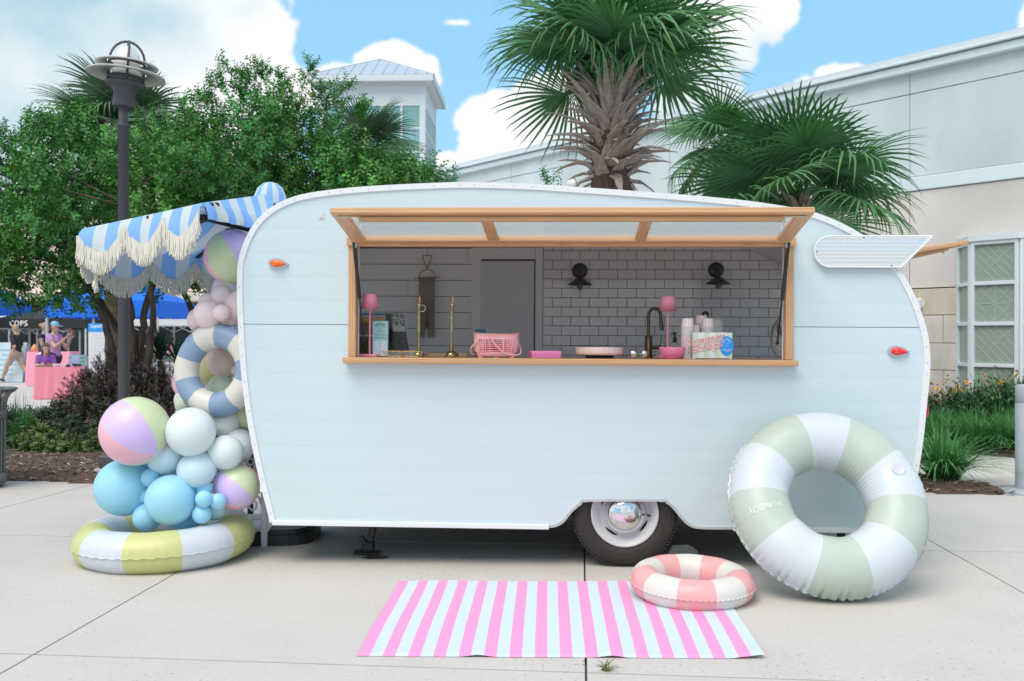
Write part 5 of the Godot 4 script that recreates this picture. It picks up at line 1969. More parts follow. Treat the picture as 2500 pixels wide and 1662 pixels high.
func wheel(t: Node3D, xf: Transform3D) -> void:
	var w := holder("wheel", t, xf)
	var turn := Transform3D(Basis(Vector3.RIGHT, PI / 2.0), Vector3.ZERO)  # lathe axis along +z
	var m := MB.new()
	m.lathe([Vector2(0.205, -0.15), Vector2(0.26, -0.155), Vector2(0.305, -0.14), Vector2(0.322, -0.10), Vector2(0.327, -0.075), Vector2(0.327, 0.02), Vector2(0.322, 0.045), Vector2(0.308, 0.072), Vector2(0.303, 0.078), Vector2(0.296, 0.080), Vector2(0.288, 0.086), Vector2(0.262, 0.094), Vector2(0.255, 0.0915), Vector2(0.248, 0.094), Vector2(0.222, 0.088), Vector2(0.208, 0.072), Vector2(0.204, 0.05)], 72, turn)
	var rub := fresh(0.040, 0.034, 0.031, 0.8)
	rub.albedo_texture = tex.stone
	rub.uv1_triplanar = true
	rub.uv1_scale = Vector3(3, 3, 3)
	var tyre := part("tyre", m, rub, w)
	m = MB.new()
	for i in 90:
		var a := TAU * i / 90.0
		m.box(Vector3(cos(a) * 0.319, sin(a) * 0.319, 0.052), Vector3(0.012, 0.011, 0.034), 0.0, Basis(Vector3(0, 0, 1), a))
	part("tread_blocks", m, rub, tyre, Transform3D(), "stuff")
	m = MB.new()
	m.lathe([Vector2(0.195, 0.03), Vector2(0.207, 0.074), Vector2(0.204, 0.080), Vector2(0.194, 0.078), Vector2(0.183, 0.062), Vector2(0.178, 0.060), Vector2(0.158, 0.040), Vector2(0.150, 0.030), Vector2(0.138, 0.030), Vector2(0.128, 0.050), Vector2(0.120, 0.056), Vector2(0.0, 0.05)], 64, turn)
	part("rim", m, fresh(0.60, 0.58, 0.60, 0.35), w)
	m = MB.new()
	for i in 4:
		var a := TAU * (i + 0.62) / 4.0
		for j in 7:
			var b := a - 0.24 + 0.08 * j
			var d := 0.006 * sin(PI * j / 6.0) + 0.003
			m.box(Vector3(cos(b) * 0.147, sin(b) * 0.147, 0.030), Vector3(d * 2.0, 0.013, 0.006), 0.0, Basis(Vector3(0, 0, 1), b))
	part("rim_slots", m, mk(0.006, 0.006, 0.006, 0.9), w, Transform3D(), "stuff")
	m = MB.new()
	m.tube([Vector3(0.142, -0.012, 0.05), Vector3(0.150, -0.012, 0.075)], 0.0075, 8)
	part("valve", m, mk(0.03, 0.04, 0.035, 0.5), w)
	m = MB.new()
	m.lathe([Vector2(0.122, 0.050), Vector2(0.125, 0.058), Vector2(0.121, 0.064), Vector2(0.117, 0.066), Vector2(0.110, 0.083), Vector2(0.095, 0.101), Vector2(0.07, 0.117), Vector2(0.04, 0.127), Vector2(0.015, 0.130), Vector2(0.0, 0.1305)], 56, turn)
	part("hubcap", m, fresh(0.78, 0.79, 0.80, 0.03, 1.0), w)


func interior(t: Node3D, prof: Array) -> void:
	var cream := fresh(0.88, 0.855, 0.85, 0.6)
	# lining: the outline drawn in by six centimetres
	var inner := []
	for i in prof.size():
		inner.append(prof[i] - edge_normal(prof, i) * 0.06)
	var m := MB.new()
	for i in inner.size() - 1:
		var a: Vector2 = inner[i]
		var b: Vector2 = inner[i + 1]
		var open: bool = (a.x > 1.44 and a.y < 1.86 and b.y > 1.22) or (a.x < -2.14 and a.y > 1.25 and b.y < 1.95)
		for z in [[-0.03, -0.3], [-0.3, -1.7], [-1.7, -1.93]]:
			if open and z[0] == -0.3:
				continue
			m.quad(Vector3(a.x, a.y, z[1]), Vector3(b.x, b.y, z[1]), Vector3(b.x, b.y, z[0]), Vector3(a.x, a.y, z[0]))
	part("lining", m, cream, t)
	m = MB.new()
	m.box(Vector3(-0.25, 0.37, -1.15), Vector3(3.8, 0.04, 1.55))
	part("floor_boards", m, fresh(0.5, 0.42, 0.33, 0.6), t)
	# inside of the serving side, round the opening
	m = MB.new()
	m.box(Vector3(-0.30, 0.83, -0.045), Vector3(3.9, 0.80, 0.02))
	m.box(Vector3(-0.60, 2.08, -0.045), Vector3(2.8, 0.19, 0.02))
	m.box(Vector3(-1.97, 1.6, -0.045), Vector3(0.62, 0.72, 0.02))
	m.box(Vector3(1.32, 1.55, -0.045), Vector3(0.66, 0.6, 0.02))
	part("inner_side", m, cream, t)
	# far wall
	var z := -1.90
	var wall := holder("inner_wall", t)
	m = MB.new()
	var backing := PackedVector2Array()
	for q in inner:
		backing.append(q)
	m.prism(backing, z - 0.03, z - 0.008)
	part("backing", m, fresh(0.10, 0.10, 0.10, 0.9), wall)
	# painted boards on the left, staggered joints
	var y_top := 2.096
	for r in 9:
		var yb := y_top - 0.1285
		var joint: float = [-1.13, -1.04, -1.33, -0.88, -1.12, -1.5, -1.0, -1.3, -1.1][r] - 0.0
		if r == 0:
			joint = -1.146
		if r == 2:
			joint = -1.628
		for q in [[-2.25, joint], [joint, -1.048]]:
			if q[1] - q[0] < 0.03:
				continue
			m = MB.new()
			m.box(Vector3((q[0] + q[1]) / 2.0, (y_top + yb) / 2.0, z), Vector3(q[1] - q[0] - 0.0025, 0.1285 - 0.004, 0.016), 0.0015)
			part("board", m, cream, wall)
		y_top = yb
	# the door and its frame
	var dl: float = -1.115
	var dr: float = -0.607
	var tl: float = -0.545
	var dt: float = 2.009
	m = MB.new()
	m.box(Vector3((-1.045 + dl) / 2.0, 1.25, z + 0.004), Vector3(dl + 1.045 - 0.003, 1.7, 0.024), 0.002)
	m.box(Vector3((dr + tl) / 2.0, 1.25, z + 0.004), Vector3(tl - dr - 0.004, 1.7, 0.024), 0.002)
	m.box(Vector3((dl + dr) / 2.0, (2.1 + dt) / 2.0, z + 0.004), Vector3(dr - dl, 2.1 - dt, 0.0235), 0.002)
	part("door_frame", m, cream, wall)
	m = MB.new()
	m.box(Vector3((dl + dr) / 2.0 + 0.004, (0.4 + dt) / 2.0 - 0.008, z + 0.002), Vector3(dr - dl - 0.024, dt - 0.4 - 0.012, 0.022), 0.003)
	part("inner_door", m, fresh(0.72, 0.71, 0.72, 0.5), wall)
	# glazed tiles in running bond, each one its own piece, cut to the curved end
	var tile := fresh(0.82, 0.79, 0.785, 0.09)
	var tw: float = 0.148
	var th: float = 0.0748
	var limit := PackedVector2Array()
	for i in prof.size():
		limit.append(prof[i] - edge_normal(prof, i) * 0.05)
	var first := 2.078
	var flat := MB.new()
	flat.box(Vector3.ZERO, Vector3(tw - 0.0035, th - 0.0035, 0.012), 0.0018)
	var flat_mesh := flat.mesh()
	for r in range(-1, 13):
		var y := first - r * th - th / 2.0
		var c := 0
		var x := tl + (0.0 if r % 2 == 0 else -tw / 2.0)
		while x < 1.75:
			var x0 := maxf(x, tl + 0.001)
			var x1 := x + tw
			var box := PackedVector2Array([Vector2(x0 + 0.0017, y - th / 2 + 0.0017), Vector2(x1 - 0.0017, y - th / 2 + 0.0017), Vector2(x1 - 0.0017, y + th / 2 - 0.0017), Vector2(x0 + 0.0017, y + th / 2 - 0.0017)])
			var pieces := Geometry2D.intersect_polygons(box, limit)
			if pieces.size() == 1:
				var whole: bool = pieces[0].size() == 4 and x0 == x and absf(area_of(pieces[0]) - area_of(box)) < 0.00001
				var tip := Basis.from_euler(Vector3(rnd(-0.006, 0.006), rnd(-0.006, 0.006), 0))
				if whole:
					part("tile", flat_mesh, tile, wall, Transform3D(tip, Vector3((x0 + x1) / 2.0, y, z)))
				else:
					m = MB.new()
					m.prism(pieces[0], -0.006, 0.006)
					part("tile", m, tile, wall, Transform3D(Basis.IDENTITY, Vector3(0, 0, z)))
			x += tw
	# two wall lamps
	for q in [Vector3(-0.253, 1.917, -1.900), Vector3(0.818, 1.926, -1.900)]:
		var s := holder("wall_lamp", t, Transform3D(Basis(Vector3.UP, 0.0), q + Vector3(0, 0, 0.008)))
		var dark := fresh(0.075, 0.073, 0.066, 0.4, 0.4)
		m = MB.new()
		m.lathe([Vector2(0.0, 0.0), Vector2(0.062, 0.0), Vector2(0.062, 0.012), Vector2(0.05, 0.022), Vector2(0.0, 0.026)], 28, Transform3D(Basis(Vector3.RIGHT, PI / 2.0), Vector3.ZERO))
		part("back_plate", m, dark, s)
		m = MB.new()
		m.tube([Vector3(0, 0, 0.02), Vector3(0, 0.012, 0.09), Vector3(0, -0.01, 0.115), Vector3(0, -0.06, 0.12)], 0.012, 8)
		m.lathe([Vector2(0.018, -0.075), Vector2(0.02, -0.03), Vector2(0.012, -0.015)], 14, at(Vector3(0, -0.0, 0.12)))
		part("arm", m, dark, s)
		m = MB.new()
		m.lathe([Vector2(0.100, -0.118), Vector2(0.092, -0.112), Vector2(0.045, -0.078), Vector2(0.022, -0.062), Vector2(0.02, -0.055), Vector2(0.018, -0.066), Vector2(0.04, -0.082), Vector2(0.092, -0.117), Vector2(0.100, -0.118)], 28, at(Vector3(0, 0, 0.12)))
		part("shade", m, dark, s)
		m = MB.new()
		m.ball(Vector3(0, -0.125, 0.12), Vector3(0.022, 0.032, 0.022), 12, 8)
		part("bulb", m, fresh(0.20, 0.18, 0.12, 0.1), s)


func area_of(p: PackedVector2Array) -> float:
	var s := 0.0
	for i in p.size():
		s += p[i].cross(p[(i + 1) % p.size()])
	return absf(s) / 2.0


func serving_window(t: Node3D) -> void:
	# frame: jambs, head and a thick counter board
	var fr := holder("window_frame", t)
	plane_wood(fr, "jamb", Vector3(-1.668, 1.268, -0.015), Vector3(-1.668, 1.95, -0.015), 0.075, 0.046, Vector3.BACK)
	plane_wood(fr, "jamb", Vector3(0.968, 1.268, -0.015), Vector3(0.968, 1.95, -0.015), 0.075, 0.046, Vector3.BACK)
	plane_wood(fr, "head_board", Vector3(-1.70, 1.967, -0.005), Vector3(1.0, 1.967, -0.005), 0.056, 0.085)
	plane_wood(fr, "counter_board", Vector3(-1.712, 1.250, 0.02), Vector3(1.008, 1.250, 0.02), 0.036, 0.13, Vector3.UP, 0.006)
	plane_wood(fr, "inner_counter", Vector3(-1.69, 1.247, -0.36), Vector3(0.99, 1.247, -0.36), 0.030, 0.62, Vector3.UP)
	var m := MB.new()
	for x in [-1.640, 0.940]:
		m.box(Vector3(x, 1.607, -0.04), Vector3(0.006, 0.675, 0.02), 0.001)
	part("weather_strip", m, mk(0.7, 0.7, 0.71), fr)
	# the propped sash
	var tilt := deg_to_rad(10.5)
	var h := holder("propped_sash", t, Transform3D(Basis(Vector3.RIGHT, -(PI / 2.0 + tilt)), Vector3(0, 1.965, 0.055)))
	# in its own frame the sash hangs along -y: y 0 at the hinge, -0.60 at the free edge; +z was its outside face
	var L := 0.615
	var x0 := -1.655
	var x1 := 0.955
	plane_wood(h, "rail", Vector3(x0, -0.032, 0), Vector3(x1, -0.032, 0), 0.064, 0.032)
	plane_wood(h, "rail", Vector3(x0, -L + 0.036, 0), Vector3(x1, -L + 0.036, 0), 0.072, 0.034)
	plane_wood(h, "stile", Vector3(x0 + 0.042, -0.066, 0), Vector3(x0 + 0.042, -L + 0.074, 0), 0.030, 0.084, Vector3.BACK)
	plane_wood(h, "stile", Vector3(x1 - 0.042, -0.066, 0), Vector3(x1 - 0.042, -L + 0.074, 0), 0.030, 0.084, Vector3.BACK)
	plane_wood(h, "mullion", Vector3(-0.800, -0.066, 0), Vector3(-0.812, -L + 0.074, 0), 0.030, 0.066, Vector3.BACK)
	plane_wood(h, "mullion", Vector3(0.072, -0.066, 0), Vector3(0.076, -L + 0.074, 0), 0.030, 0.066, Vector3.BACK)
	plane_wood(h, "pull_bar", Vector3(x0 + 0.15, -L + 0.060, -0.031), Vector3(x1 - 0.15, -L + 0.060, -0.031), 0.040, 0.028, Vector3.UP, 0.008)
	var glass := pane(0.8, 0.85, 0.88, 0.10)
	for q in [[x0 + 0.084, -0.835], [-0.77, 0.04], [0.108, x1 - 0.084]]:
		m = MB.new()
		m.box(Vector3((q[0] + q[1]) / 2.0, -L / 2.0, 0.004), Vector3(q[1] - q[0] - 0.002, L - 0.14, 0.006))
		part("pane", m, glass, h)
	m = MB.new()
	for s in [[x0 + 0.10, 1.0], [x1 - 0.10, -1.0]]:
		m.box(Vector3(s[0], -L + 0.05, -0.021), Vector3(0.14, 0.016, 0.006), 0.002)
		m.tube([Vector3(s[0] + s[1] * 0.06, -L + 0.05, -0.02), Vector3(s[0] + s[1] * 0.06, -L + 0.05, -0.05)], 0.008, 8)
		m.tube([Vector3(s[0] + s[1] * 0.06 - 0.012, -L + 0.05, -0.05), Vector3(s[0] + s[1] * 0.06 + 0.012, -L + 0.05, -0.05)], 0.006, 6)
	part("catch", m, mk(0.55, 0.5, 0.35, 0.3, 0.9), h)
	# hinge plates and the two gas struts
	for s in [[-1.632, 1.0], [0.932, -1.0]]:
		var x: float = s[0]
		var d: float = s[1]
		m = MB.new()
		m.box(Vector3(x, 1.955, 0.075), Vector3(0.012, 0.06, 0.03), 0.002)
		m.box(Vector3(x + d * 0.03, 1.985, 0.085), Vector3(0.07, 0.022, 0.02), 0.002)
		part("strut_bracket", m, mk(0.45, 0.47, 0.5, 0.3, 0.8), t)
		var g := holder("gas_strut", t)
		var a := Vector3(x - d * 0.012, 1.955, 0.085)
		var b := Vector3(x + d * 0.008, 1.62, 0.01)
		var c := Vector3(x + d * 0.022, 1.37, -0.045)
		m = MB.new()
		m.ball(a + Vector3(0, 0.012, 0), Vector3(0.011, 0.014, 0.011), 8, 6)
		m.tube([a, b], 0.0115, 10)
		part("cylinder", m, mk(0.018, 0.02, 0.02, 0.35), g)
		m = MB.new()
		m.tube([b, c], 0.0055, 8)
		m.ball(c, Vector3(0.012, 0.012, 0.012), 8, 6)
		part("rod", m, mk(0.03, 0.03, 0.03, 0.3, 0.6), g)


func teardrop(len_: float, wide: float, n := 28) -> PackedVector2Array:  # blunt end at -x, point at +x
	var p := PackedVector2Array()
	for i in n:
		var a := TAU * i / n
		var x := cos(a)
		p.append(Vector2(x * len_ * 0.5, sin(a) * wide * 0.5 * (1.0 - 0.42 * (x + 1.0) * 0.5 - 0.18 * pow((x + 1.0) * 0.5, 3.0)) * 1.12))
	return p


func dome(p: PackedVector2Array, rise: float) -> MB:
	var m := MB.new()
	var rings := 6
	for j in rings:
		var s0 := cos(PI / 2.0 * j / rings)
		var s1 := cos(PI / 2.0 * (j + 1) / rings)
		var z0 := sin(PI / 2.0 * j / rings) * rise
		var z1 := sin(PI / 2.0 * (j + 1) / rings) * rise
		for i in p.size():
			var a := p[i]
			var b := p[(i + 1) % p.size()]
			m.tri(Vector3(a.x * s0, a.y * s0, z0), Vector3(b.x * s0, b.y * s0, z0), Vector3(b.x * s1, b.y * s1, z1))
			if j < rings - 1:
				m.tri(Vector3(a.x * s0, a.y * s0, z0), Vector3(b.x * s1, b.y * s1, z1), Vector3(a.x * s1, a.y * s1, z1))
	return m


func fittings(t: Node3D) -> void:
	# marker lights
	for q in [[Vector3(-2.128, 1.833, 0.006), Color(0.95, 0.15, 0.02), 4.0, Color(1.0, 0.62, 0.10)], [Vector3(1.611, 1.324, 0.006), Color(0.85, 0.025, 0.05), 4.0, Color(1.0, 0.40, 0.22)]]:
		var l := holder("marker_light", t, at(q[0], 0, 0, -q[2]))
		var m := MB.new()
		m.prism(teardrop(0.126, 0.074), -0.004, 0.008)
		m.prism(teardrop(0.112, 0.062), 0.008, 0.013)
		part("bezel", m, mk(0.62, 0.64, 0.66, 0.25, 0.8), l)
		var dm := dome(teardrop(0.100, 0.052), 0.022)
		var lens := fresh(q[1].r, q[1].g, q[1].b, 0.12)
		part("lens", dm, lens, l, at(Vector3(0, 0, 0.0125)))
		m = MB.new()
		for k in 5:
			m.box(Vector3(-0.034 + k * 0.014, 0.010 - 0.004 * (k % 3), 0.0325 - absf(k - 1.6) * 0.0018), Vector3(0.006, 0.006 + 0.008 * (k % 2), 0.004), 0.001)
			m.box(Vector3(-0.030 + k * 0.011, -0.012 + k * 0.001, 0.0315 - absf(k - 1.6) * 0.0018), Vector3(0.010, 0.004, 0.004), 0.001)
		part("reflector_beads", m, fresh(q[3].r, q[3].g * 0.5, q[3].b * 0.2, 0.2), l)
	# round tail lamp on the rear end, seen edge on
	var tm := MB.new()
	tm.ball(Vector3(1.804, 0.963, -0.120) + Vector3(0.006, 0, 0), Vector3(0.022, 0.046, 0.046), 14, 10)
	part("tail_light", tm, mk(0.55, 0.01, 0.03, 0.2), t)
	# small screw plate over an old hole, and a brown fixing stain
	tm = MB.new()
	tm.box(Vector3(-1.864, 2.128, 0.004), Vector3(0.032, 0.040, 0.004), 0.001)
	tm.tube([Vector3(-1.866, 2.122, 0.006), Vector3(-1.864, 2.122, 0.012)], 0.005, 8)
	part("blanking_plate", tm, mk(0.66, 0.68, 0.66, 0.5), t)
	# ribbed metal wing
	var w := holder("rear_wing", t, at(Vector3(0, 0, 0.034)))
	var lft := 1.108
	var rgt := 1.792
	var top := 2.000
	var low := 1.818
	var mid := (top + low) / 2.0
	var hh := (top - low) / 2.0
	var edge := PackedVector2Array()
	for i in 15:
		var a := PI / 2.0 + PI * i / 14.0
		edge.append(Vector2(lft + hh + cos(a) * hh, mid + sin(a) * hh))
	edge.append(Vector2(rgt - 0.178, low))
	edge.append(Vector2(rgt, top))
	var m := MB.new()
	m.prism(edge, -0.012, -0.004)
	part("back_sheet", m, mk(0.7, 0.73, 0.75, 0.4), w)
	m = MB.new()
	for r in 8:  # eight pressed ribs
		var n := 6
		for j in n:
			var ya := top - (r + float(j) / n) * (top - low) / 8.0
			var yb := top - (r + float(j + 1) / n) * (top - low) / 8.0
			var band := PackedVector2Array([Vector2(0.5, yb), Vector2(2.5, yb), Vector2(2.5, ya), Vector2(0.5, ya)])
			for piece in Geometry2D.intersect_polygons(edge, band):
				if Geometry2D.is_polygon_clockwise(piece):
					piece.reverse()
				var tr := Geometry2D.triangulate_polygon(piece)
				for i in range(0, tr.size(), 3):
					var v := []
					var nn := []
					for k in 3:
						var q: Vector2 = piece[tr[i + k]]
						var f := (top - q.y) / (top - low) * 8.0
						v.append(Vector3(q.x, q.y, 0.003 * absf(sin(f * PI))))
						nn.append(Vector3(0, 0.003 * 8.0 * PI / (top - low) * cos(fmod(f, 1.0) * PI) * 0.8, 1).normalized())
					if (v[1] - v[0]).cross(v[2] - v[0]).z < 0.0:
						m.trin(v[0], v[2], v[1], nn[0], nn[2], nn[1])
					else:
						m.trin(v[0], v[1], v[2], nn[0], nn[1], nn[2])
	part("ribbed_sheet", m, fresh(0.90, 0.91, 0.90, 0.22, 0.85), w)
	m = MB.new()
	for i in edge.size():
		var a := edge[i]
		var b := edge[(i + 1) % edge.size()]
		m.tube([Vector3(a.x, a.y, 0.0), Vector3(b.x, b.y, 0.0)], 0.006, 6)
	part("rim", m, mk(0.8, 0.83, 0.85, 0.3), w)
	m = MB.new()
	for q in [Vector2(1.395, 1.991), Vector2(1.122, 1.909), Vector2(1.555, 1.827)]:
		m.ball(Vector3(q.x, q.y, 0.006), Vector3(0.005, 0.005, 0.004), 8, 6)
	part("screws", m, mk(0.25, 0.27, 0.28, 0.4, 0.6), w)
	m = MB.new()
	for q in [Vector2(1.2, 1.9), Vector2(1.45, 1.9)]:
		m.tube([Vector3(q.x, q.y, -0.034), Vector3(q.x, q.y, -0.011)], 0.02, 10)
	part("spacer", m, mk(0.6, 0.62, 0.64, 0.5), w)
	# wooden rear hatch propped open at the far end
	var rh := holder("rear_hatch", t, Transform3D(Basis(Vector3(0, 0, 1), deg_to_rad(9.0)), Vector3(1.585, 1.915, -1.0)))
	plane_wood(rh, "rail", Vector3(0.02, 0, -0.52), Vector3(0.02, 0, 0.52), 0.03, 0.06)
	plane_wood(rh, "rail", Vector3(0.60, 0, -0.52), Vector3(0.60, 0, 0.52), 0.03, 0.06)
	plane_wood(rh, "stile", Vector3(0.05, 0, 0.49), Vector3(0.57, 0, 0.49), 0.028, 0.06)
	plane_wood(rh, "stile", Vector3(0.05, 0, -0.49), Vector3(0.57, 0, -0.49), 0.028, 0.06)
	m = MB.new()
	m.box(Vector3(0.31, 0.002, 0), Vector3(0.52, 0.006, 0.92))
	part("pane", m, pane(0.8, 0.85, 0.88, 0.1), rh)
	m = MB.new()
	m.tube([Vector3(0.5, -0.02, 0.42), Vector3(0.5, -0.045, 0.42)], 0.008, 8)
	part("catch", m, mk(0.55, 0.5, 0.35, 0.3, 0.9), rh)
	plane_wood(rh, "strut_bar", Vector3(0.0, -0.06, 0.46), Vector3(0.52, -0.022, 0.46), 0.02, 0.02)
	# roof vent lid
	m = MB.new()
	m.box(Vector3(0, 0.02, 0), Vector3(0.36, 0.03, 0.36), 0.006)
	part("vent_lid", m, mk(0.035, 0.06, 0.13, 0.3), t, at(Vector3(-0.86, 2.375, -1.2), 0, 0, 14))
	m = MB.new()
	m.box(Vector3(0, 0, 0), Vector3(0.30, 0.06, 0.30))
	part("vent_base", m, mk(0.6, 0.62, 0.64, 0.5), t, at(Vector3(-0.86, 2.33, -1.2)))



# ---------------------------------------------------------------- striped umbrella by the caravan nose
func build_umbrella() -> void:
	rng.seed = 33
	var t := thing("fringed_umbrella", "blue and white striped umbrella with cream fringe tilted beside the caravan nose", "umbrella")
	var cloth := StandardMaterial3D.new()
	cloth.vertex_color_use_as_albedo = true
	cloth.roughness = 0.8
	cloth.backlight_enabled = true
	cloth.backlight = Color(0.55, 0.57, 0.6)
	var wool := StandardMaterial3D.new()
	wool.vertex_color_use_as_albedo = true
	wool.roughness = 0.9
	wool.backlight_enabled = true
	wool.backlight = Color(0.6, 0.59, 0.55)
	var blue := Color(0.255, 0.50, 0.92)
	var white := Color(0.64, 0.72, 0.74)
	var peak: Vector3 = Vector3(-1.701, 2.401, -7.000)
	var tips := [Vector3(-2.717, 2.081, -6.300), Vector3(-1.832, 2.192, -5.900), Vector3(-1.557, 2.159, -6.620), Vector3(-1.929, 2.026, -8.200), Vector3(-3.049, 1.999, -7.350)]  # left, near, folded by the caravan, far, far left
	# four panels, striped across the hem, then a scalloped hanging edge
	for s in 5:
		var a: Vector3 = tips[s]
		var b: Vector3 = tips[(s + 1) % 5]
		var short: bool = s == 1 or s == 2
		var n: int = [11, 9, 6, 13, 7][s]
		var waves: float = [3.0, 1.0, 1.0, 4.0, 2.0][s]
		var per := 4
		var sag := 0.05
		var rim := func(f: float) -> Vector3:
			var p := a.lerp(b, f)
			return p + (peak - p) * 0.05 * sin(f * PI) - Vector3(0, 0.0, 0)
		var panel := MB.new()
		var edge := MB.new()
		var drop := func(f: float) -> float:
			if short:
				return 0.10
			return 0.055 + 0.135 * pow(absf(sin(f * PI * waves)), 0.9)
		for i in n * per:
			var f0 := float(i) / (n * per)
			var f1 := float(i + 1) / (n * per)
			var c := blue if (i / per) % 2 == 0 else white
			panel.col = c
			edge.col = c
			var r0: Vector3 = rim.call(f0)
			var r1: Vector3 = rim.call(f1)
			# stripes run square to the hem: walk from the hem towards the ridge that the stripe meets
			var top := func(f: float) -> Vector3:
				return (a.lerp(peak, f)) if s == 1 else a.lerp(peak, clampf(f * 2.0, 0.0, 1.0)) if f < 0.5 else b.lerp(peak, clampf((1.0 - f) * 2.0, 0.0, 1.0))
			var t0: Vector3 = top.call(f0)
			var t1: Vector3 = top.call(f1)
			var steps := 5
			for j in steps:
				var g0 := float(j) / steps
				var g1 := float(j + 1) / steps
				var lower := Vector3(0, -sag if s != 1 else 0.0, 0)
				var q0 := r0.lerp(t0, g0) + lower * sin(g0 * PI) * r0.distance_to(t0)
				var q1 := r1.lerp(t1, g0) + lower * sin(g0 * PI) * r1.distance_to(t1)
				var q2 := r1.lerp(t1, g1) + lower * sin(g1 * PI) * r1.distance_to(t1)
				var q3 := r0.lerp(t0, g1) + lower * sin(g1 * PI) * r0.distance_to(t0)
				panel.quad(q0, q1, q2, q3)
			var out := (b - a).cross(Vector3.UP).normalized()
			if out.dot(r0 - peak) < 0.0:
				out = -out
			for j in 4:
				var g0 := j / 4.0
				var g1 := (j + 1) / 4.0
				var w0: float = drop.call(f0)
				var w1: float = drop.call(f1)
				var bulge := func(f: float, g: float) -> Vector3: return out * (0.035 * sin(g * PI * 0.6) + 0.010 * sin(f * 37.0) * g)
				edge.quad(r0 - Vector3(0, w0 * g1, 0) + bulge.call(f0, g1), r1 - Vector3(0, w1 * g1, 0) + bulge.call(f1, g1), r1 - Vector3(0, w1 * g0, 0) + bulge.call(f1, g0), r0 - Vector3(0, w0 * g0, 0) + bulge.call(f0, g0))
		part("canopy_panel", panel, cloth, t)
		part("valance", edge, cloth, t)
		if not short:
			var fr := MB.new()
			var m2 := 210
			var len_total := a.distance_to(b)
			for layer in 2:
				for i in m2:
					var f := (i + rnd(0.1, 0.9)) / m2
					var r: Vector3 = rim.call(f)
					var out := (b - a).cross(Vector3.UP).normalized()
					if out.dot(r - peak) < 0.0:
						out = -out
					var w: float = drop.call(f)
					var p := r - Vector3(0, w - 0.012, 0) + out * (0.035 * 0.95 + 0.006 * layer)
					var l := rnd(0.125, 0.15)
					fr.col = Color(0.92, 0.89, 0.79) * rnd(0.92, 1.04)
					fr.tube([p, p + Vector3(rnd(-.004, .004), -l * 0.5, rnd(-.004, .004)), p + Vector3(rnd(-.012, .012), -l, rnd(-.012, .012))], [0.0036, 0.0034, 0.003], 4, true)
				var band := []
				for i in 61:
					var f := i / 60.0
					var r: Vector3 = rim.call(f)
					var out := (b - a).cross(Vector3.UP).normalized()
					if out.dot(r - peak) < 0.0:
						out = -out
					band.append(r - Vector3(0, float(drop.call(f)) - 0.004, 0) + out * 0.036)
				fr.col = Color(0.90, 0.86, 0.75)
				fr.tube(band, 0.006, 5)
			part("fringe", fr, wool, t, Transform3D(), "stuff")
	# vent cap over the peak
	var cap := MB.new()
	var cr := 0.115
	for i in 16:
		cap.col = blue if i % 2 == 0 else white
		var a0 := TAU * i / 16.0
		var a1 := TAU * (i + 1) / 16.0
		for j in 4:
			var g0 := j / 4.0
			var g1 := (j + 1) / 4.0
			var f := func(a: float, g: float) -> Vector3:
				return peak + Vector3(cos(a) * cr * sin(g * PI * 0.55), 0.065 * cos(g * PI * 0.55) - 0.09 * g * g + 0.02, -sin(a) * cr * sin(g * PI * 0.55))
			cap.quad(f.call(a0, g1), f.call(a1, g1), f.call(a1, g0), f.call(a0, g0))
	part("vent_cap", cap, cloth, t)
	# frame
	var dark := mk(0.028, 0.030, 0.034, 0.45, 0.2)
	var hub: Vector3 = Vector3(-1.646, 2.093, -7.000)
	for p in [tips[0], tips[2], tips[3], tips[4]]:
		var m := MB.new()
		m.tube([peak - Vector3(0, 0.03, 0), p + (peak - p) * 0.02 - Vector3(0, 0.02, 0)], 0.0105, 6)
		part("rib", m, dark, t)
	for s in 2:
		var m := MB.new()
		var p: Vector3 = tips[1 - s]
		var meet := p.lerp(peak, 0.40 if s == 0 else 0.5) - Vector3(0, 0.02, 0)
		if s == 0:
			meet = p.lerp(peak, 0.08) - Vector3(0, 0.03, 0)
		m.tube([meet, hub], 0.013, 6)
		m.box(meet, Vector3(0.05, 0.05, 0.03), 0.006)
		m.ball(meet + Vector3(0.0, 0.0, 0.02), Vector3(0.008, 0.008, 0.006), 8, 5)
		part("strut", m, dark, t)
	for s in [2, 3]:
		var m := MB.new()
		var p: Vector3 = tips[s]
		m.tube([p.lerp(peak, 0.5) - Vector3(0, 0.02, 0), hub], 0.012, 6)
		part("strut", m, dark, t)
	for q in [[Vector3(-1.809, 2.190, -6.050), Vector3(-1.765, 2.184, -6.900)], [Vector3(-2.031, 2.179, -6.550), Vector3(-1.795, 2.176, -6.950)], [Vector3(-2.078, 2.167, -7.300), Vector3(-1.847, 2.238, -6.950)], [Vector3(-2.535, 1.983, -7.900), Vector3(-2.339, 2.061, -7.600)]]:
		var m := MB.new()
		m.tube([q[0], q[1]], 0.014, 6)
		m.box(q[0], Vector3(0.055, 0.045, 0.03), 0.006)
		m.ball(q[0] + Vector3(0.01, 0.0, 0.018), Vector3(0.008, 0.008, 0.006), 8, 5)
		part("strut", m, dark, t)
	# a second pair of struts to the middle of the long panels
	for q in [[tips[0].lerp(tips[1], 0.5), 0.42], [tips[3].lerp(tips[4], 0.5), 0.4]]:
		var m := MB.new()
		var p: Vector3 = q[0]
		m.tube([peak - Vector3(0, 0.03, 0), p.lerp(peak, 0.04) - Vector3(0, 0.015, 0)], 0.010, 6)
		m.tube([p.lerp(peak, q[1]) - Vector3(0, 0.02, 0), hub], 0.012, 6)
		part("rib", m, dark, t)
	var pole := MB.new()
	var foot := Vector3(-1.83, 0.0, -6.95)
	pole.tube([foot, Vector3(foot.x, 1.75, foot.z)], 0.021, 10)
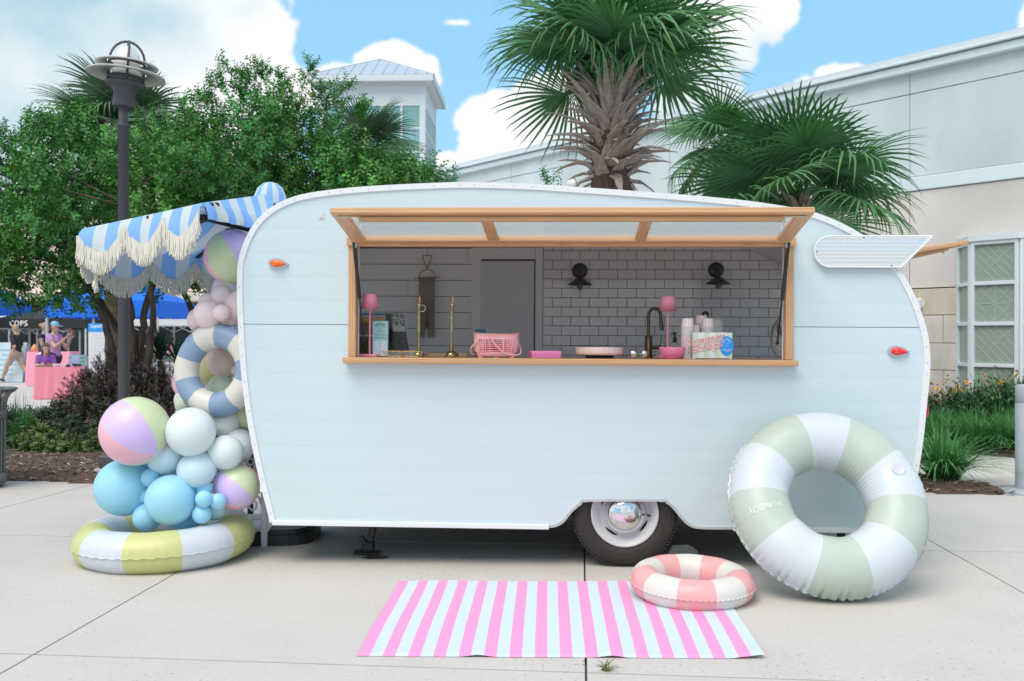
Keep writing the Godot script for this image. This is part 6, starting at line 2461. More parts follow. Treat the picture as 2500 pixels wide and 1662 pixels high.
	pole.tube([Vector3(foot.x, 1.75, foot.z), hub, peak], 0.019, 10)
	part("pole", pole, dark, t)
	var b := MB.new()
	var block := PackedVector2Array()
	for i in 28:
		var a := TAU * i / 28.0
		block.append(Vector2(signf(cos(a)) * pow(absf(cos(a)), 0.5) * 0.40, signf(sin(a)) * pow(absf(sin(a)), 0.5) * 0.30))
	var flat := Transform3D(Basis(Vector3.RIGHT, -PI / 2.0), Vector3(-1.76, 0, -6.95))
	b.prism(block, 0.0, 0.07, flat)
	var inner := PackedVector2Array()
	for q in block:
		inner.append(q * 0.93)
	b.prism(inner, 0.07, 0.105, flat)
	part("base", b, mk(0.020, 0.030, 0.030, 0.5), t)


# ---------------------------------------------------------------- things on the counter
func on_counter(x: float, z: float, yaw := 0.0, y := 1.2685) -> Transform3D:
	return caravan_at * at(Vector3(x, y, z), yaw)


func table_lamp(label: String, x: float, z: float, yaw: float) -> void:
	var pink := fresh(0.96, 0.34, 0.47, 0.5)
	var t := thing("table_lamp", label, "lamp", on_counter(x, z, yaw))
	var m := MB.new()
	m.box(Vector3(0, 0.0085, 0), Vector3(0.118, 0.017, 0.105), 0.004)
	part("base", m, pink, t)
	m = MB.new()
	m.tube([Vector3(0, 0.01, 0), Vector3(0, 0.30, 0)], 0.0065, 12)
	part("stem", m, pink, t)
	m = MB.new()
	m.lathe([Vector2(0.0, 0.300), Vector2(0.050, 0.296), Vector2(0.053, 0.292), Vector2(0.042, 0.382), Vector2(0.040, 0.386), Vector2(0.0, 0.387)], 32)
	part("lamp_shade", m, pink, t)


func build_counter_things() -> void:
	rng.seed = 55
	table_lamp("pink table lamp at the left end of the serving counter", -1.590, -0.14, -8)
	table_lamp("pink table lamp standing behind the pink bowl near the brass tap", 0.280, -0.30, 10)
	# mint menu card in a clear stand
	var t := thing("menu_card", "mint green menu card standing behind the left pink lamp", "menu", on_counter(-1.529, -0.17, 2))
	var m := MB.new()
	m.box(Vector3(0, 0.112, 0), Vector3(0.094, 0.212, 0.002), 0.0, Basis(Vector3.RIGHT, -0.05))
	part("card", m, mk(0.36, 0.63, 0.64, 0.5), t)
	m = MB.new()
	m.box(Vector3(-0.022, 0.052, 0.0052), Vector3(0.043, 0.095, 0.001), 0.0, Basis(Vector3.RIGHT, -0.05))
	m.box(Vector3(0.026, 0.052, 0.0052), Vector3(0.043, 0.095, 0.001), 0.0, Basis(Vector3.RIGHT, -0.05))
	part("price_boxes", m, mk(0.62, 0.72, 0.80, 0.5), t)
	var ink := mk(0.09, 0.17, 0.17, 0.6)
	var arc := say("DESSERT SERVICES", 0.0085, 0.0006, true)
	var wdt := arc.get_aabb().size.x
	arc = bend(arc, func(p: Vector3) -> Vector3:
		var a := p.x / wdt * 1.9
		var r := 0.036 + p.y
		return Vector3(sin(a) * r, cos(a) * r, p.z))
	part("lettering", arc, ink, t, Transform3D(Basis(Vector3.RIGHT, -0.05), Vector3(0, 0.165, 0.005)))
	var words := ["Soft Serve", "Cup & Cone", "Sundae Flavors"]
	for i in 3:
		part("lettering", say(words[i], 0.0085, 0.0006, false), ink, t, Transform3D(Basis(Vector3.RIGHT, -0.05), Vector3(0, 0.153 - i * 0.020, 0.0045)))
	m = MB.new()
	m.lathe([Vector2(0.010, -0.0005), Vector2(0.015, 0.0), Vector2(0.010, 0.0005)], 20, Transform3D(Basis(Vector3.RIGHT, PI / 2 - 0.05), Vector3(0, 0.182, 0.0045)))
	part("emblem", m, mk(0.6, 0.75, 0.76), t)
	m = MB.new()
	m.box(Vector3(0, 0.004, 0.0), Vector3(0.11, 0.008, 0.05), 0.002)
	m.box(Vector3(0, 0.11, -0.006), Vector3(0.104, 0.215, 0.003))
	part("clear_stand", m, pane(0.85, 0.9, 0.92, 0.12), t)
	# printed picture board leaning at the back, left
	t = thing("picture_board", "leaning photo print of a white window with plants behind the mint menu card", "picture", on_counter(-1.559, -0.42, 6))
	m = MB.new()
	m.uvs = 1.0
	m.grid(1, 1, func(u: float, v: float) -> Vector3: return Vector3(-0.175 + u * (0.35 - 0.045 * v), 0.27 * v, 0.001))
	for i in m.u.size():
		m.u[i].y = 1.0 - m.u[i].y
	var pic := StandardMaterial3D.new()
	pic.albedo_texture = board_print()
	pic.roughness = 0.15
	pic.texture_repeat = false
	part("print", m, pic, t, Transform3D(Basis(Vector3.RIGHT, -0.08), Vector3.ZERO))
	m = MB.new()
	m.prism(PackedVector2Array([Vector2(-0.176, -0.001), Vector2(0.177, -0.001), Vector2(0.132, 0.272), Vector2(-0.176, 0.272)]), -0.012, 0.0)
	part("board", m, mk(0.05, 0.05, 0.06, 0.5), t, Transform3D(Basis(Vector3.RIGHT, -0.08), Vector3.ZERO))
	# gilt wire tray with glass
	var gilt := mk(0.56, 0.40, 0.15, 0.3, 0.9)
	t = thing("wire_tray", "low gilt wire tray with glass sides left of the brass taps", "tray", on_counter(-1.375, -0.12, 0))
	m = MB.new()
	var rim := [Vector3(-0.118, 0.036, 0.06), Vector3(0.118, 0.036, 0.06), Vector3(0.118, 0.036, -0.06), Vector3(-0.118, 0.036, -0.06)]
	var low := [Vector3(-0.10, 0.004, 0.045), Vector3(0.10, 0.004, 0.045), Vector3(0.10, 0.004, -0.045), Vector3(-0.10, 0.004, -0.045)]
	for i in 4:
		m.tube([rim[i], rim[(i + 1) % 4]], 0.0018, 5)
		m.tube([low[i], low[(i + 1) % 4]], 0.0018, 5)
		m.tube([rim[i], low[i]], 0.0018, 5)
	part("wire_frame", m, gilt, t)
	m = MB.new()
	m.box(Vector3(0.0, 0.006, 0), Vector3(0.198, 0.003, 0.088))
	for i in 4:
		m.quad(low[i], low[(i + 1) % 4], rim[(i + 1) % 4], rim[i])
	part("glass", m, pane(0.8, 0.85, 0.85, 0.15), t)
	m = MB.new()
	m.tube([Vector3(0.0, 0.04, 0.062), Vector3(0.006, 0.018, 0.058), Vector3(0.008, 0.003, 0.05)], 0.004, 6)
	part("clasp", m, mk(0.6, 0.28, 0.08, 0.4, 0.5), t)
	# two brass draught taps on domes, with a drip rail
	var brass := fresh(0.42, 0.335, 0.17, 0.16, 1.0)
	for q in [[1022, "left brass draught tap with hammered pole and ring, in front of the macrame hanging"], [1102, "right brass draught tap with hammered pole, left of the pink basket"]]:
		var x: float = (q[0] * 2359.0 / 2500.0 - 1179.5) / 2293.0 * 6.25 - 0.682 + 0.0
		x = -1.290 if q[0] == 1022 else -1.083
		t = thing("beer_tap", q[1], "tap", on_counter(x, -0.20), "brass draught taps on the counter")
		m = MB.new()
		m.lathe([Vector2(0.036, 0.0), Vector2(0.038, 0.006), Vector2(0.036, 0.018), Vector2(0.027, 0.032), Vector2(0.012, 0.040), Vector2(0.010, 0.046)], 28)
		part("dome", m, brass, t)
		m = MB.new()
		var pts := smooth_line([Vector3(0, 0.04, 0), Vector3(0, 0.20, 0), Vector3(0, 0.275, 0), Vector3(0.006, 0.308, 0.012), Vector3(0.012, 0.322, 0.05), Vector3(0.012, 0.312, 0.075)], 5)
		var rad := []
		for i in pts.size():
			rad.append(0.0105 + 0.0006 * sin(i * 2.1))
		m.tube(pts, rad, 14)
		part("pole", m, brass, t)
		m = MB.new()
		m.lathe([Vector2(0.013, -0.018), Vector2(0.015, -0.006), Vector2(0.013, 0.008), Vector2(0.0145, 0.012), Vector2(0.012, 0.018), Vector2(0.0, 0.02)], 16, Transform3D(Basis(Vector3.RIGHT, PI / 2.0), Vector3(0.012, 0.318, 0.06)))
		m.tube([Vector3(0.012, 0.31, 0.07), Vector3(0.012, 0.285, 0.078)], [0.009, 0.007], 10)
		part("spout", m, brass, t)
		m = MB.new()
		m.lathe([Vector2(0.007, 0.335), Vector2(0.010, 0.340), Vector2(0.006, 0.346), Vector2(0.008, 0.352), Vector2(0.0075, 0.372), Vector2(0.004, 0.376), Vector2(0.005, 0.384), Vector2(0.0, 0.388)], 14, at(Vector3(0.014, -0.008, 0.055)))
		part("lever", m, mk(0.58, 0.34, 0.12, 0.25, 1.0), t)
		if q[0] == 1022:
			m = MB.new()
			var ring := []
			for i in 25:
				var a := TAU * i / 24.0
				ring.append(Vector3(0.03 + cos(a) * 0.020, 0.298 + sin(a) * 0.020, 0.06))
			m.tube(ring, 0.0025, 6)
			part("ring", m, mk(0.62, 0.62, 0.55, 0.3, 0.6), t)
	m = MB.new()
	m.box(Vector3(0, 0.018, 0), Vector3(0.27, 0.016, 0.05), 0.003)
	m.box(Vector3(0, 0.006, 0), Vector3(0.25, 0.012, 0.03), 0.002)
	solo("drip_rail", "low brass drip rail running behind the two brass taps", "rail", m, brass, on_counter(-1.116, -0.27))
	# macrame hanging on the far wall
	macrame()
	# pink basket with two handles
	basket()
	m = MB.new()
	m.box(Vector3(0, 0.07, 0), Vector3(0.075, 0.14, 0.035), 0.006)
	var ct := solo("card_reader", "dark blue card reader standing behind the pink basket", "card reader", m, mk(0.02, 0.05, 0.10, 0.35), on_counter(-0.918, -0.42))
	m = MB.new()
	m.box(Vector3(0, 0.155, 0.0), Vector3(0.07, 0.035, 0.006), 0.002, Basis(Vector3.RIGHT, -0.3))
	part("screen", m, mk(0.02, 0.12, 0.22, 0.15), ct)
	# pink box
	m = MB.new()
	m.box(Vector3(0, 0.021, 0), Vector3(0.178, 0.042, 0.13), 0.003)
	var bx := solo("gift_box", "shallow bright pink box right of the pink basket", "box", m, mk(0.92, 0.28, 0.60, 0.6), on_counter(-0.495, -0.17, 13))
	m = MB.new()
	m.box(Vector3(0, 0.030, 0), Vector3(0.184, 0.026, 0.136), 0.003)
	part("lid", m, mk(0.93, 0.30, 0.62, 0.6), bx)
	# cake turntable
	t = thing("cake_stand", "pale pink scalloped cake turntable on a black foot in the middle of the counter", "cake stand", on_counter(-0.153, -0.22))
	m = MB.new()
	m.lathe([Vector2(0.088, 0.0), Vector2(0.090, 0.004), Vector2(0.085, 0.020), Vector2(0.0, 0.020)], 36)
	part("foot", m, mk(0.02, 0.02, 0.022, 0.4), t)
	m = MB.new()
	var flute := func(u: float, v: float) -> Vector3:
		var a := u * TAU
		var rr: float = [0.138, 0.147, 0.149, 0.147, 0.151, 0.0][int(round(v * 5.0))]
		var yy: float = [0.020, 0.022, 0.040, 0.055, 0.066, 0.068][int(round(v * 5.0))]
		rr *= 1.0 + 0.008 * sin(a * 24.0)
		return Vector3(cos(a) * rr, yy, -sin(a) * rr)
	m.grid(96, 5, flute)
	part("plate", m, fresh(0.88, 0.68, 0.66, 0.45), t)
	# two ice cream scoops
	for q in [[1545, -0.13, 65.0, "chrome ice cream scoop with mint handle lying right of the cake stand"], [1569, -0.16, 80.0, "chrome ice cream scoop seen end on beside the black gooseneck tap"]]:
		var x: float = 0.047 if q[0] == 1545 else 0.110
		t = thing("ice_cream_scoop", q[3], "scoop", on_counter(x, q[1], q[2]), "ice cream scoops on the counter")
		m = MB.new()
		m.grid(18, 7, func(u: float, v: float) -> Vector3:
			var la := lerpf(-PI / 2.0, 0.15, v)
			return Vector3(-0.015, 0.030, 0.0) + Vector3(cos(la) * cos(u * TAU) * 0.026, cos(la) * sin(u * TAU) * 0.026, sin(la) * -0.026 + 0.01))
		m.grid(18, 7, func(u: float, v: float) -> Vector3:
			var la := lerpf(-PI / 2.0, 0.15, v)
			return Vector3(-0.015, 0.030, 0.0) + Vector3(cos(la) * cos(u * TAU) * 0.0235, cos(la) * sin(u * TAU) * 0.0235, sin(la) * -0.0235 + 0.01), null, true)
		m.tube([Vector3(0.008, 0.03, 0), Vector3(0.025, 0.026, -0.004)], 0.006, 8)
		part("bowl", m, mk(0.78, 0.8, 0.8, 0.06, 1.0), t)
		m = MB.new()
		m.tube([Vector3(0.022, 0.026, -0.004), Vector3(0.05, 0.022, -0.012), Vector3(0.11, 0.018, -0.03)], [0.009, 0.012, 0.010], 10)
		part("handle", m, mk(0.25, 0.55, 0.50, 0.4), t)
	# gooseneck tap
	var bronze := fresh(0.085, 0.072, 0.045, 0.3, 0.85)
	t = thing("gooseneck_tap", "dark bronze gooseneck kitchen tap in front of the white tiles", "tap", on_counter(0.165, -0.36))
	m = MB.new()
	m.lathe([Vector2(0.028, 0.0), Vector2(0.028, 0.004), Vector2(0.0235, 0.006), Vector2(0.0235, 0.13), Vector2(0.021, 0.134), Vector2(0.0, 0.135)], 24)
	part("body", m, bronze, t)
	m = MB.new()
	var neck := [Vector3(-0.002, 0.13, 0), Vector3(-0.002, 0.25, 0)]
	for i in 13:
		var a := PI - PI * 0.93 * i / 12.0
		neck.append(Vector3(0.036 + cos(a) * 0.038, 0.26 + sin(a) * 0.050, 0.010 * i / 12.0))
	neck.append(Vector3(0.078, 0.20, 0.012))
	m.tube(neck, 0.0105, 12)
	m.tube([Vector3(0.0755, 0.235, 0.0115), Vector3(0.083, 0.168, 0.013)], [0.0125, 0.0135], 12)
	part("neck", m, bronze, t)
	m = MB.new()
	m.tube([Vector3(0.018, 0.068, 0), Vector3(0.078, 0.068, 0.0)], 0.013, 12)
	m.tube([Vector3(0.074, 0.075, 0.0), Vector3(0.082, 0.14, -0.01)], 0.003, 6)
	part("lever", m, bronze, t)
	# soap pump
	t = thing("soap_bottle", "small clear soap bottle with black pump behind the pink bowl", "bottle", on_counter(0.339, -0.44))
	m = MB.new()
	m.lathe([Vector2(0.0, 0.0), Vector2(0.032, 0.0), Vector2(0.034, 0.01), Vector2(0.034, 0.07), Vector2(0.025, 0.092), Vector2(0.012, 0.10), Vector2(0.0, 0.10)], 20)
	part("bottle", m, pane(0.6, 0.62, 0.62, 0.3), t)
	m = MB.new()
	m.lathe([Vector2(0.014, 0.098), Vector2(0.014, 0.122), Vector2(0.006, 0.126), Vector2(0.005, 0.145), Vector2(0.011, 0.147), Vector2(0.011, 0.158), Vector2(0.0, 0.159)], 16)
	m.tube([Vector3(0, 0.152, 0), Vector3(-0.022, 0.150, 0.01)], 0.005, 6)
	part("pump", m, mk(0.015, 0.015, 0.015, 0.4), t)
	# bright pink bowl with a wavy lip
	m = MB.new()
	var bowl := func(u: float, v: float) -> Vector3:
		var a := u * TAU
		var prof := [0.035, 0.036, 0.060, 0.073, 0.078, 0.079, 0.0765, 0.071, 0.057, 0.03, 0.0]
		var hgt := [0.0, 0.003, 0.018, 0.042, 0.066, 0.070, 0.069, 0.044, 0.021, 0.008, 0.006]
		var k := int(round(v * 10.0))
		var lift := 0.0035 * sin(a * 9.0) if k in [4, 5, 6] else 0.0
		return Vector3(cos(a) * prof[k], hgt[k] + lift, -sin(a) * prof[k])
	m.grid(72, 10, bowl)
	solo("pink_bowl", "bright pink bowl with a wavy lip in front of the right pink lamp", "bowl", m, fresh(0.94, 0.27, 0.50, 0.4), on_counter(0.287, -0.12))
	m = MB.new()
	m.tube([Vector3(0, 0, 0), Vector3(0.03, 0.03, 0), Vector3(0.052, 0.062, 0.0)], [0.006, 0.007, 0.009], 8, true, 0.4)
	solo("pink_spoon", "pink scoop spoon resting over the right lip of the pink bowl", "spoon", m, mk(0.9, 0.25, 0.42, 0.4), on_counter(0.344, -0.12, 0, 1.325))
	cups()
	summer_sign()
	# small brass sink spout behind the cups, clear lid, glass disc
	m = MB.new()
	m.tube(smooth_line([Vector3(0, 0, 0), Vector3(0, 0.25, 0), Vector3(0.006, 0.283, 0.01), Vector3(0.022, 0.285, 0.03), Vector3(0.026, 0.262, 0.04)], 4), 0.0085, 10)
	m.lathe([Vector2(0.02, 0), Vector2(0.02, 0.03), Vector2(0.009, 0.035)], 14)
	solo("small_spout", "small bronze spout whose top shows behind the striped paper cups", "tap", m, bronze, on_counter(0.519, -0.45))
	m = MB.new()
	m.box(Vector3(0, 0.125, 0), Vector3(0.12, 0.25, 0.10), 0.012)
	solo("clear_holder", "clear plastic cup holder behind the striped sign", "holder", m, pane(0.72, 0.72, 0.74, 0.22), on_counter(0.560, -0.32))
	t = thing("glass_disc", "round clear glass lid standing on edge by the right jamb", "lid", on_counter(0.999, -0.26, -62))
	var up := Transform3D(Basis(Vector3.RIGHT, PI / 2.0 - 0.1), Vector3(0, 0.135, 0))
	m = MB.new()
	m.lathe([Vector2(0.0, 0.0), Vector2(0.06, -0.002), Vector2(0.128, 0.0), Vector2(0.128, 0.004), Vector2(0.06, 0.002), Vector2(0.0, 0.004)], 40, up)
	part("glass", m, pane(0.55, 0.58, 0.58, 0.22), t)
	m = MB.new()
	m.lathe([Vector2(0.127, -0.003), Vector2(0.134, 0.002), Vector2(0.127, 0.007)], 44, up)
	part("rim", m, mk(0.6, 0.6, 0.6, 0.3, 0.6), t)
	m = MB.new()
	for k in 9:
		m.box(Vector3(-0.055 + k * 0.006, 0.19 - k * 0.004, 0.014), Vector3(0.0016, 0.05, 0.003))
	part("wire_marks", m, mk(0.12, 0.12, 0.12, 0.5), t)


func board_print() -> ImageTexture:
	var n := noise_of(88, 0.05, 4)
	return picture(256, 200, func(x: int, y: int) -> Color:
		var u := x / 256.0
		var v := y / 200.0
		var k := n.get_noise_2d(x, y)
		var leaf := n.get_noise_2d(x * 2.4 + 300.0, y * 1.1)
		var c := Color(0.36, 0.38, 0.44).lerp(Color(0.58, 0.50, 0.42), clampf(0.5 + k, 0.0, 1.0))
		if v < 0.22:
			c = Color(0.62, 0.54, 0.42).lerp(Color(0.90, 0.70, 0.40), clampf(0.4 + leaf * 2.0, 0.0, 1.0))
		if v < 0.035:
			c = Color(0.25, 0.50, 0.85)
		if v > 0.58:
			c = Color(0.42, 0.38, 0.27).lerp(Color(0.22, 0.27, 0.17), clampf(0.5 + leaf * 1.6, 0.0, 1.0))
		if absf(u - 0.37) < 0.014 or absf(v - 0.53) < 0.018 or absf(v - 0.06) < 0.016:
			c = Color(0.74, 0.77, 0.80)
		if u > 0.63 + 0.03 * k:
			c = Color(0.05, 0.07, 0.08)
			if v < 0.43 and u > 0.76:
				c = Color(0.70, 0.68, 0.68)
			if leaf > 0.12 and v > 0.45:
				c = Color(0.17, 0.22, 0.18).lerp(Color(0.42, 0.43, 0.40), clampf(leaf * 1.6 - 0.2, 0.0, 1.0))
			if v < 0.3 and leaf > 0.02:
				c = Color(0.10, 0.20, 0.12)
		if v > 0.70 - 0.5 * absf(u - 0.62) and leaf < -0.02 and u < 0.72 and u > 0.42:
			c = Color(0.20, 0.36, 0.24)
		return c)


func macrame() -> void:
	var t := thing("macrame_hanging", "olive macrame wall hanging with wooden triangle and hoop inside the caravan", "wall hanging", caravan_at * at(Vector3(-1.471, 0, -1.875)))
	var cord := fresh(0.42, 0.385, 0.28, 0.9)
	var stick := fresh(0.34, 0.29, 0.19, 0.6)
	var y0: float = 2.035
	var y1: float = 1.927
	var m := MB.new()
	m.tube([Vector3(0, y0 + 0.10, 0.0), Vector3(0, y0, 0.0)], 0.002, 5)
	part("hanging_cord", m, cord, t)
	m = MB.new()
	m.tube([Vector3(-0.040, y0, 0.004), Vector3(0.040, y0, 0.004)], 0.004, 6)
	m.tube([Vector3(-0.040, y0, 0.004), Vector3(0.0, y1, 0.004)], 0.004, 6)
	m.tube([Vector3(0.040, y0, 0.004), Vector3(0.0, y1, 0.004)], 0.004, 6)
	part("triangle", m, stick, t)
	var hy: float = 1.858
	m = MB.new()
	var ring := []
	for i in 33:
		var a := TAU * i / 32.0
		ring.append(Vector3(cos(a) * 0.066, hy + sin(a) * 0.066, 0.004))
	m.tube(ring, 0.0042, 7)
	part("hoop", m, stick, t)
	m = MB.new()
	m.tube([Vector3(-0.098, hy - 0.004, 0.012), Vector3(0.102, hy + 0.004, 0.012)], 0.0042, 7)
	part("rod", m, stick, t)
	m = MB.new()
	for i in 40:
		var x := -0.060 + i * 0.0031
		var low: float = 1.375 + 0.02 * absf(sin(i * 0.9)) + (0.10 if absf(x) < 0.012 else 0.0)
		m.tube([Vector3(x, hy, 0.012), Vector3(x * 1.02, (hy + low) / 2.0, 0.013 + 0.002 * (i % 2)), Vector3(x * 1.02 + rnd(-.002, .002), low, 0.012)], 0.0019, 4, true)
	part("strands", m, cord, t, Transform3D(), "stuff")
	m = MB.new()
	for i in 26:
		var x := -0.05 + i * 0.004
		var l := 0.055 * sqrt(maxf(0.0, 1.0 - pow(x / 0.06, 2.0)))
		m.tube([Vector3(x, hy, 0.017), Vector3(x, hy - l, 0.017)], 0.0021, 4)
	part("knotted_web", m, cord, t, Transform3D(), "stuff")
	m = MB.new()
	var ty: float = 1.580
	m.lathe([Vector2(0.006, -0.12), Vector2(0.014, -0.12), Vector2(0.010, -0.02), Vector2(0.006, -0.004), Vector2(0.009, 0.006), Vector2(0.003, 0.014), Vector2(0.002, 0.09)], 12, at(Vector3(0.004, ty, 0.024)))
	part("tassel", m, fresh(0.20, 0.18, 0.12, 0.9), t)


func basket() -> void:
	var pink := fresh(0.95, 0.48, 0.50, 0.42)
	var t := thing("pink_basket", "pink plastic basket with two drooping handles between the brass taps and the pink box", "basket", on_counter(-0.797, -0.14, 6))
	var ring := func(k: float, y: float, half_x: float, half_z: float) -> Vector3:  # rounded rectangle
		var a := k * TAU
		var c := cos(a)
		var s := sin(a)
		return Vector3(signf(c) * pow(absf(c), 0.42) * half_x, y, -signf(s) * pow(absf(s), 0.42) * half_z)
	# solid foot and solid band under the rim
	var m := MB.new()
	m.grid(72, 2, func(u: float, v: float) -> Vector3: return ring.call(u, 0.008 + 0.030 * v, 0.118 + 0.007 * v, 0.080 + 0.004 * v))
	m.grid(72, 1, func(u: float, v: float) -> Vector3: return ring.call(u, 0.008, 0.118 * (0.0 + v), 0.080 * v), null, false)
	part("foot", m, pink, t)
	m = MB.new()
	var sway := func(u: float) -> float: return 0.004 * sin(u * TAU * 2.0 + 0.6)
	m.grid(72, 3, func(u: float, v: float) -> Vector3: return ring.call(u, 0.108 + 0.034 * v + float(sway.call(u)) * v, 0.136 + 0.006 * v, 0.091 + 0.004 * v))
	m.grid(72, 1, func(u: float, v: float) -> Vector3: return ring.call(u, 0.142 + float(sway.call(u)) + 0.003 * v, 0.142 + 0.008 * v, 0.095 + 0.008 * v))
	m.grid(72, 1, func(u: float, v: float) -> Vector3: return ring.call(u, 0.145 + float(sway.call(u)) - 0.002 * v, 0.150 - 0.010 * v, 0.103 - 0.010 * v))
	part("rim", m, pink, t)
	# grid of bars between, leaving real holes
	m = MB.new()
	for r in 6:
		var y := 0.044 + r * 0.0128
		var pts := []
		for i in 73:
			pts.append(ring.call(i / 72.0, y, 0.1255 + (y - 0.044) * 0.16, 0.084 + (y - 0.044) * 0.11))
		m.tube(pts, 0.0030, 4, false)
	for i in 44:
		var u := (i + 0.5) / 44.0
		var p: Vector3 = ring.call(u, 0.036, 0.125, 0.084)
		var q: Vector3 = ring.call(u, 0.110, 0.136, 0.091)
		m.tube([p, q], 0.0032 if i % 3 != 0 else 0.0058, 4, false)
	part("lattice", m, pink, t, Transform3D(), "stuff")
	m = MB.new()
	for s in [[-1, -1], [1, -1], [-1, 1], [1, 1], [0, 1]]:
		m.box(Vector3(s[0] * 0.095, 0.004, s[1] * 0.062), Vector3(0.03, 0.010, 0.02), 0.002)
	part("feet", m, pink, t)
	# two handles folded down, one over the front
	for q in [[Vector3(-0.100, 0.116, 0.090), Vector3(-0.155, 0.06, 0.06), Vector3(-0.152, 0.022, 0.03), Vector3(-0.130, 0.018, 0.0)],
			[Vector3(-0.045, 0.128, 0.096), Vector3(0.010, 0.060, 0.108), Vector3(0.060, 0.024, 0.106), Vector3(0.13, 0.018, 0.09), Vector3(0.152, 0.040, 0.05), Vector3(0.140, 0.085, 0.0)]]:
		m = MB.new()
		m.tube(smooth_line(q, 6), 0.0045, 8)
		part("handle", m, pink, t)
	# pink things inside
	m = MB.new()
	for i in 12:
		m.box(Vector3(rnd(-0.09, 0.09), 0.03 + rnd(0, 0.03), rnd(-0.05, 0.05)), Vector3(0.06, 0.04, 0.03), 0.006, Basis.from_euler(Vector3(rnd(-1, 1), rnd(-1, 1), rnd(-1, 1))))
	solo("pink_packets", "bright pink packets lying inside the pink basket", "packets", m, mk(0.85, 0.10, 0.30, 0.5), on_counter(-0.797, -0.14, 6))


func cup_mesh() -> ArrayMesh:  # a paper tub upside down: rim at the bottom
	var m := MB.new()
	for i in 36:
		var a0 := -TAU * i / 36.0
		var a1 := -TAU * (i + 1) / 36.0
		m.col = Color(0.86, 0.50, 0.55) if i % 3 == 0 else Color(0.80, 0.77, 0.77)
		var f := func(a: float, r: float, y: float) -> Vector3: return Vector3(cos(a) * r, y, sin(a) * r)
		m.quad(f.call(a0, 0.0385, 0.004), f.call(a1, 0.0385, 0.004), f.call(a1, 0.0325, 0.054), f.call(a0, 0.0325, 0.054))
		m.tri(f.call(a0, 0.0325, 0.054), f.call(a1, 0.0325, 0.054), Vector3(0, 0.053, 0))
		m.col = Color(0.80, 0.77, 0.76)
		m.quad(f.call(a0, 0.0415, 0.001), f.call(a1, 0.0415, 0.001), f.call(a1, 0.0412, 0.005), f.call(a0, 0.0412, 0.005))
		m.quad(f.call(a0, 0.0412, 0.005), f.call(a1, 0.0412, 0.005), f.call(a1, 0.0385, 0.005), f.call(a0, 0.0385, 0.005))
		m.quad(f.call(a1, 0.0415, 0.001), f.call(a0, 0.0415, 0.001), f.call(a0, 0.036, 0.001), f.call(a1, 0.036, 0.001))
	return m.mesh()


func cups() -> void:
	var cm := cup_mesh()
	var mat := painted(0.55)
	var stacks := [[0.385, -0.15, 19, "the front left stack by the pink bowl"], [0.433, -0.225, 15, "the second stack, partly behind the first"], [0.491, -0.30, 21, "the tallest stack behind the striped sign"], [0.516, -0.21, 19, "the stack directly behind the striped sign"]]
	for s in stacks:
		var n: int = s[2]
		for k in n:
			var where := "topmost upturned striped paper cup of" if k == n - 1 else "upturned paper cup below the topmost one in"
			solo("paper_cup", "%s %s" % [where, s[3]], "cup", cm, mat, on_counter(s[0] + rnd(-0.0008, 0.0008), s[1], rnd(0, 360), 1.2685 + k * 0.0105 + rnd(0, 0.0006)), "striped paper cups stacked upside down")


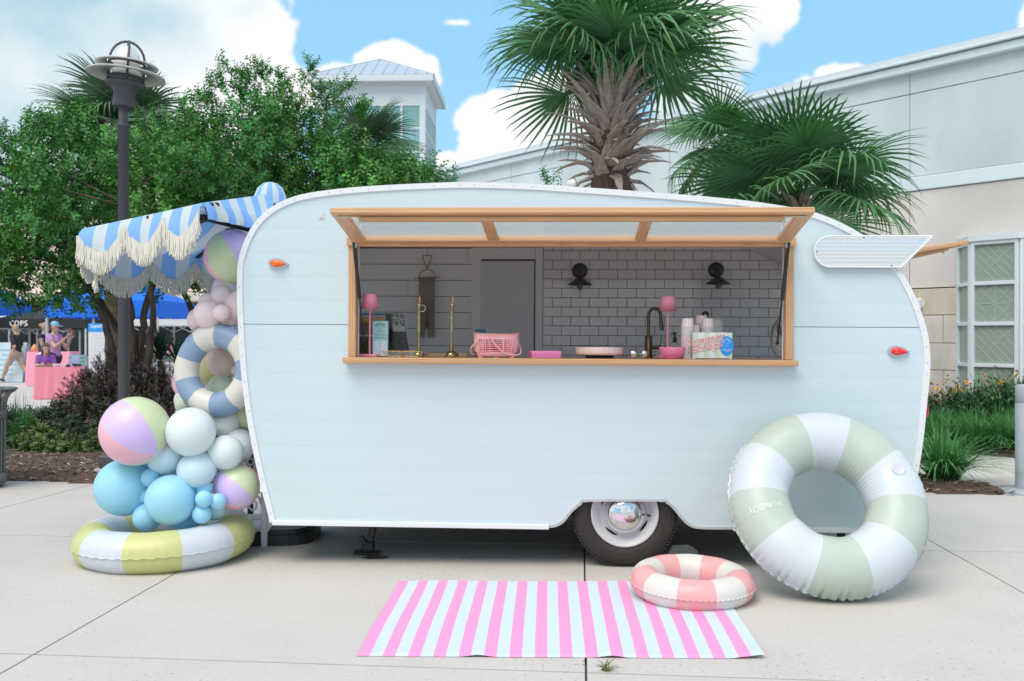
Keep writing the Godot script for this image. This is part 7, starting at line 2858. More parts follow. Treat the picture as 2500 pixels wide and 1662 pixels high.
func summer_sign() -> void:
	var t := thing("dessert_sign", "pale striped sign with pink lettering and round blue seal at the right of the counter", "sign", on_counter(0.527, -0.085, 0, 1.270))
	var w := 0.239
	var h := 0.155
	for i in 7:
		var m := MB.new()
		m.box(Vector3(-w / 2 + (i + 0.5) * w / 7.0, h / 2.0, 0), Vector3(w / 7.0, h, 0.004))
		part("stripe", m, mk(0.62, 0.72, 0.60, 0.4) if i % 2 == 0 else mk(0.76, 0.82, 0.80, 0.4), t)
	var pink := mk(0.92, 0.47, 0.46, 0.5)
	var tilt := Basis(Vector3(0, 0, 1), deg_to_rad(11.0))
	part("lettering", say("Summer", 0.040, 0.006, true, "Droid Serif", 0.25), pink, t, Transform3D(tilt, Vector3(-0.042, 0.112, 0.006)))
	part("lettering", say("Scoops", 0.040, 0.006, true, "Droid Serif", 0.25), pink, t, Transform3D(tilt, Vector3(-0.030, 0.074, 0.006)))
	var seal := PackedVector2Array()
	for i in 96:
		var a := TAU * i / 96.0
		var k := 1.0 + (0.03 if i % 4 < 2 else -0.01)
		seal.append(Vector2(cos(a) * 0.040 * k, sin(a) * 0.055 * k))
	var m := MB.new()
	m.prism(seal, 0.0022, 0.0055)
	part("seal", m, mk(0.01, 0.34, 0.92, 0.4), t, at(Vector3(0.086, 0.077, 0.0)))
	var ink := mk(0.70, 0.80, 0.90, 0.5)
	var arc := say("SWEETS EXPRESSING", 0.008, 0.0008, true)
	var wd := arc.get_aabb().size.x
	arc = bend(arc, func(p: Vector3) -> Vector3:
		var a := p.x / wd * 1.9
		return Vector3(sin(a) * (0.027 + p.y), cos(a) * (0.036 + p.y), p.z))
	part("lettering", arc, ink, t, at(Vector3(0.086, 0.080, 0.0062)))
	part("lettering", say("EVERYTHING", 0.0075, 0.0008, true), ink, t, at(Vector3(0.086, 0.056, 0.0062)))
	part("lettering", say("TASTY", 0.0075, 0.0008, true), ink, t, at(Vector3(0.086, 0.046, 0.0062)))
	m = MB.new()
	var loop := []
	for i in 17:
		var a := -0.6 + (PI + 1.2) * i / 16.0
		loop.append(Vector3(cos(a) * 0.0075, 0.088 + sin(a) * 0.0075, 0.0062))
	m.tube(loop, 0.0009, 4)
	m.tube([Vector3(-0.006, 0.083, 0.0062), Vector3(0, 0.068, 0.0062), Vector3(0.006, 0.083, 0.0062)], 0.0009, 4)
	part("cone_drawing", m, ink, t, at(Vector3(0.086, 0, 0)))
	m = MB.new()
	m.box(Vector3(0, 0.002, -0.02), Vector3(0.2, 0.004, 0.05), 0.001)
	m.box(Vector3(-0.05, 0.05, -0.022), Vector3(0.02, 0.1, 0.003), 0.0, Basis(Vector3.RIGHT, 0.3))
	part("easel_foot", m, mk(0.06, 0.06, 0.06, 0.5), t)



# ---------------------------------------------------------------- balloons
func balloon_mesh() -> ArrayMesh:  # unit radius, slightly drawn out to the knot at -y
	var m := MB.new()
	m.grid(32, 22, func(u: float, v: float) -> Vector3:
		var la := (v - 0.5) * PI
		var a := u * TAU
		var r := cos(la)
		var y := sin(la)
		if y < 0.0:
			y *= 1.0 + 0.10 * y * y
			r *= 1.0 - 0.05 * y * y
		return Vector3(r * cos(a), y, -r * sin(a)))
	m.lathe([Vector2(0.0, -1.17), Vector2(0.06, -1.17), Vector2(0.05, -1.14), Vector2(0.025, -1.11), Vector2(0.045, -1.08)], 12)
	return m.mesh()


func rubber(r: float, g: float, b: float) -> StandardMaterial3D:
	var key := "rub%.3f%.3f%.3f" % [r, g, b]
	if mats.has(key):
		return mats[key]
	var m := fresh(r, g, b, 0.42)
	m.backlight_enabled = true
	m.backlight = Color(r * 0.42, g * 0.42, b * 0.42).linear_to_srgb()
	mats[key] = m
	return m


func beach_ball(label: String, p: Vector3, r: float, axis: Vector3, shows: float) -> void:  # shows: which panel faces the camera, in panels
	var m := MB.new()
	var seen := facing(p, axis).basis.inverse() * (Vector3(0, 1.4, 0) - p)
	var spin := rad_to_deg(atan2(-seen.z, seen.x)) - shows * 60.0
	var cols := [Color(0.70, 0.53, 0.88), Color(0.90, 0.48, 0.58), Color(0.62, 0.72, 0.45), Color(0.70, 0.53, 0.88), Color(0.90, 0.48, 0.58), Color(0.62, 0.72, 0.45)]
	m.grid(60, 30, func(u: float, v: float) -> Vector3:
		var la := (v - 0.5) * PI
		var a := u * TAU
		return Vector3(cos(la) * cos(a), sin(la), -cos(la) * sin(a)) * r * (1.0 + 0.004 * absf(sin(a * 3.0))), func(u: float, _v: float) -> Color: return cols[int(u * 6.0) % 6])
	var t := thing("beach_ball", label, "beach ball", Transform3D(facing(p, axis).basis * Basis(Vector3.UP, deg_to_rad(spin)), p), "beach balls among the balloons")
	var vinyl := painted(0.3)
	part("panels", m, vinyl, t)
	for s in [1.0, -1.0]:
		m = MB.new()
		m.lathe([Vector2(0.16 * r, 0.988 * r), Vector2(0.10 * r, 0.998 * r), Vector2(0.0, 1.004 * r)], 24)
		part("end_cap", m, mk(0.75, 0.72, 0.74, 0.35), t, Transform3D(Basis.from_scale(Vector3(1, s, 1)) if s > 0 else Basis(Vector3.RIGHT, PI), Vector3.ZERO))


func build_balloons() -> void:
	rng.seed = 66
	var unit := balloon_mesh()
	var sky_blue := rubber(0.42, 0.80, 0.98)
	var pale_blue := rubber(0.70, 0.88, 0.95)
	var white := rubber(0.84, 0.92, 0.92)
	var cream := rubber(0.90, 0.91, 0.86)
	var pink := rubber(0.96, 0.79, 0.78)
	var rose := rubber(0.95, 0.72, 0.77)
	var peach := rubber(0.96, 0.75, 0.69)
	var lilac := rubber(0.82, 0.80, 0.88)
	var lime := rubber(0.75, 0.80, 0.50)
	var mint := rubber(0.74, 0.85, 0.64)
	var yellow := rubber(0.83, 0.78, 0.45)
	# place, radius, stretch, colour, label
	var list := [
		[Vector3(-2.442, 0.454, -6.250), 0.180, 0.97, sky_blue, "largest sky blue balloon, at the left over the yellow ring"],
		[Vector3(-2.090, 0.404, -6.080), 0.153, 1.0, sky_blue, "second largest sky blue balloon, in front over the ring's middle"],
		[Vector3(-2.242, 0.526, -6.160), 0.057, 1.02, sky_blue, "small sky blue balloon in the gap above, between the two large blue ones"],
		[Vector3(-2.177, 0.519, -6.280), 0.052, 1.0, sky_blue, "small sky blue balloon peeping over the top of the front large blue one"],
		[Vector3(-2.295, 0.408, -6.200), 0.048, 1.1, sky_blue, "small sky blue balloon squeezed between the two large blue ones, lower"],
		[Vector3(-1.904, 0.465, -6.140), 0.054, 0.95, sky_blue, "small sky blue balloon at the top of the four-lobed blue cluster"],
		[Vector3(-1.876, 0.414, -6.050), 0.052, 1.05, sky_blue, "small sky blue balloon at the front of the four-lobed blue cluster"],
		[Vector3(-1.804, 0.391, -6.100), 0.050, 1.08, sky_blue, "small sky blue balloon at the right of the four-lobed blue cluster"],
		[Vector3(-1.898, 0.317, -6.080), 0.060, 0.95, sky_blue, "small sky blue balloon at the bottom of the four-lobed blue cluster"],
		[Vector3(-2.270, 0.279, -6.180), 0.089, 1.0, sky_blue, "sky blue balloon half sunk inside the yellow ring, left"],
		[Vector3(-2.054, 0.250, -6.250), 0.093, 0.9, rubber(0.30, 0.66, 0.92), "deeper blue balloon low inside the ring behind the front one"],
		[Vector3(-1.868, 0.324, -6.240), 0.077, 0.9, rubber(0.52, 0.80, 0.86), "greenish blue balloon behind the four-lobed blue cluster"],
		[Vector3(-2.331, 0.568, -6.340), 0.078, 1.0, rubber(0.30, 0.66, 0.92), "deeper blue balloon hidden under the large beach ball"],
		[Vector3(-1.978, 0.816, -6.120), 0.151, 1.0, white, "large white balloon right of the large beach ball"],
		[Vector3(-2.165, 0.655, -6.200), 0.115, 0.98, pale_blue, "pale blue balloon under the large beach ball, left of centre"],
		[Vector3(-1.949, 0.582, -6.140), 0.121, 0.84, pale_blue, "pale blue flattened balloon under the large white one"],
		[Vector3(-1.787, 0.681, -6.200), 0.110, 0.95, white, "medium white balloon above the small beach ball"],
		[Vector3(-1.746, 0.710, -6.360), 0.105, 1.0, white, "medium white balloon half behind the caravan edge"],
		[Vector3(-1.841, 0.857, -6.380), 0.101, 0.92, cream, "cream balloon directly under the ring with blue bands"],
		[Vector3(-1.726, 0.893, -6.460), 0.101, 1.1, lime, "lime green balloon by the caravan edge below the ring with blue bands"],
		[Vector3(-2.161, 0.954, -6.580), 0.069, 1.0, mint, "pale green balloon beside the ice cream balloon"],
		[Vector3(-1.836, 1.695, -6.450), 0.109, 1.0, lilac, "pale lilac balloon at the top of the pink bunch"],
		[Vector3(-1.849, 1.654, -6.340), 0.070, 1.05, pink, "small pink balloon under the lilac one in the pink bunch"],
		[Vector3(-1.942, 1.613, -6.360), 0.063, 1.0, pink, "small pink balloon at the upper left of the pink bunch"],
		[Vector3(-1.927, 1.539, -6.320), 0.096, 1.0, pink, "larger pink balloon at the left of the pink bunch"],
		[Vector3(-2.027, 1.504, -6.440), 0.077, 1.05, rose, "rosy balloon outermost on the left of the pink bunch"],
		[Vector3(-1.743, 1.587, -6.360), 0.105, 1.05, pink, "large pink balloon touching the caravan edge in the pink bunch"],
		[Vector3(-1.823, 1.547, -6.240), 0.054, 0.97, pink, "smallest pink balloon in the middle of the pink bunch"],
		[Vector3(-1.811, 1.482, -6.380), 0.089, 0.9, peach, "peach pink balloon just above the ring with blue bands"],
		[Vector3(-1.986, 1.475, -6.460), 0.080, 0.9, peach, "peach pink balloon low at the left of the pink bunch"],
		[Vector3(-1.907, 1.241, -6.600), 0.117, 1.0, peach, "peach pink balloon seen through the ring with blue bands"],
		[Vector3(-1.787, 1.182, -6.480), 0.043, 1.0, pink, "tiny pink balloon at the right inside the ring with blue bands"],
		[Vector3(-2.044, 1.201, -6.740), 0.128, 1.05, yellow, "yellow balloon seen at the left inside the ring with blue bands"],
		[Vector3(-1.917, 1.063, -6.560), 0.094, 0.97, mint, "pale green balloon seen low inside the ring with blue bands"],
		[Vector3(-1.771, 1.295, -6.620), 0.123, 1.0, lime, "lime balloon far back behind the ring with blue bands"]]
	for q in list:
		var lean := Vector3(rnd(-0.3, 0.3), 0.7, rnd(0.5, 0.8)).normalized()
		var xf := facing(q[0], lean)
		xf.basis = xf.basis.scaled_local(Vector3(1.0, q[2], 1.0) * float(q[1]))
		solo("balloon", q[4], "balloon", unit, q[3], xf, "balloon garland by the caravan nose")
	beach_ball("largest beach ball with lilac, green and pink panels, at the left of the garland", Vector3(-2.320, 0.821, -6.120), 0.212, Vector3(0.70, -0.60, 0.25), 0.42)
	beach_ball("small beach ball with lilac and green panels low by the caravan edge", Vector3(-1.735, 0.457, -6.260), 0.144, Vector3(0.72, -0.55, 0.05), 0.12)
	beach_ball("beach ball with green and lilac panels up under the fringed umbrella", Vector3(-1.801, 1.909, -6.400), 0.176, Vector3(-0.40, 0.85, 0.25), -0.08)
	# soft ice cream foil balloon, seen from its edge
	var t := thing("ice_cream_balloon", "ice cream shaped foil balloon with pink sprinkled icing peeping out at the left", "foil balloon", at(Vector3(-2.207, 1.061, -6.660), -20))
	var puff := func(c: Vector3, r: Vector3) -> MB:
		var m := MB.new()
		m.grid(28, 14, func(u: float, v: float) -> Vector3:
			var la := (v - 0.5) * PI
			var a := u * TAU
			var w := 1.0 + 0.05 * sin(a * 6.0)
			return c + Vector3(cos(la) * cos(a) * w, sin(la) * (1.0 + 0.06 * sin(a * 5.0)), -cos(la) * sin(a)) * r)
		return m
	part("cherry", puff.call(Vector3(-0.02, 0.145, 0), Vector3(0.03, 0.035, 0.03)), mk(0.85, 0.12, 0.28, 0.25), t)
	part("icing", puff.call(Vector3(-0.01, 0.035, 0), Vector3(0.068, 0.095, 0.05)), mk(0.80, 0.53, 0.66, 0.25), t)
	part("cream_swirl", puff.call(Vector3(-0.005, -0.085, 0), Vector3(0.058, 0.075, 0.045)), mk(0.66, 0.76, 0.76, 0.25), t)
	part("icing", puff.call(Vector3(0.0, -0.175, 0), Vector3(0.052, 0.07, 0.04)), mk(0.80, 0.53, 0.66, 0.25), t)
	var m := MB.new()
	for i in 30:
		var a := rnd(1.4, 4.6)
		var la := rnd(-0.8, 0.8)
		var d := Vector3(cos(la) * cos(a), sin(la), -cos(la) * sin(a))
		m.col = [Color(0.8, 0.08, 0.2), Color(0.65, 0.5, 0.12), Color(0.2, 0.35, 0.7), Color(0.75, 0.2, 0.3)][i % 4]
		var c := Vector3(-0.01, 0.035, 0) if i % 3 != 0 else Vector3(0, -0.175, 0)
		var r := Vector3(0.070, 0.098, 0.052) if i % 3 != 0 else Vector3(0.054, 0.072, 0.042)
		m.box(c + d * r, Vector3(0.016, 0.004, 0.004), 0.001, Basis.from_euler(Vector3(0, a, rnd(-1.5, 1.5))))
	part("sprinkles", m, painted(0.4), t, Transform3D(), "stuff")


# ---------------------------------------------------------------- swim rings and mat
func swim_ring(label: String, xf: Transform3D, big: float, tube_r: float, n_bands: int, c0: Color, c1: Color, turn: float, wrinkle: float, pucker: int, squash := 1.0) -> Node3D:
	# axis along local y, seam round the outside
	var t := thing("swim_ring", label, "swim ring", xf)
	var m := MB.new()
	var nu := n_bands * 24
	m.grid(nu, 28, func(u: float, v: float) -> Vector3:
		var a := u * TAU
		var b := v * TAU
		var seam := exp(-pow(sin(b * 0.5) * 5.0, 2.0))           # near the outer seam, b = 0
		var inner := exp(-pow(cos(b * 0.5) * 4.0, 2.0))          # near the inner seam
		var w := sin(a * pucker + 0.7 * sin(a * 5.0)) * 0.5 + 0.5
		var r := tube_r * (1.0 - wrinkle * pow(w, 6.0) * (0.05 + seam * 1.1) * (0.65 + 0.35 * sin(a * 3.0 + 1.0)) - wrinkle * 0.35 * inner * pow(sin(a * pucker * 0.5), 2.0))
		r *= 1.0 + 0.012 * sin(a * n_bands)
		var x := big + cos(b) * r
		return Vector3(cos(a) * x, sin(b) * r * squash, -sin(a) * x), func(u: float, _v: float) -> Color: return c0 if int(floor(u * n_bands + turn)) % 2 == 0 else c1)
	var vinyl := StandardMaterial3D.new()
	vinyl.vertex_color_use_as_albedo = true
	vinyl.roughness = 0.36
	vinyl.backlight_enabled = true
	vinyl.backlight = Color(0.6, 0.6, 0.6)
	part("tube", m, vinyl, t)
	m = MB.new()
	var rim := big + tube_r - 0.002
	m.grid(nu, 2, func(u: float, v: float) -> Vector3:
		var a := u * TAU
		var w := sin(a * pucker + 0.7 * sin(a * 5.0)) * 0.5 + 0.5
		var r = rim - tube_r * wrinkle * pow(w, 6.0) * 1.15 * (0.65 + 0.35 * sin(a * 3.0 + 1.0)) + [0.0, 0.012, 0.0][int(round(v * 2.0))]
		return Vector3(cos(a) * r, (v - 0.5) * 0.005 + 0.0025 * sin(a * pucker), -sin(a) * r), func(u: float, _v: float) -> Color: return (c0 if int(floor(u * n_bands + turn)) % 2 == 0 else c1) * 1.03)
	part("seam", m, vinyl, t)
	return t


func build_rings_and_mat() -> void:
	rng.seed = 88
	var white := Color(0.72, 0.78, 0.84)
	# lying ring with yellow bands under the balloons
	swim_ring("large white and yellow swim ring lying on the concrete under the balloons", at(Vector3(Vector3(-2.210, 0.086, -6.340).x, 0.124, -6.34), -7, 2.0, 1.0), 0.425, 0.130, 10, Color(0.70, 0.70, 0.30), white, 0.5, 0.05, 46, 0.96)
	# small coral ring on the mat
	swim_ring("small coral and cream swim ring lying half on the striped mat", at(Vector3(Vector3(0.970, 0.055, -5.360).x, 0.083, -5.35), 0, 3.0, -1.0), 0.248, 0.083, 10, Color(0.90, 0.47, 0.46), Color(0.80, 0.785, 0.73), 1.15, 0.02, 70, 0.98)
	# big ring leaning on the caravan
	var lean := 32.0
	var c := Vector3(Vector3(1.744, 0.452, -5.500).x, 0.485, -5.50)
	var b := Basis(Vector3.RIGHT, deg_to_rad(90.0 - lean)) * Basis(Vector3.UP, deg_to_rad(0.0))
	var big := swim_ring("very large sage and white swim ring leaning against the caravan side", Transform3D(b, c), 0.376, 0.166, 10, Color(0.56, 0.645, 0.56), Color(0.71, 0.765, 0.82), 1.083, 0.12, 72)
	# its valve and its upside-down printed word, laid over the curve of the tube
	var onto := func(a: float, v: float, lift: float) -> Vector3:
		var x := 0.376 + cos(v) * (0.166 + lift)
		return Vector3(cos(a) * x, sin(v) * (0.166 + lift), -sin(a) * x)
	var m := MB.new()
	var pv: Vector3 = onto.call(deg_to_rad(19.0), 1.5, 0.0)
	var nv: Vector3 = (onto.call(deg_to_rad(19.0), 1.5, 0.1) - pv).normalized()
	m.lathe([Vector2(0.0, 0.0015), Vector2(0.030, 0.003), Vector2(0.036, 0.006), Vector2(0.038, 0.0), Vector2(0.036, -0.004)], 28, facing(pv - nv * 0.001, nv))
	part("valve", m, mk(0.60, 0.63, 0.67, 0.3), big)
	var word := say("FUNBOY", 0.036, 0.0012, false)
	word = bend(word, func(p: Vector3) -> Vector3:
		# reading direction runs towards the outside of the ring, upside down
		return onto.call(deg_to_rad(193.0) + p.y / 0.40, 1.42 - p.x / 0.17, 0.002 + p.z))
	part("lettering", word, mk(0.80, 0.84, 0.82, 0.3), big)
	# ring with blue bands, standing among the balloons
	var rb := Basis(Vector3.UP, deg_to_rad(-15.0)) * Basis(Vector3(0, 0, 1), deg_to_rad(-8.0)) * Basis(Vector3.RIGHT, deg_to_rad(84.0))
	swim_ring("swim ring with dusty blue and cream bands hanging among the balloons", Transform3D(rb, Vector3(-1.869, 1.191, -6.300)), 0.216, 0.077, 10, Color(0.30, 0.41, 0.58), Color(0.80, 0.77, 0.69), 0.3, 0.03, 44)
	# striped mat
	var n := 32
	var x0 := Vector3(-0.677, 0.000, -4.350)
	var x1 := Vector3(1.096, 0.000, -4.315)
	var x2 := Vector3(1.167, 0.000, -5.656)
	var x3 := Vector3(-0.650, 0.000, -5.676)
	var mat := StandardMaterial3D.new()
	mat.vertex_color_use_as_albedo = true
	mat.roughness = 0.7
	mat.heightmap_enabled = true
	mat.heightmap_texture = tex.weave
	mat.heightmap_scale = 0.10
	mat.uv1_triplanar = true
	mat.uv1_scale = Vector3(14, 14, 14)
	m = MB.new()
	var pink := Color(0.93, 0.33, 0.60)
	var pale := Color(0.60, 0.72, 0.79)
	var hgt := func(u: float, v: float) -> float:
		var e := 0.008
		e += 0.009 * pow(maxf(0.0, sin(u * 19.0 + 2.2)), 6.0) * pow(1.0 - v, 3.0)
		e += 0.016 * smoothstep(0.955, 1.0, u) * pow(1.0 - v, 6.0)
		e += 0.004 * pow(maxf(0.0, sin(u * 11.0)), 4.0) * pow(v, 4.0)
		return e
	m.grid(n * 4, 36, func(u: float, v: float) -> Vector3:
		var p := x0.lerp(x1, u).lerp(x3.lerp(x2, u), v)
		p += Vector3(0.010 * sin(v * 5.0) * (u - 0.5), 0, 0)
		p.y = hgt.call(u, v)
		return p, func(u: float, _v: float) -> Color: return pink if int(floor(u * n)) % 2 == 0 else pale)
	m.grid(n * 4, 1, func(u: float, v: float) -> Vector3:
		var p := x0.lerp(x1, u)
		p.y = hgt.call(u, 0.0) - 0.006 * (1.0 - v)
		return p, func(u: float, _v: float) -> Color: return (pink if int(floor(u * n)) % 2 == 0 else pale))
	solo("striped_mat", "pink and white striped mat lying on the concrete before the serving window", "mat", m, mat)
	# chock behind the wheel
	m = MB.new()
	m.prism(PackedVector2Array([Vector2(0, 0), Vector2(0.24, 0), Vector2(0.22, 0.05), Vector2(0.16, 0.085), Vector2(0.05, 0.085)]), -0.06, 0.06)
	solo("wheel_chock", "pale grey wheel chock on the ground right of the caravan wheel", "chock", m, mk(0.42, 0.42, 0.40, 0.7), caravan_at * at(Vector3(0.25, 0.0, -0.33), 20))


# ---------------------------------------------------------------- people
func field_mesh(bones: Array, cell: float, k: float, m: MB) -> void:
	# bones: [from, to, radius at from, radius at to]; a smooth union meshed with surface nets
	var lo := Vector3.ONE * 1e6
	var hi := Vector3.ONE * -1e6
	for b in bones:
		var r: float = maxf(b[2], b[3]) + cell * 2.5 + k * 0.5
		for p in [b[0], b[1]]:
			lo = lo.min(p - Vector3.ONE * r)
			hi = hi.max(p + Vector3.ONE * r)
	var n := Vector3i(((hi - lo) / cell).ceil()) + Vector3i.ONE
	var f := PackedFloat32Array()
	f.resize(n.x * n.y * n.z)
	f.fill(1.0)
	for b in bones:
		var a: Vector3 = b[0]
		var ab: Vector3 = b[1] - b[0]
		var ll := maxf(ab.length_squared(), 1e-8)
		var ra: float = b[2]
		var rb: float = b[3]
		var rr := maxf(ra, rb) + cell * 2.2 + k * 0.5
		var p0 := Vector3i(((b[0].min(b[1]) - Vector3.ONE * rr - lo) / cell).floor()).clamp(Vector3i.ZERO, n - Vector3i.ONE)
		var p1 := Vector3i(((b[0].max(b[1]) + Vector3.ONE * rr - lo) / cell).ceil()).clamp(Vector3i.ZERO, n - Vector3i.ONE)
		for z in range(p0.z, p1.z + 1):
			for y in range(p0.y, p1.y + 1):
				for x in range(p0.x, p1.x + 1):
					var p := lo + Vector3(x, y, z) * cell
					var t := clampf((p - a).dot(ab) / ll, 0.0, 1.0)
					var d := p.distance_to(a + ab * t) - lerpf(ra, rb, t)
					var i := x + n.x * (y + n.y * z)
					var o := f[i]
					var h := maxf(k - absf(o - d), 0.0) / k
					f[i] = minf(o, d) - h * h * k * 0.25
	var idx := {}
	var pts := []
	for z in n.z - 1:
		for y in n.y - 1:
			for x in n.x - 1:
				var base := x + n.x * (y + n.y * z)
				var neg := 0
				var sum := Vector3.ZERO
				var cnt := 0
				var val := []
				for c in 8:
					var v := f[base + (c & 1) + n.x * (((c >> 1) & 1) + n.y * (c >> 2))]
					val.append(v)
					if v < 0.0:
						neg += 1
				if neg == 0 or neg == 8:
					continue
				for e in [[0, 1], [2, 3], [4, 5], [6, 7], [0, 2], [1, 3], [4, 6], [5, 7], [0, 4], [1, 5], [2, 6], [3, 7]]:
					var va: float = val[e[0]]
					var vb: float = val[e[1]]
					if (va < 0.0) != (vb < 0.0):
						var t := va / (va - vb)
						var ca := Vector3(e[0] & 1, (e[0] >> 1) & 1, e[0] >> 2)
						var cb := Vector3(e[1] & 1, (e[1] >> 1) & 1, e[1] >> 2)
						sum += ca.lerp(cb, t)
						cnt += 1
				idx[base] = pts.size()
				pts.append(lo + (Vector3(x, y, z) + sum / cnt) * cell)
	var strides := [1, n.x, n.x * n.y]
	for base in idx:
		for ax in 3:
			var s: int = strides[ax]
			var u: int = strides[(ax + 1) % 3]
			var w: int = strides[(ax + 2) % 3]
			var inside := f[base] < 0.0
			if inside == (f[base + s] < 0.0):
				continue
			if not (idx.has(base - u) and idx.has(base - w) and idx.has(base - u - w)):
				continue
			var a: Vector3 = pts[idx[base]]
			var b: Vector3 = pts[idx[base - u]]
			var c: Vector3 = pts[idx[base - u - w]]
			var d: Vector3 = pts[idx[base - w]]
			if inside:
				m.quad(a, b, c, d)
			else:
				m.quad(a, d, c, b)


func hand_bones(wrist: Vector3, dir: Vector3, palm_out: Vector3, curl: float) -> Array:
	var d := dir.normalized()
	var s := d.cross(palm_out).normalized()
	var palm := wrist + d * 0.085
	var out := [[wrist, palm, 0.026, 0.032], [palm - s * 0.022, palm + s * 0.022, 0.016, 0.016]]
	for i in 4:
		var o := (i - 1.5) * 0.019
		var l: float = [0.066, 0.078, 0.074, 0.058][i]
		var k1 := palm + s * o + d * l * 0.5 + palm_out * curl * 0.02
		out.append([palm + s * o, k1, 0.0105, 0.0095])
		out.append([k1, k1 + d * l * 0.45 + palm_out * curl * 0.04, 0.0095, 0.008])
	var th := wrist + d * 0.035 - s * 0.028
	out.append([th, th + d * 0.035 - s * 0.025 + palm_out * curl * 0.02, 0.013, 0.010])
	return out


func person(label: String, p: Vector3, yaw: float, j: Dictionary, dress: Dictionary) -> void:
	# j: joints in the figure's own axes (facing +z); mirrored names end in _a (its left, +x) and _b
	var t := thing("person", label, "person", at(p, yaw))
	var skin := fresh(0.50, 0.30, 0.22, 0.55)
	var s: float = dress.get("wide", 1.0)
	var body := MB.new()
	var bones := [
		[j.hip, j.waist, 0.128 * s, 0.112 * s], [j.waist, j.chest, 0.112 * s, 0.125 * s], [j.chest, j.neck, 0.105 * s, 0.062], [j.neck, j.head, 0.050, 0.055],
		[j.hip_a, j.hip_b, 0.115 * s, 0.115 * s], [j.sh_a, j.sh_b, 0.062, 0.062]]
	for e in ["_a", "_b"]:
		bones.append([j["hip" + e], j["knee" + e], 0.092 * s, 0.058 * s])
		bones.append([j["knee" + e], j["knee" + e].lerp(j["foot" + e], 0.35), 0.056 * s, 0.058 * s])
		bones.append([j["knee" + e].lerp(j["foot" + e], 0.35), j["foot" + e], 0.058 * s, 0.038])
		bones.append([j["sh" + e], j["elb" + e], 0.052 * s, 0.042 * s])
		bones.append([j["elb" + e], j["wr" + e], 0.041 * s, 0.028])
	field_mesh(bones, 0.024, 0.045, body)
	# head with brow, nose, chin and ears; hands with fingers
	var hd: Vector3 = j.head + Vector3(0, 0.085, 0.012)
	var look: Vector3 = j.get("look", Vector3(0, 0, 1)).normalized()
	var rt := Vector3.UP.cross(look).normalized()
	var hb := [[hd + Vector3(0, 0.03, 0) - look * 0.020, hd + Vector3(0, 0.03, 0) + look * 0.02, 0.080, 0.074], [hd + look * 0.035 + Vector3(0, -0.03, 0), hd + look * 0.05 + Vector3(0, -0.075, 0), 0.058, 0.040],
		[hd + look * 0.095 + Vector3(0, 0.012, 0), hd + look * 0.112 + Vector3(0, -0.018, 0), 0.009, 0.014], [hd - Vector3(0, 0.1, 0) - look * 0.02, hd - look * 0.01, 0.05, 0.06], [hd + look * 0.086 + Vector3(0, -0.05, 0) - rt * 0.014, hd + look * 0.086 + Vector3(0, -0.05, 0) + rt * 0.014, 0.009, 0.009]]
	for q in [1.0, -1.0]:
		hb.append([hd + rt * q * 0.078 + Vector3(0, 0.02, 0), hd + rt * q * 0.08 - Vector3(0, 0.02, 0), 0.014, 0.010])
	field_mesh(hb, 0.010, 0.02, body)
	for e in ["_a", "_b"]:
		var dir: Vector3 = j["wr" + e] - j["elb" + e]
		field_mesh(hand_bones(j["wr" + e], dir, j.get("palm" + e, Vector3(0, 0, 1)), 1.0), 0.008, 0.008, body)
	part("body", body, skin, t)
	var eyes := MB.new()
	for q in [1.0, -1.0]:
		eyes.ball(hd + look * 0.083 + rt * q * 0.030 + Vector3(0, 0.022, 0), Vector3(0.012, 0.008, 0.010), 8, 6)
	part("eyes", eyes, mk(0.06, 0.05, 0.05, 0.3), t)
	# clothes a little outside the body
	var g := 0.016
	var top := MB.new()
	var tb := [[j.waist.lerp(j.hip, dress.get("hem", 0.6)), j.waist, 0.132 * s + g, 0.114 * s + g], [j.waist, j.chest, 0.114 * s + g, 0.126 * s + g], [j.chest, j.chest.lerp(j.neck, 0.62), 0.112 * s + g, 0.066 + g], [j.sh_a, j.sh_b, 0.060 + g, 0.060 + g]]
	for e in ["_a", "_b"]:
		if dress.sleeve > 0.0:
			tb.append([j["sh" + e], j["sh" + e].lerp(j["elb" + e], dress.sleeve), 0.055 * s + g, 0.050 * s + g])
	field_mesh(tb, 0.024, 0.04, top)
	part("shirt", top, dress.top, t)
	var low := MB.new()
	var lb := [[j.hip, j.hip.lerp(j.waist, 0.45), 0.130 * s + g, 0.116 * s + g], [j.hip_a, j.hip_b, 0.112 * s + g, 0.112 * s + g]]
	for e in ["_a", "_b"]:
		lb.append([j["hip" + e], j["hip" + e].lerp(j["knee" + e], dress.leg), 0.096 * s + g, lerpf(0.094, 0.066, dress.leg) * s + g])
	field_mesh(lb, 0.024, 0.03, low)
	part(dress.get("low_name", "shorts"), low, dress.low, t)
	for e in ["_a", "_b"]:
		var sh := MB.new()
		var f: Vector3 = j["foot" + e]
		var d: Vector3 = j.get("toe" + e, Vector3(0, -0.02, 1)).normalized()
		field_mesh([[f + Vector3(0, -0.02, 0) - d * 0.04, f + Vector3(0, -0.025, 0) + d * 0.14, 0.042, 0.034], [f + Vector3(0, 0.03, 0), f, 0.045, 0.045]], 0.016, 0.02, sh)
		part("shoe", sh, dress.shoe, t)
	var hair := MB.new()
	var back := -look
	var hair_b := [[hd + Vector3(0, 0.055, 0) + back * 0.025, hd + Vector3(0, 0.065, 0) + look * 0.02, 0.082, 0.070], [hd + back * 0.045, hd + back * 0.05 - Vector3(0, 0.03, 0), 0.066, 0.05]]
	if dress.has("bun"):
		hair_b.append([hd + back * 0.13 + Vector3(0, 0.06, 0), hd + back * 0.13 + Vector3(0, 0.062, 0), 0.042, 0.042])
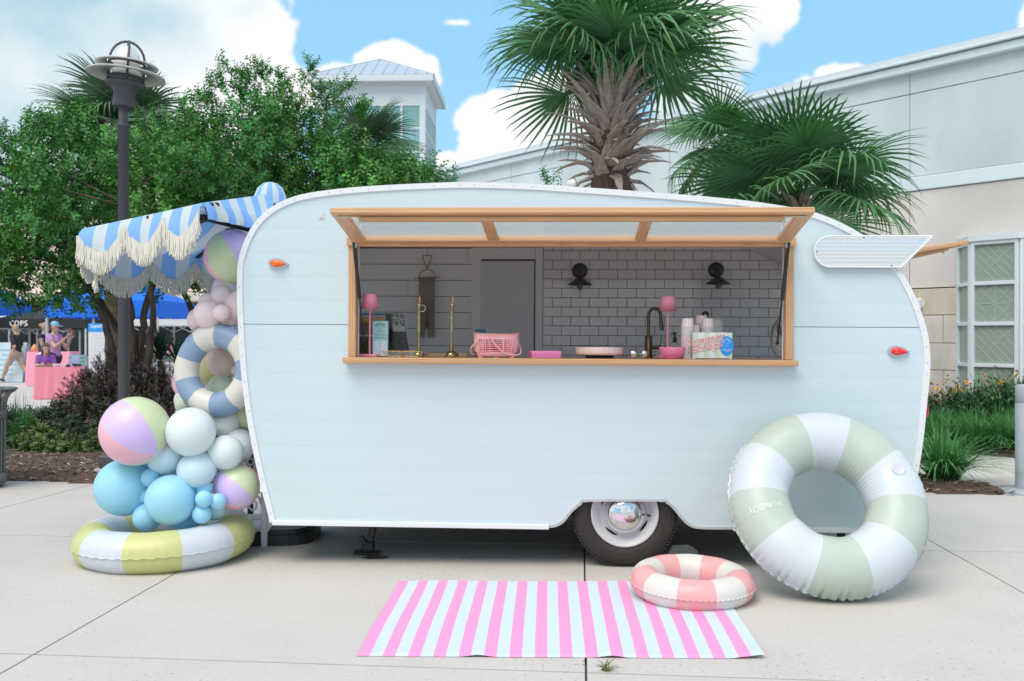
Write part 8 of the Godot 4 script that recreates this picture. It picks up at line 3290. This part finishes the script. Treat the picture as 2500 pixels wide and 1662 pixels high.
	if dress.has("long"):
		for q in [1.0, -1.0]:
			hair_b.append([hd + rt * q * 0.062 + back * 0.02 + Vector3(0, 0.03, 0), hd + rt * q * 0.075 + back * 0.02 - Vector3(0, 0.16, 0), 0.040, 0.022])
		hair_b.append([hd + back * 0.05, hd + back * 0.06 - Vector3(0, 0.18, 0), 0.07, 0.05])
	field_mesh(hair_b, 0.014, 0.03, hair)
	part("hair", hair, dress.hair, t)
	if dress.has("cap"):
		var cap := MB.new()
		field_mesh([[hd + Vector3(0, 0.075, 0) + back * 0.02, hd + Vector3(0, 0.078, 0) + look * 0.02, 0.086, 0.082]], 0.014, 0.02, cap)
		cap.box(hd + Vector3(0, 0.062, 0) + look * 0.135, Vector3(0.14, 0.012, 0.11), 0.004, Basis(rt, Vector3.UP, look))
		part("cap", cap, dress.cap, t)


func standing() -> Dictionary:
	return {"hip": Vector3(0, 0.93, 0), "waist": Vector3(0, 1.10, 0.0), "chest": Vector3(0, 1.28, 0.0), "neck": Vector3(0, 1.44, -0.01), "head": Vector3(0, 1.53, 0.02),
		"hip_a": Vector3(0.085, 0.90, 0), "hip_b": Vector3(-0.085, 0.90, 0), "knee_a": Vector3(0.10, 0.49, 0.02), "knee_b": Vector3(-0.10, 0.49, 0.02), "foot_a": Vector3(0.10, 0.08, -0.02), "foot_b": Vector3(-0.10, 0.08, -0.02),
		"sh_a": Vector3(0.17, 1.38, 0), "sh_b": Vector3(-0.17, 1.38, 0), "elb_a": Vector3(0.23, 1.11, -0.02), "elb_b": Vector3(-0.23, 1.11, -0.02), "wr_a": Vector3(0.22, 0.88, 0.08), "wr_b": Vector3(-0.22, 0.88, 0.08)}


func build_people() -> void:
	rng.seed = 99
	var black := mk(0.016, 0.018, 0.022, 0.8)
	var navy := mk(0.016, 0.03, 0.075, 0.8)
	var lilac := mk(0.50, 0.25, 0.48, 0.8)
	var purple := mk(0.22, 0.07, 0.36, 0.8)
	var khaki := mk(0.42, 0.34, 0.28, 0.8)
	var blond := mk(0.42, 0.27, 0.13, 0.7)
	var brown := mk(0.10, 0.055, 0.035, 0.7)
	var white := mk(0.66, 0.68, 0.72, 0.7)
	# man striding to the left edge
	var j := standing()
	j.merge({"hip": Vector3(0, 0.90, 0), "knee_a": Vector3(0.09, 0.50, 0.26), "foot_a": Vector3(0.09, 0.10, 0.40), "knee_b": Vector3(-0.09, 0.50, -0.16), "foot_b": Vector3(-0.09, 0.13, -0.50), "toe_b": Vector3(0, -0.65, 1), "toe_a": Vector3(0, 0.25, 1),
		"elb_a": Vector3(0.22, 1.12, -0.10), "wr_a": Vector3(0.20, 0.90, -0.02), "elb_b": Vector3(-0.22, 1.12, -0.02), "wr_b": Vector3(-0.20, 0.90, 0.12)}, true)
	person("man in a black t-shirt and beige shorts striding away at the left edge", Vector3(-15.247, 0.000, -30.568), -100, j, {"top": black, "low": khaki, "leg": 0.75, "sleeve": 0.75, "hair": blond, "shoe": mk(0.05, 0.06, 0.08, 0.7), "wide": 1.08})
	# woman in navy
	j = standing()
	j.merge({"elb_b": Vector3(-0.20, 1.14, 0.10), "wr_b": Vector3(-0.10, 1.24, 0.30), "elb_a": Vector3(0.20, 1.13, 0.06), "wr_a": Vector3(0.10, 1.18, 0.26), "look": Vector3(0.1, -0.1, 1)}, true)
	person("woman in a navy sleeveless top and white skirt with hair in a bun", Vector3(-12.041, 1.400, -25.600) * Vector3(1, 0, 1), 82, j, {"top": navy, "low": white, "low_name": "skirt", "leg": 0.8, "sleeve": 0.0, "hem": 0.35, "hair": blond, "bun": 1, "shoe": white})
	# woman holding up a phone
	j = standing()
	j.merge({"elb_b": Vector3(-0.22, 1.16, 0.22), "wr_b": Vector3(-0.10, 1.36, 0.44), "elb_a": Vector3(0.22, 1.14, 0.18), "wr_a": Vector3(0.06, 1.32, 0.44), "look": Vector3(0, -0.15, 1)}, true)
	var at2: Vector3 = Vector3(-11.473, 1.400, -24.900) * Vector3(1, 0, 1)
	person("woman in a lilac shirt and pale blue cap holding up a pink phone", at2, 74, j, {"top": lilac, "low": black, "leg": 0.22, "sleeve": 0.35, "hem": 0.9, "hair": brown, "cap": mk(0.22, 0.46, 0.62, 0.8), "shoe": white, "wide": 1.12})
	var m := MB.new()
	m.box(Vector3.ZERO, Vector3(0.075, 0.155, 0.012), 0.005)
	solo("phone", "bright pink phone held up by the woman in the pale blue cap", "phone", m, mk(0.85, 0.10, 0.25, 0.4), at(at2, 74) * at(Vector3(-0.02, 1.47, 0.53), 0, 12))
	# girl sitting at the table
	j = standing()
	j.merge({"hip": Vector3(0, 0.52, 0), "waist": Vector3(0, 0.68, 0.02), "chest": Vector3(0, 0.83, 0.05), "neck": Vector3(0, 0.96, 0.06), "head": Vector3(0, 1.04, 0.09), "hip_a": Vector3(0.08, 0.50, 0.02), "hip_b": Vector3(-0.08, 0.50, 0.02),
		"knee_a": Vector3(0.1, 0.48, 0.36), "knee_b": Vector3(-0.1, 0.48, 0.36), "foot_a": Vector3(0.1, 0.08, 0.34), "foot_b": Vector3(-0.1, 0.08, 0.34), "sh_a": Vector3(0.14, 0.92, 0.05), "sh_b": Vector3(-0.14, 0.92, 0.05), "elb_a": Vector3(0.20, 0.74, 0.14), "elb_b": Vector3(-0.20, 0.74, 0.14), "wr_a": Vector3(0.10, 0.76, 0.32), "wr_b": Vector3(-0.10, 0.76, 0.32), "look": Vector3(0.25, -0.5, 1)}, true)
	person("girl in a purple t-shirt with long wet hair sitting behind the near pink table", Vector3(-10.975, 1.400, -23.400) * Vector3(1, 0, 1), 25, j, {"top": purple, "low": navy, "leg": 0.6, "sleeve": 0.7, "hair": brown, "long": 1, "shoe": white, "wide": 0.86})
	m = MB.new()
	m.box(Vector3(0, 0.40, 0), Vector3(0.36, 0.04, 0.34), 0.008)
	for s in [[-1, -1], [1, -1], [-1, 1], [1, 1]]:
		m.box(Vector3(s[0] * 0.15, 0.19, s[1] * 0.14), Vector3(0.03, 0.38, 0.03), 0.004)
	solo("stool", "low dark stool under the girl in purple", "stool", m, mk(0.05, 0.05, 0.05), at(Vector3(-10.975, 1.400, -23.400) * Vector3(1, 0, 1), 25))
	# dark figure by the shop front
	j = standing()
	j.merge({"elb_b": Vector3(-0.22, 1.10, 0.16), "wr_b": Vector3(-0.18, 1.12, 0.36), "look": Vector3(-0.6, -0.2, 0.6)}, true)
	person("person in dark clothes standing before the shop windows beside the spiky plants", Vector3(-11.258, 1.400, -31.500) * Vector3(1, 0, 1), -40, j, {"top": mk(0.012, 0.022, 0.03, 0.8), "low": mk(0.02, 0.04, 0.04, 0.8), "low_name": "trousers", "leg": 1.0, "sleeve": 1.0, "hair": mk(0.03, 0.02, 0.018, 0.6), "long": 1, "shoe": black, "wide": 1.1})
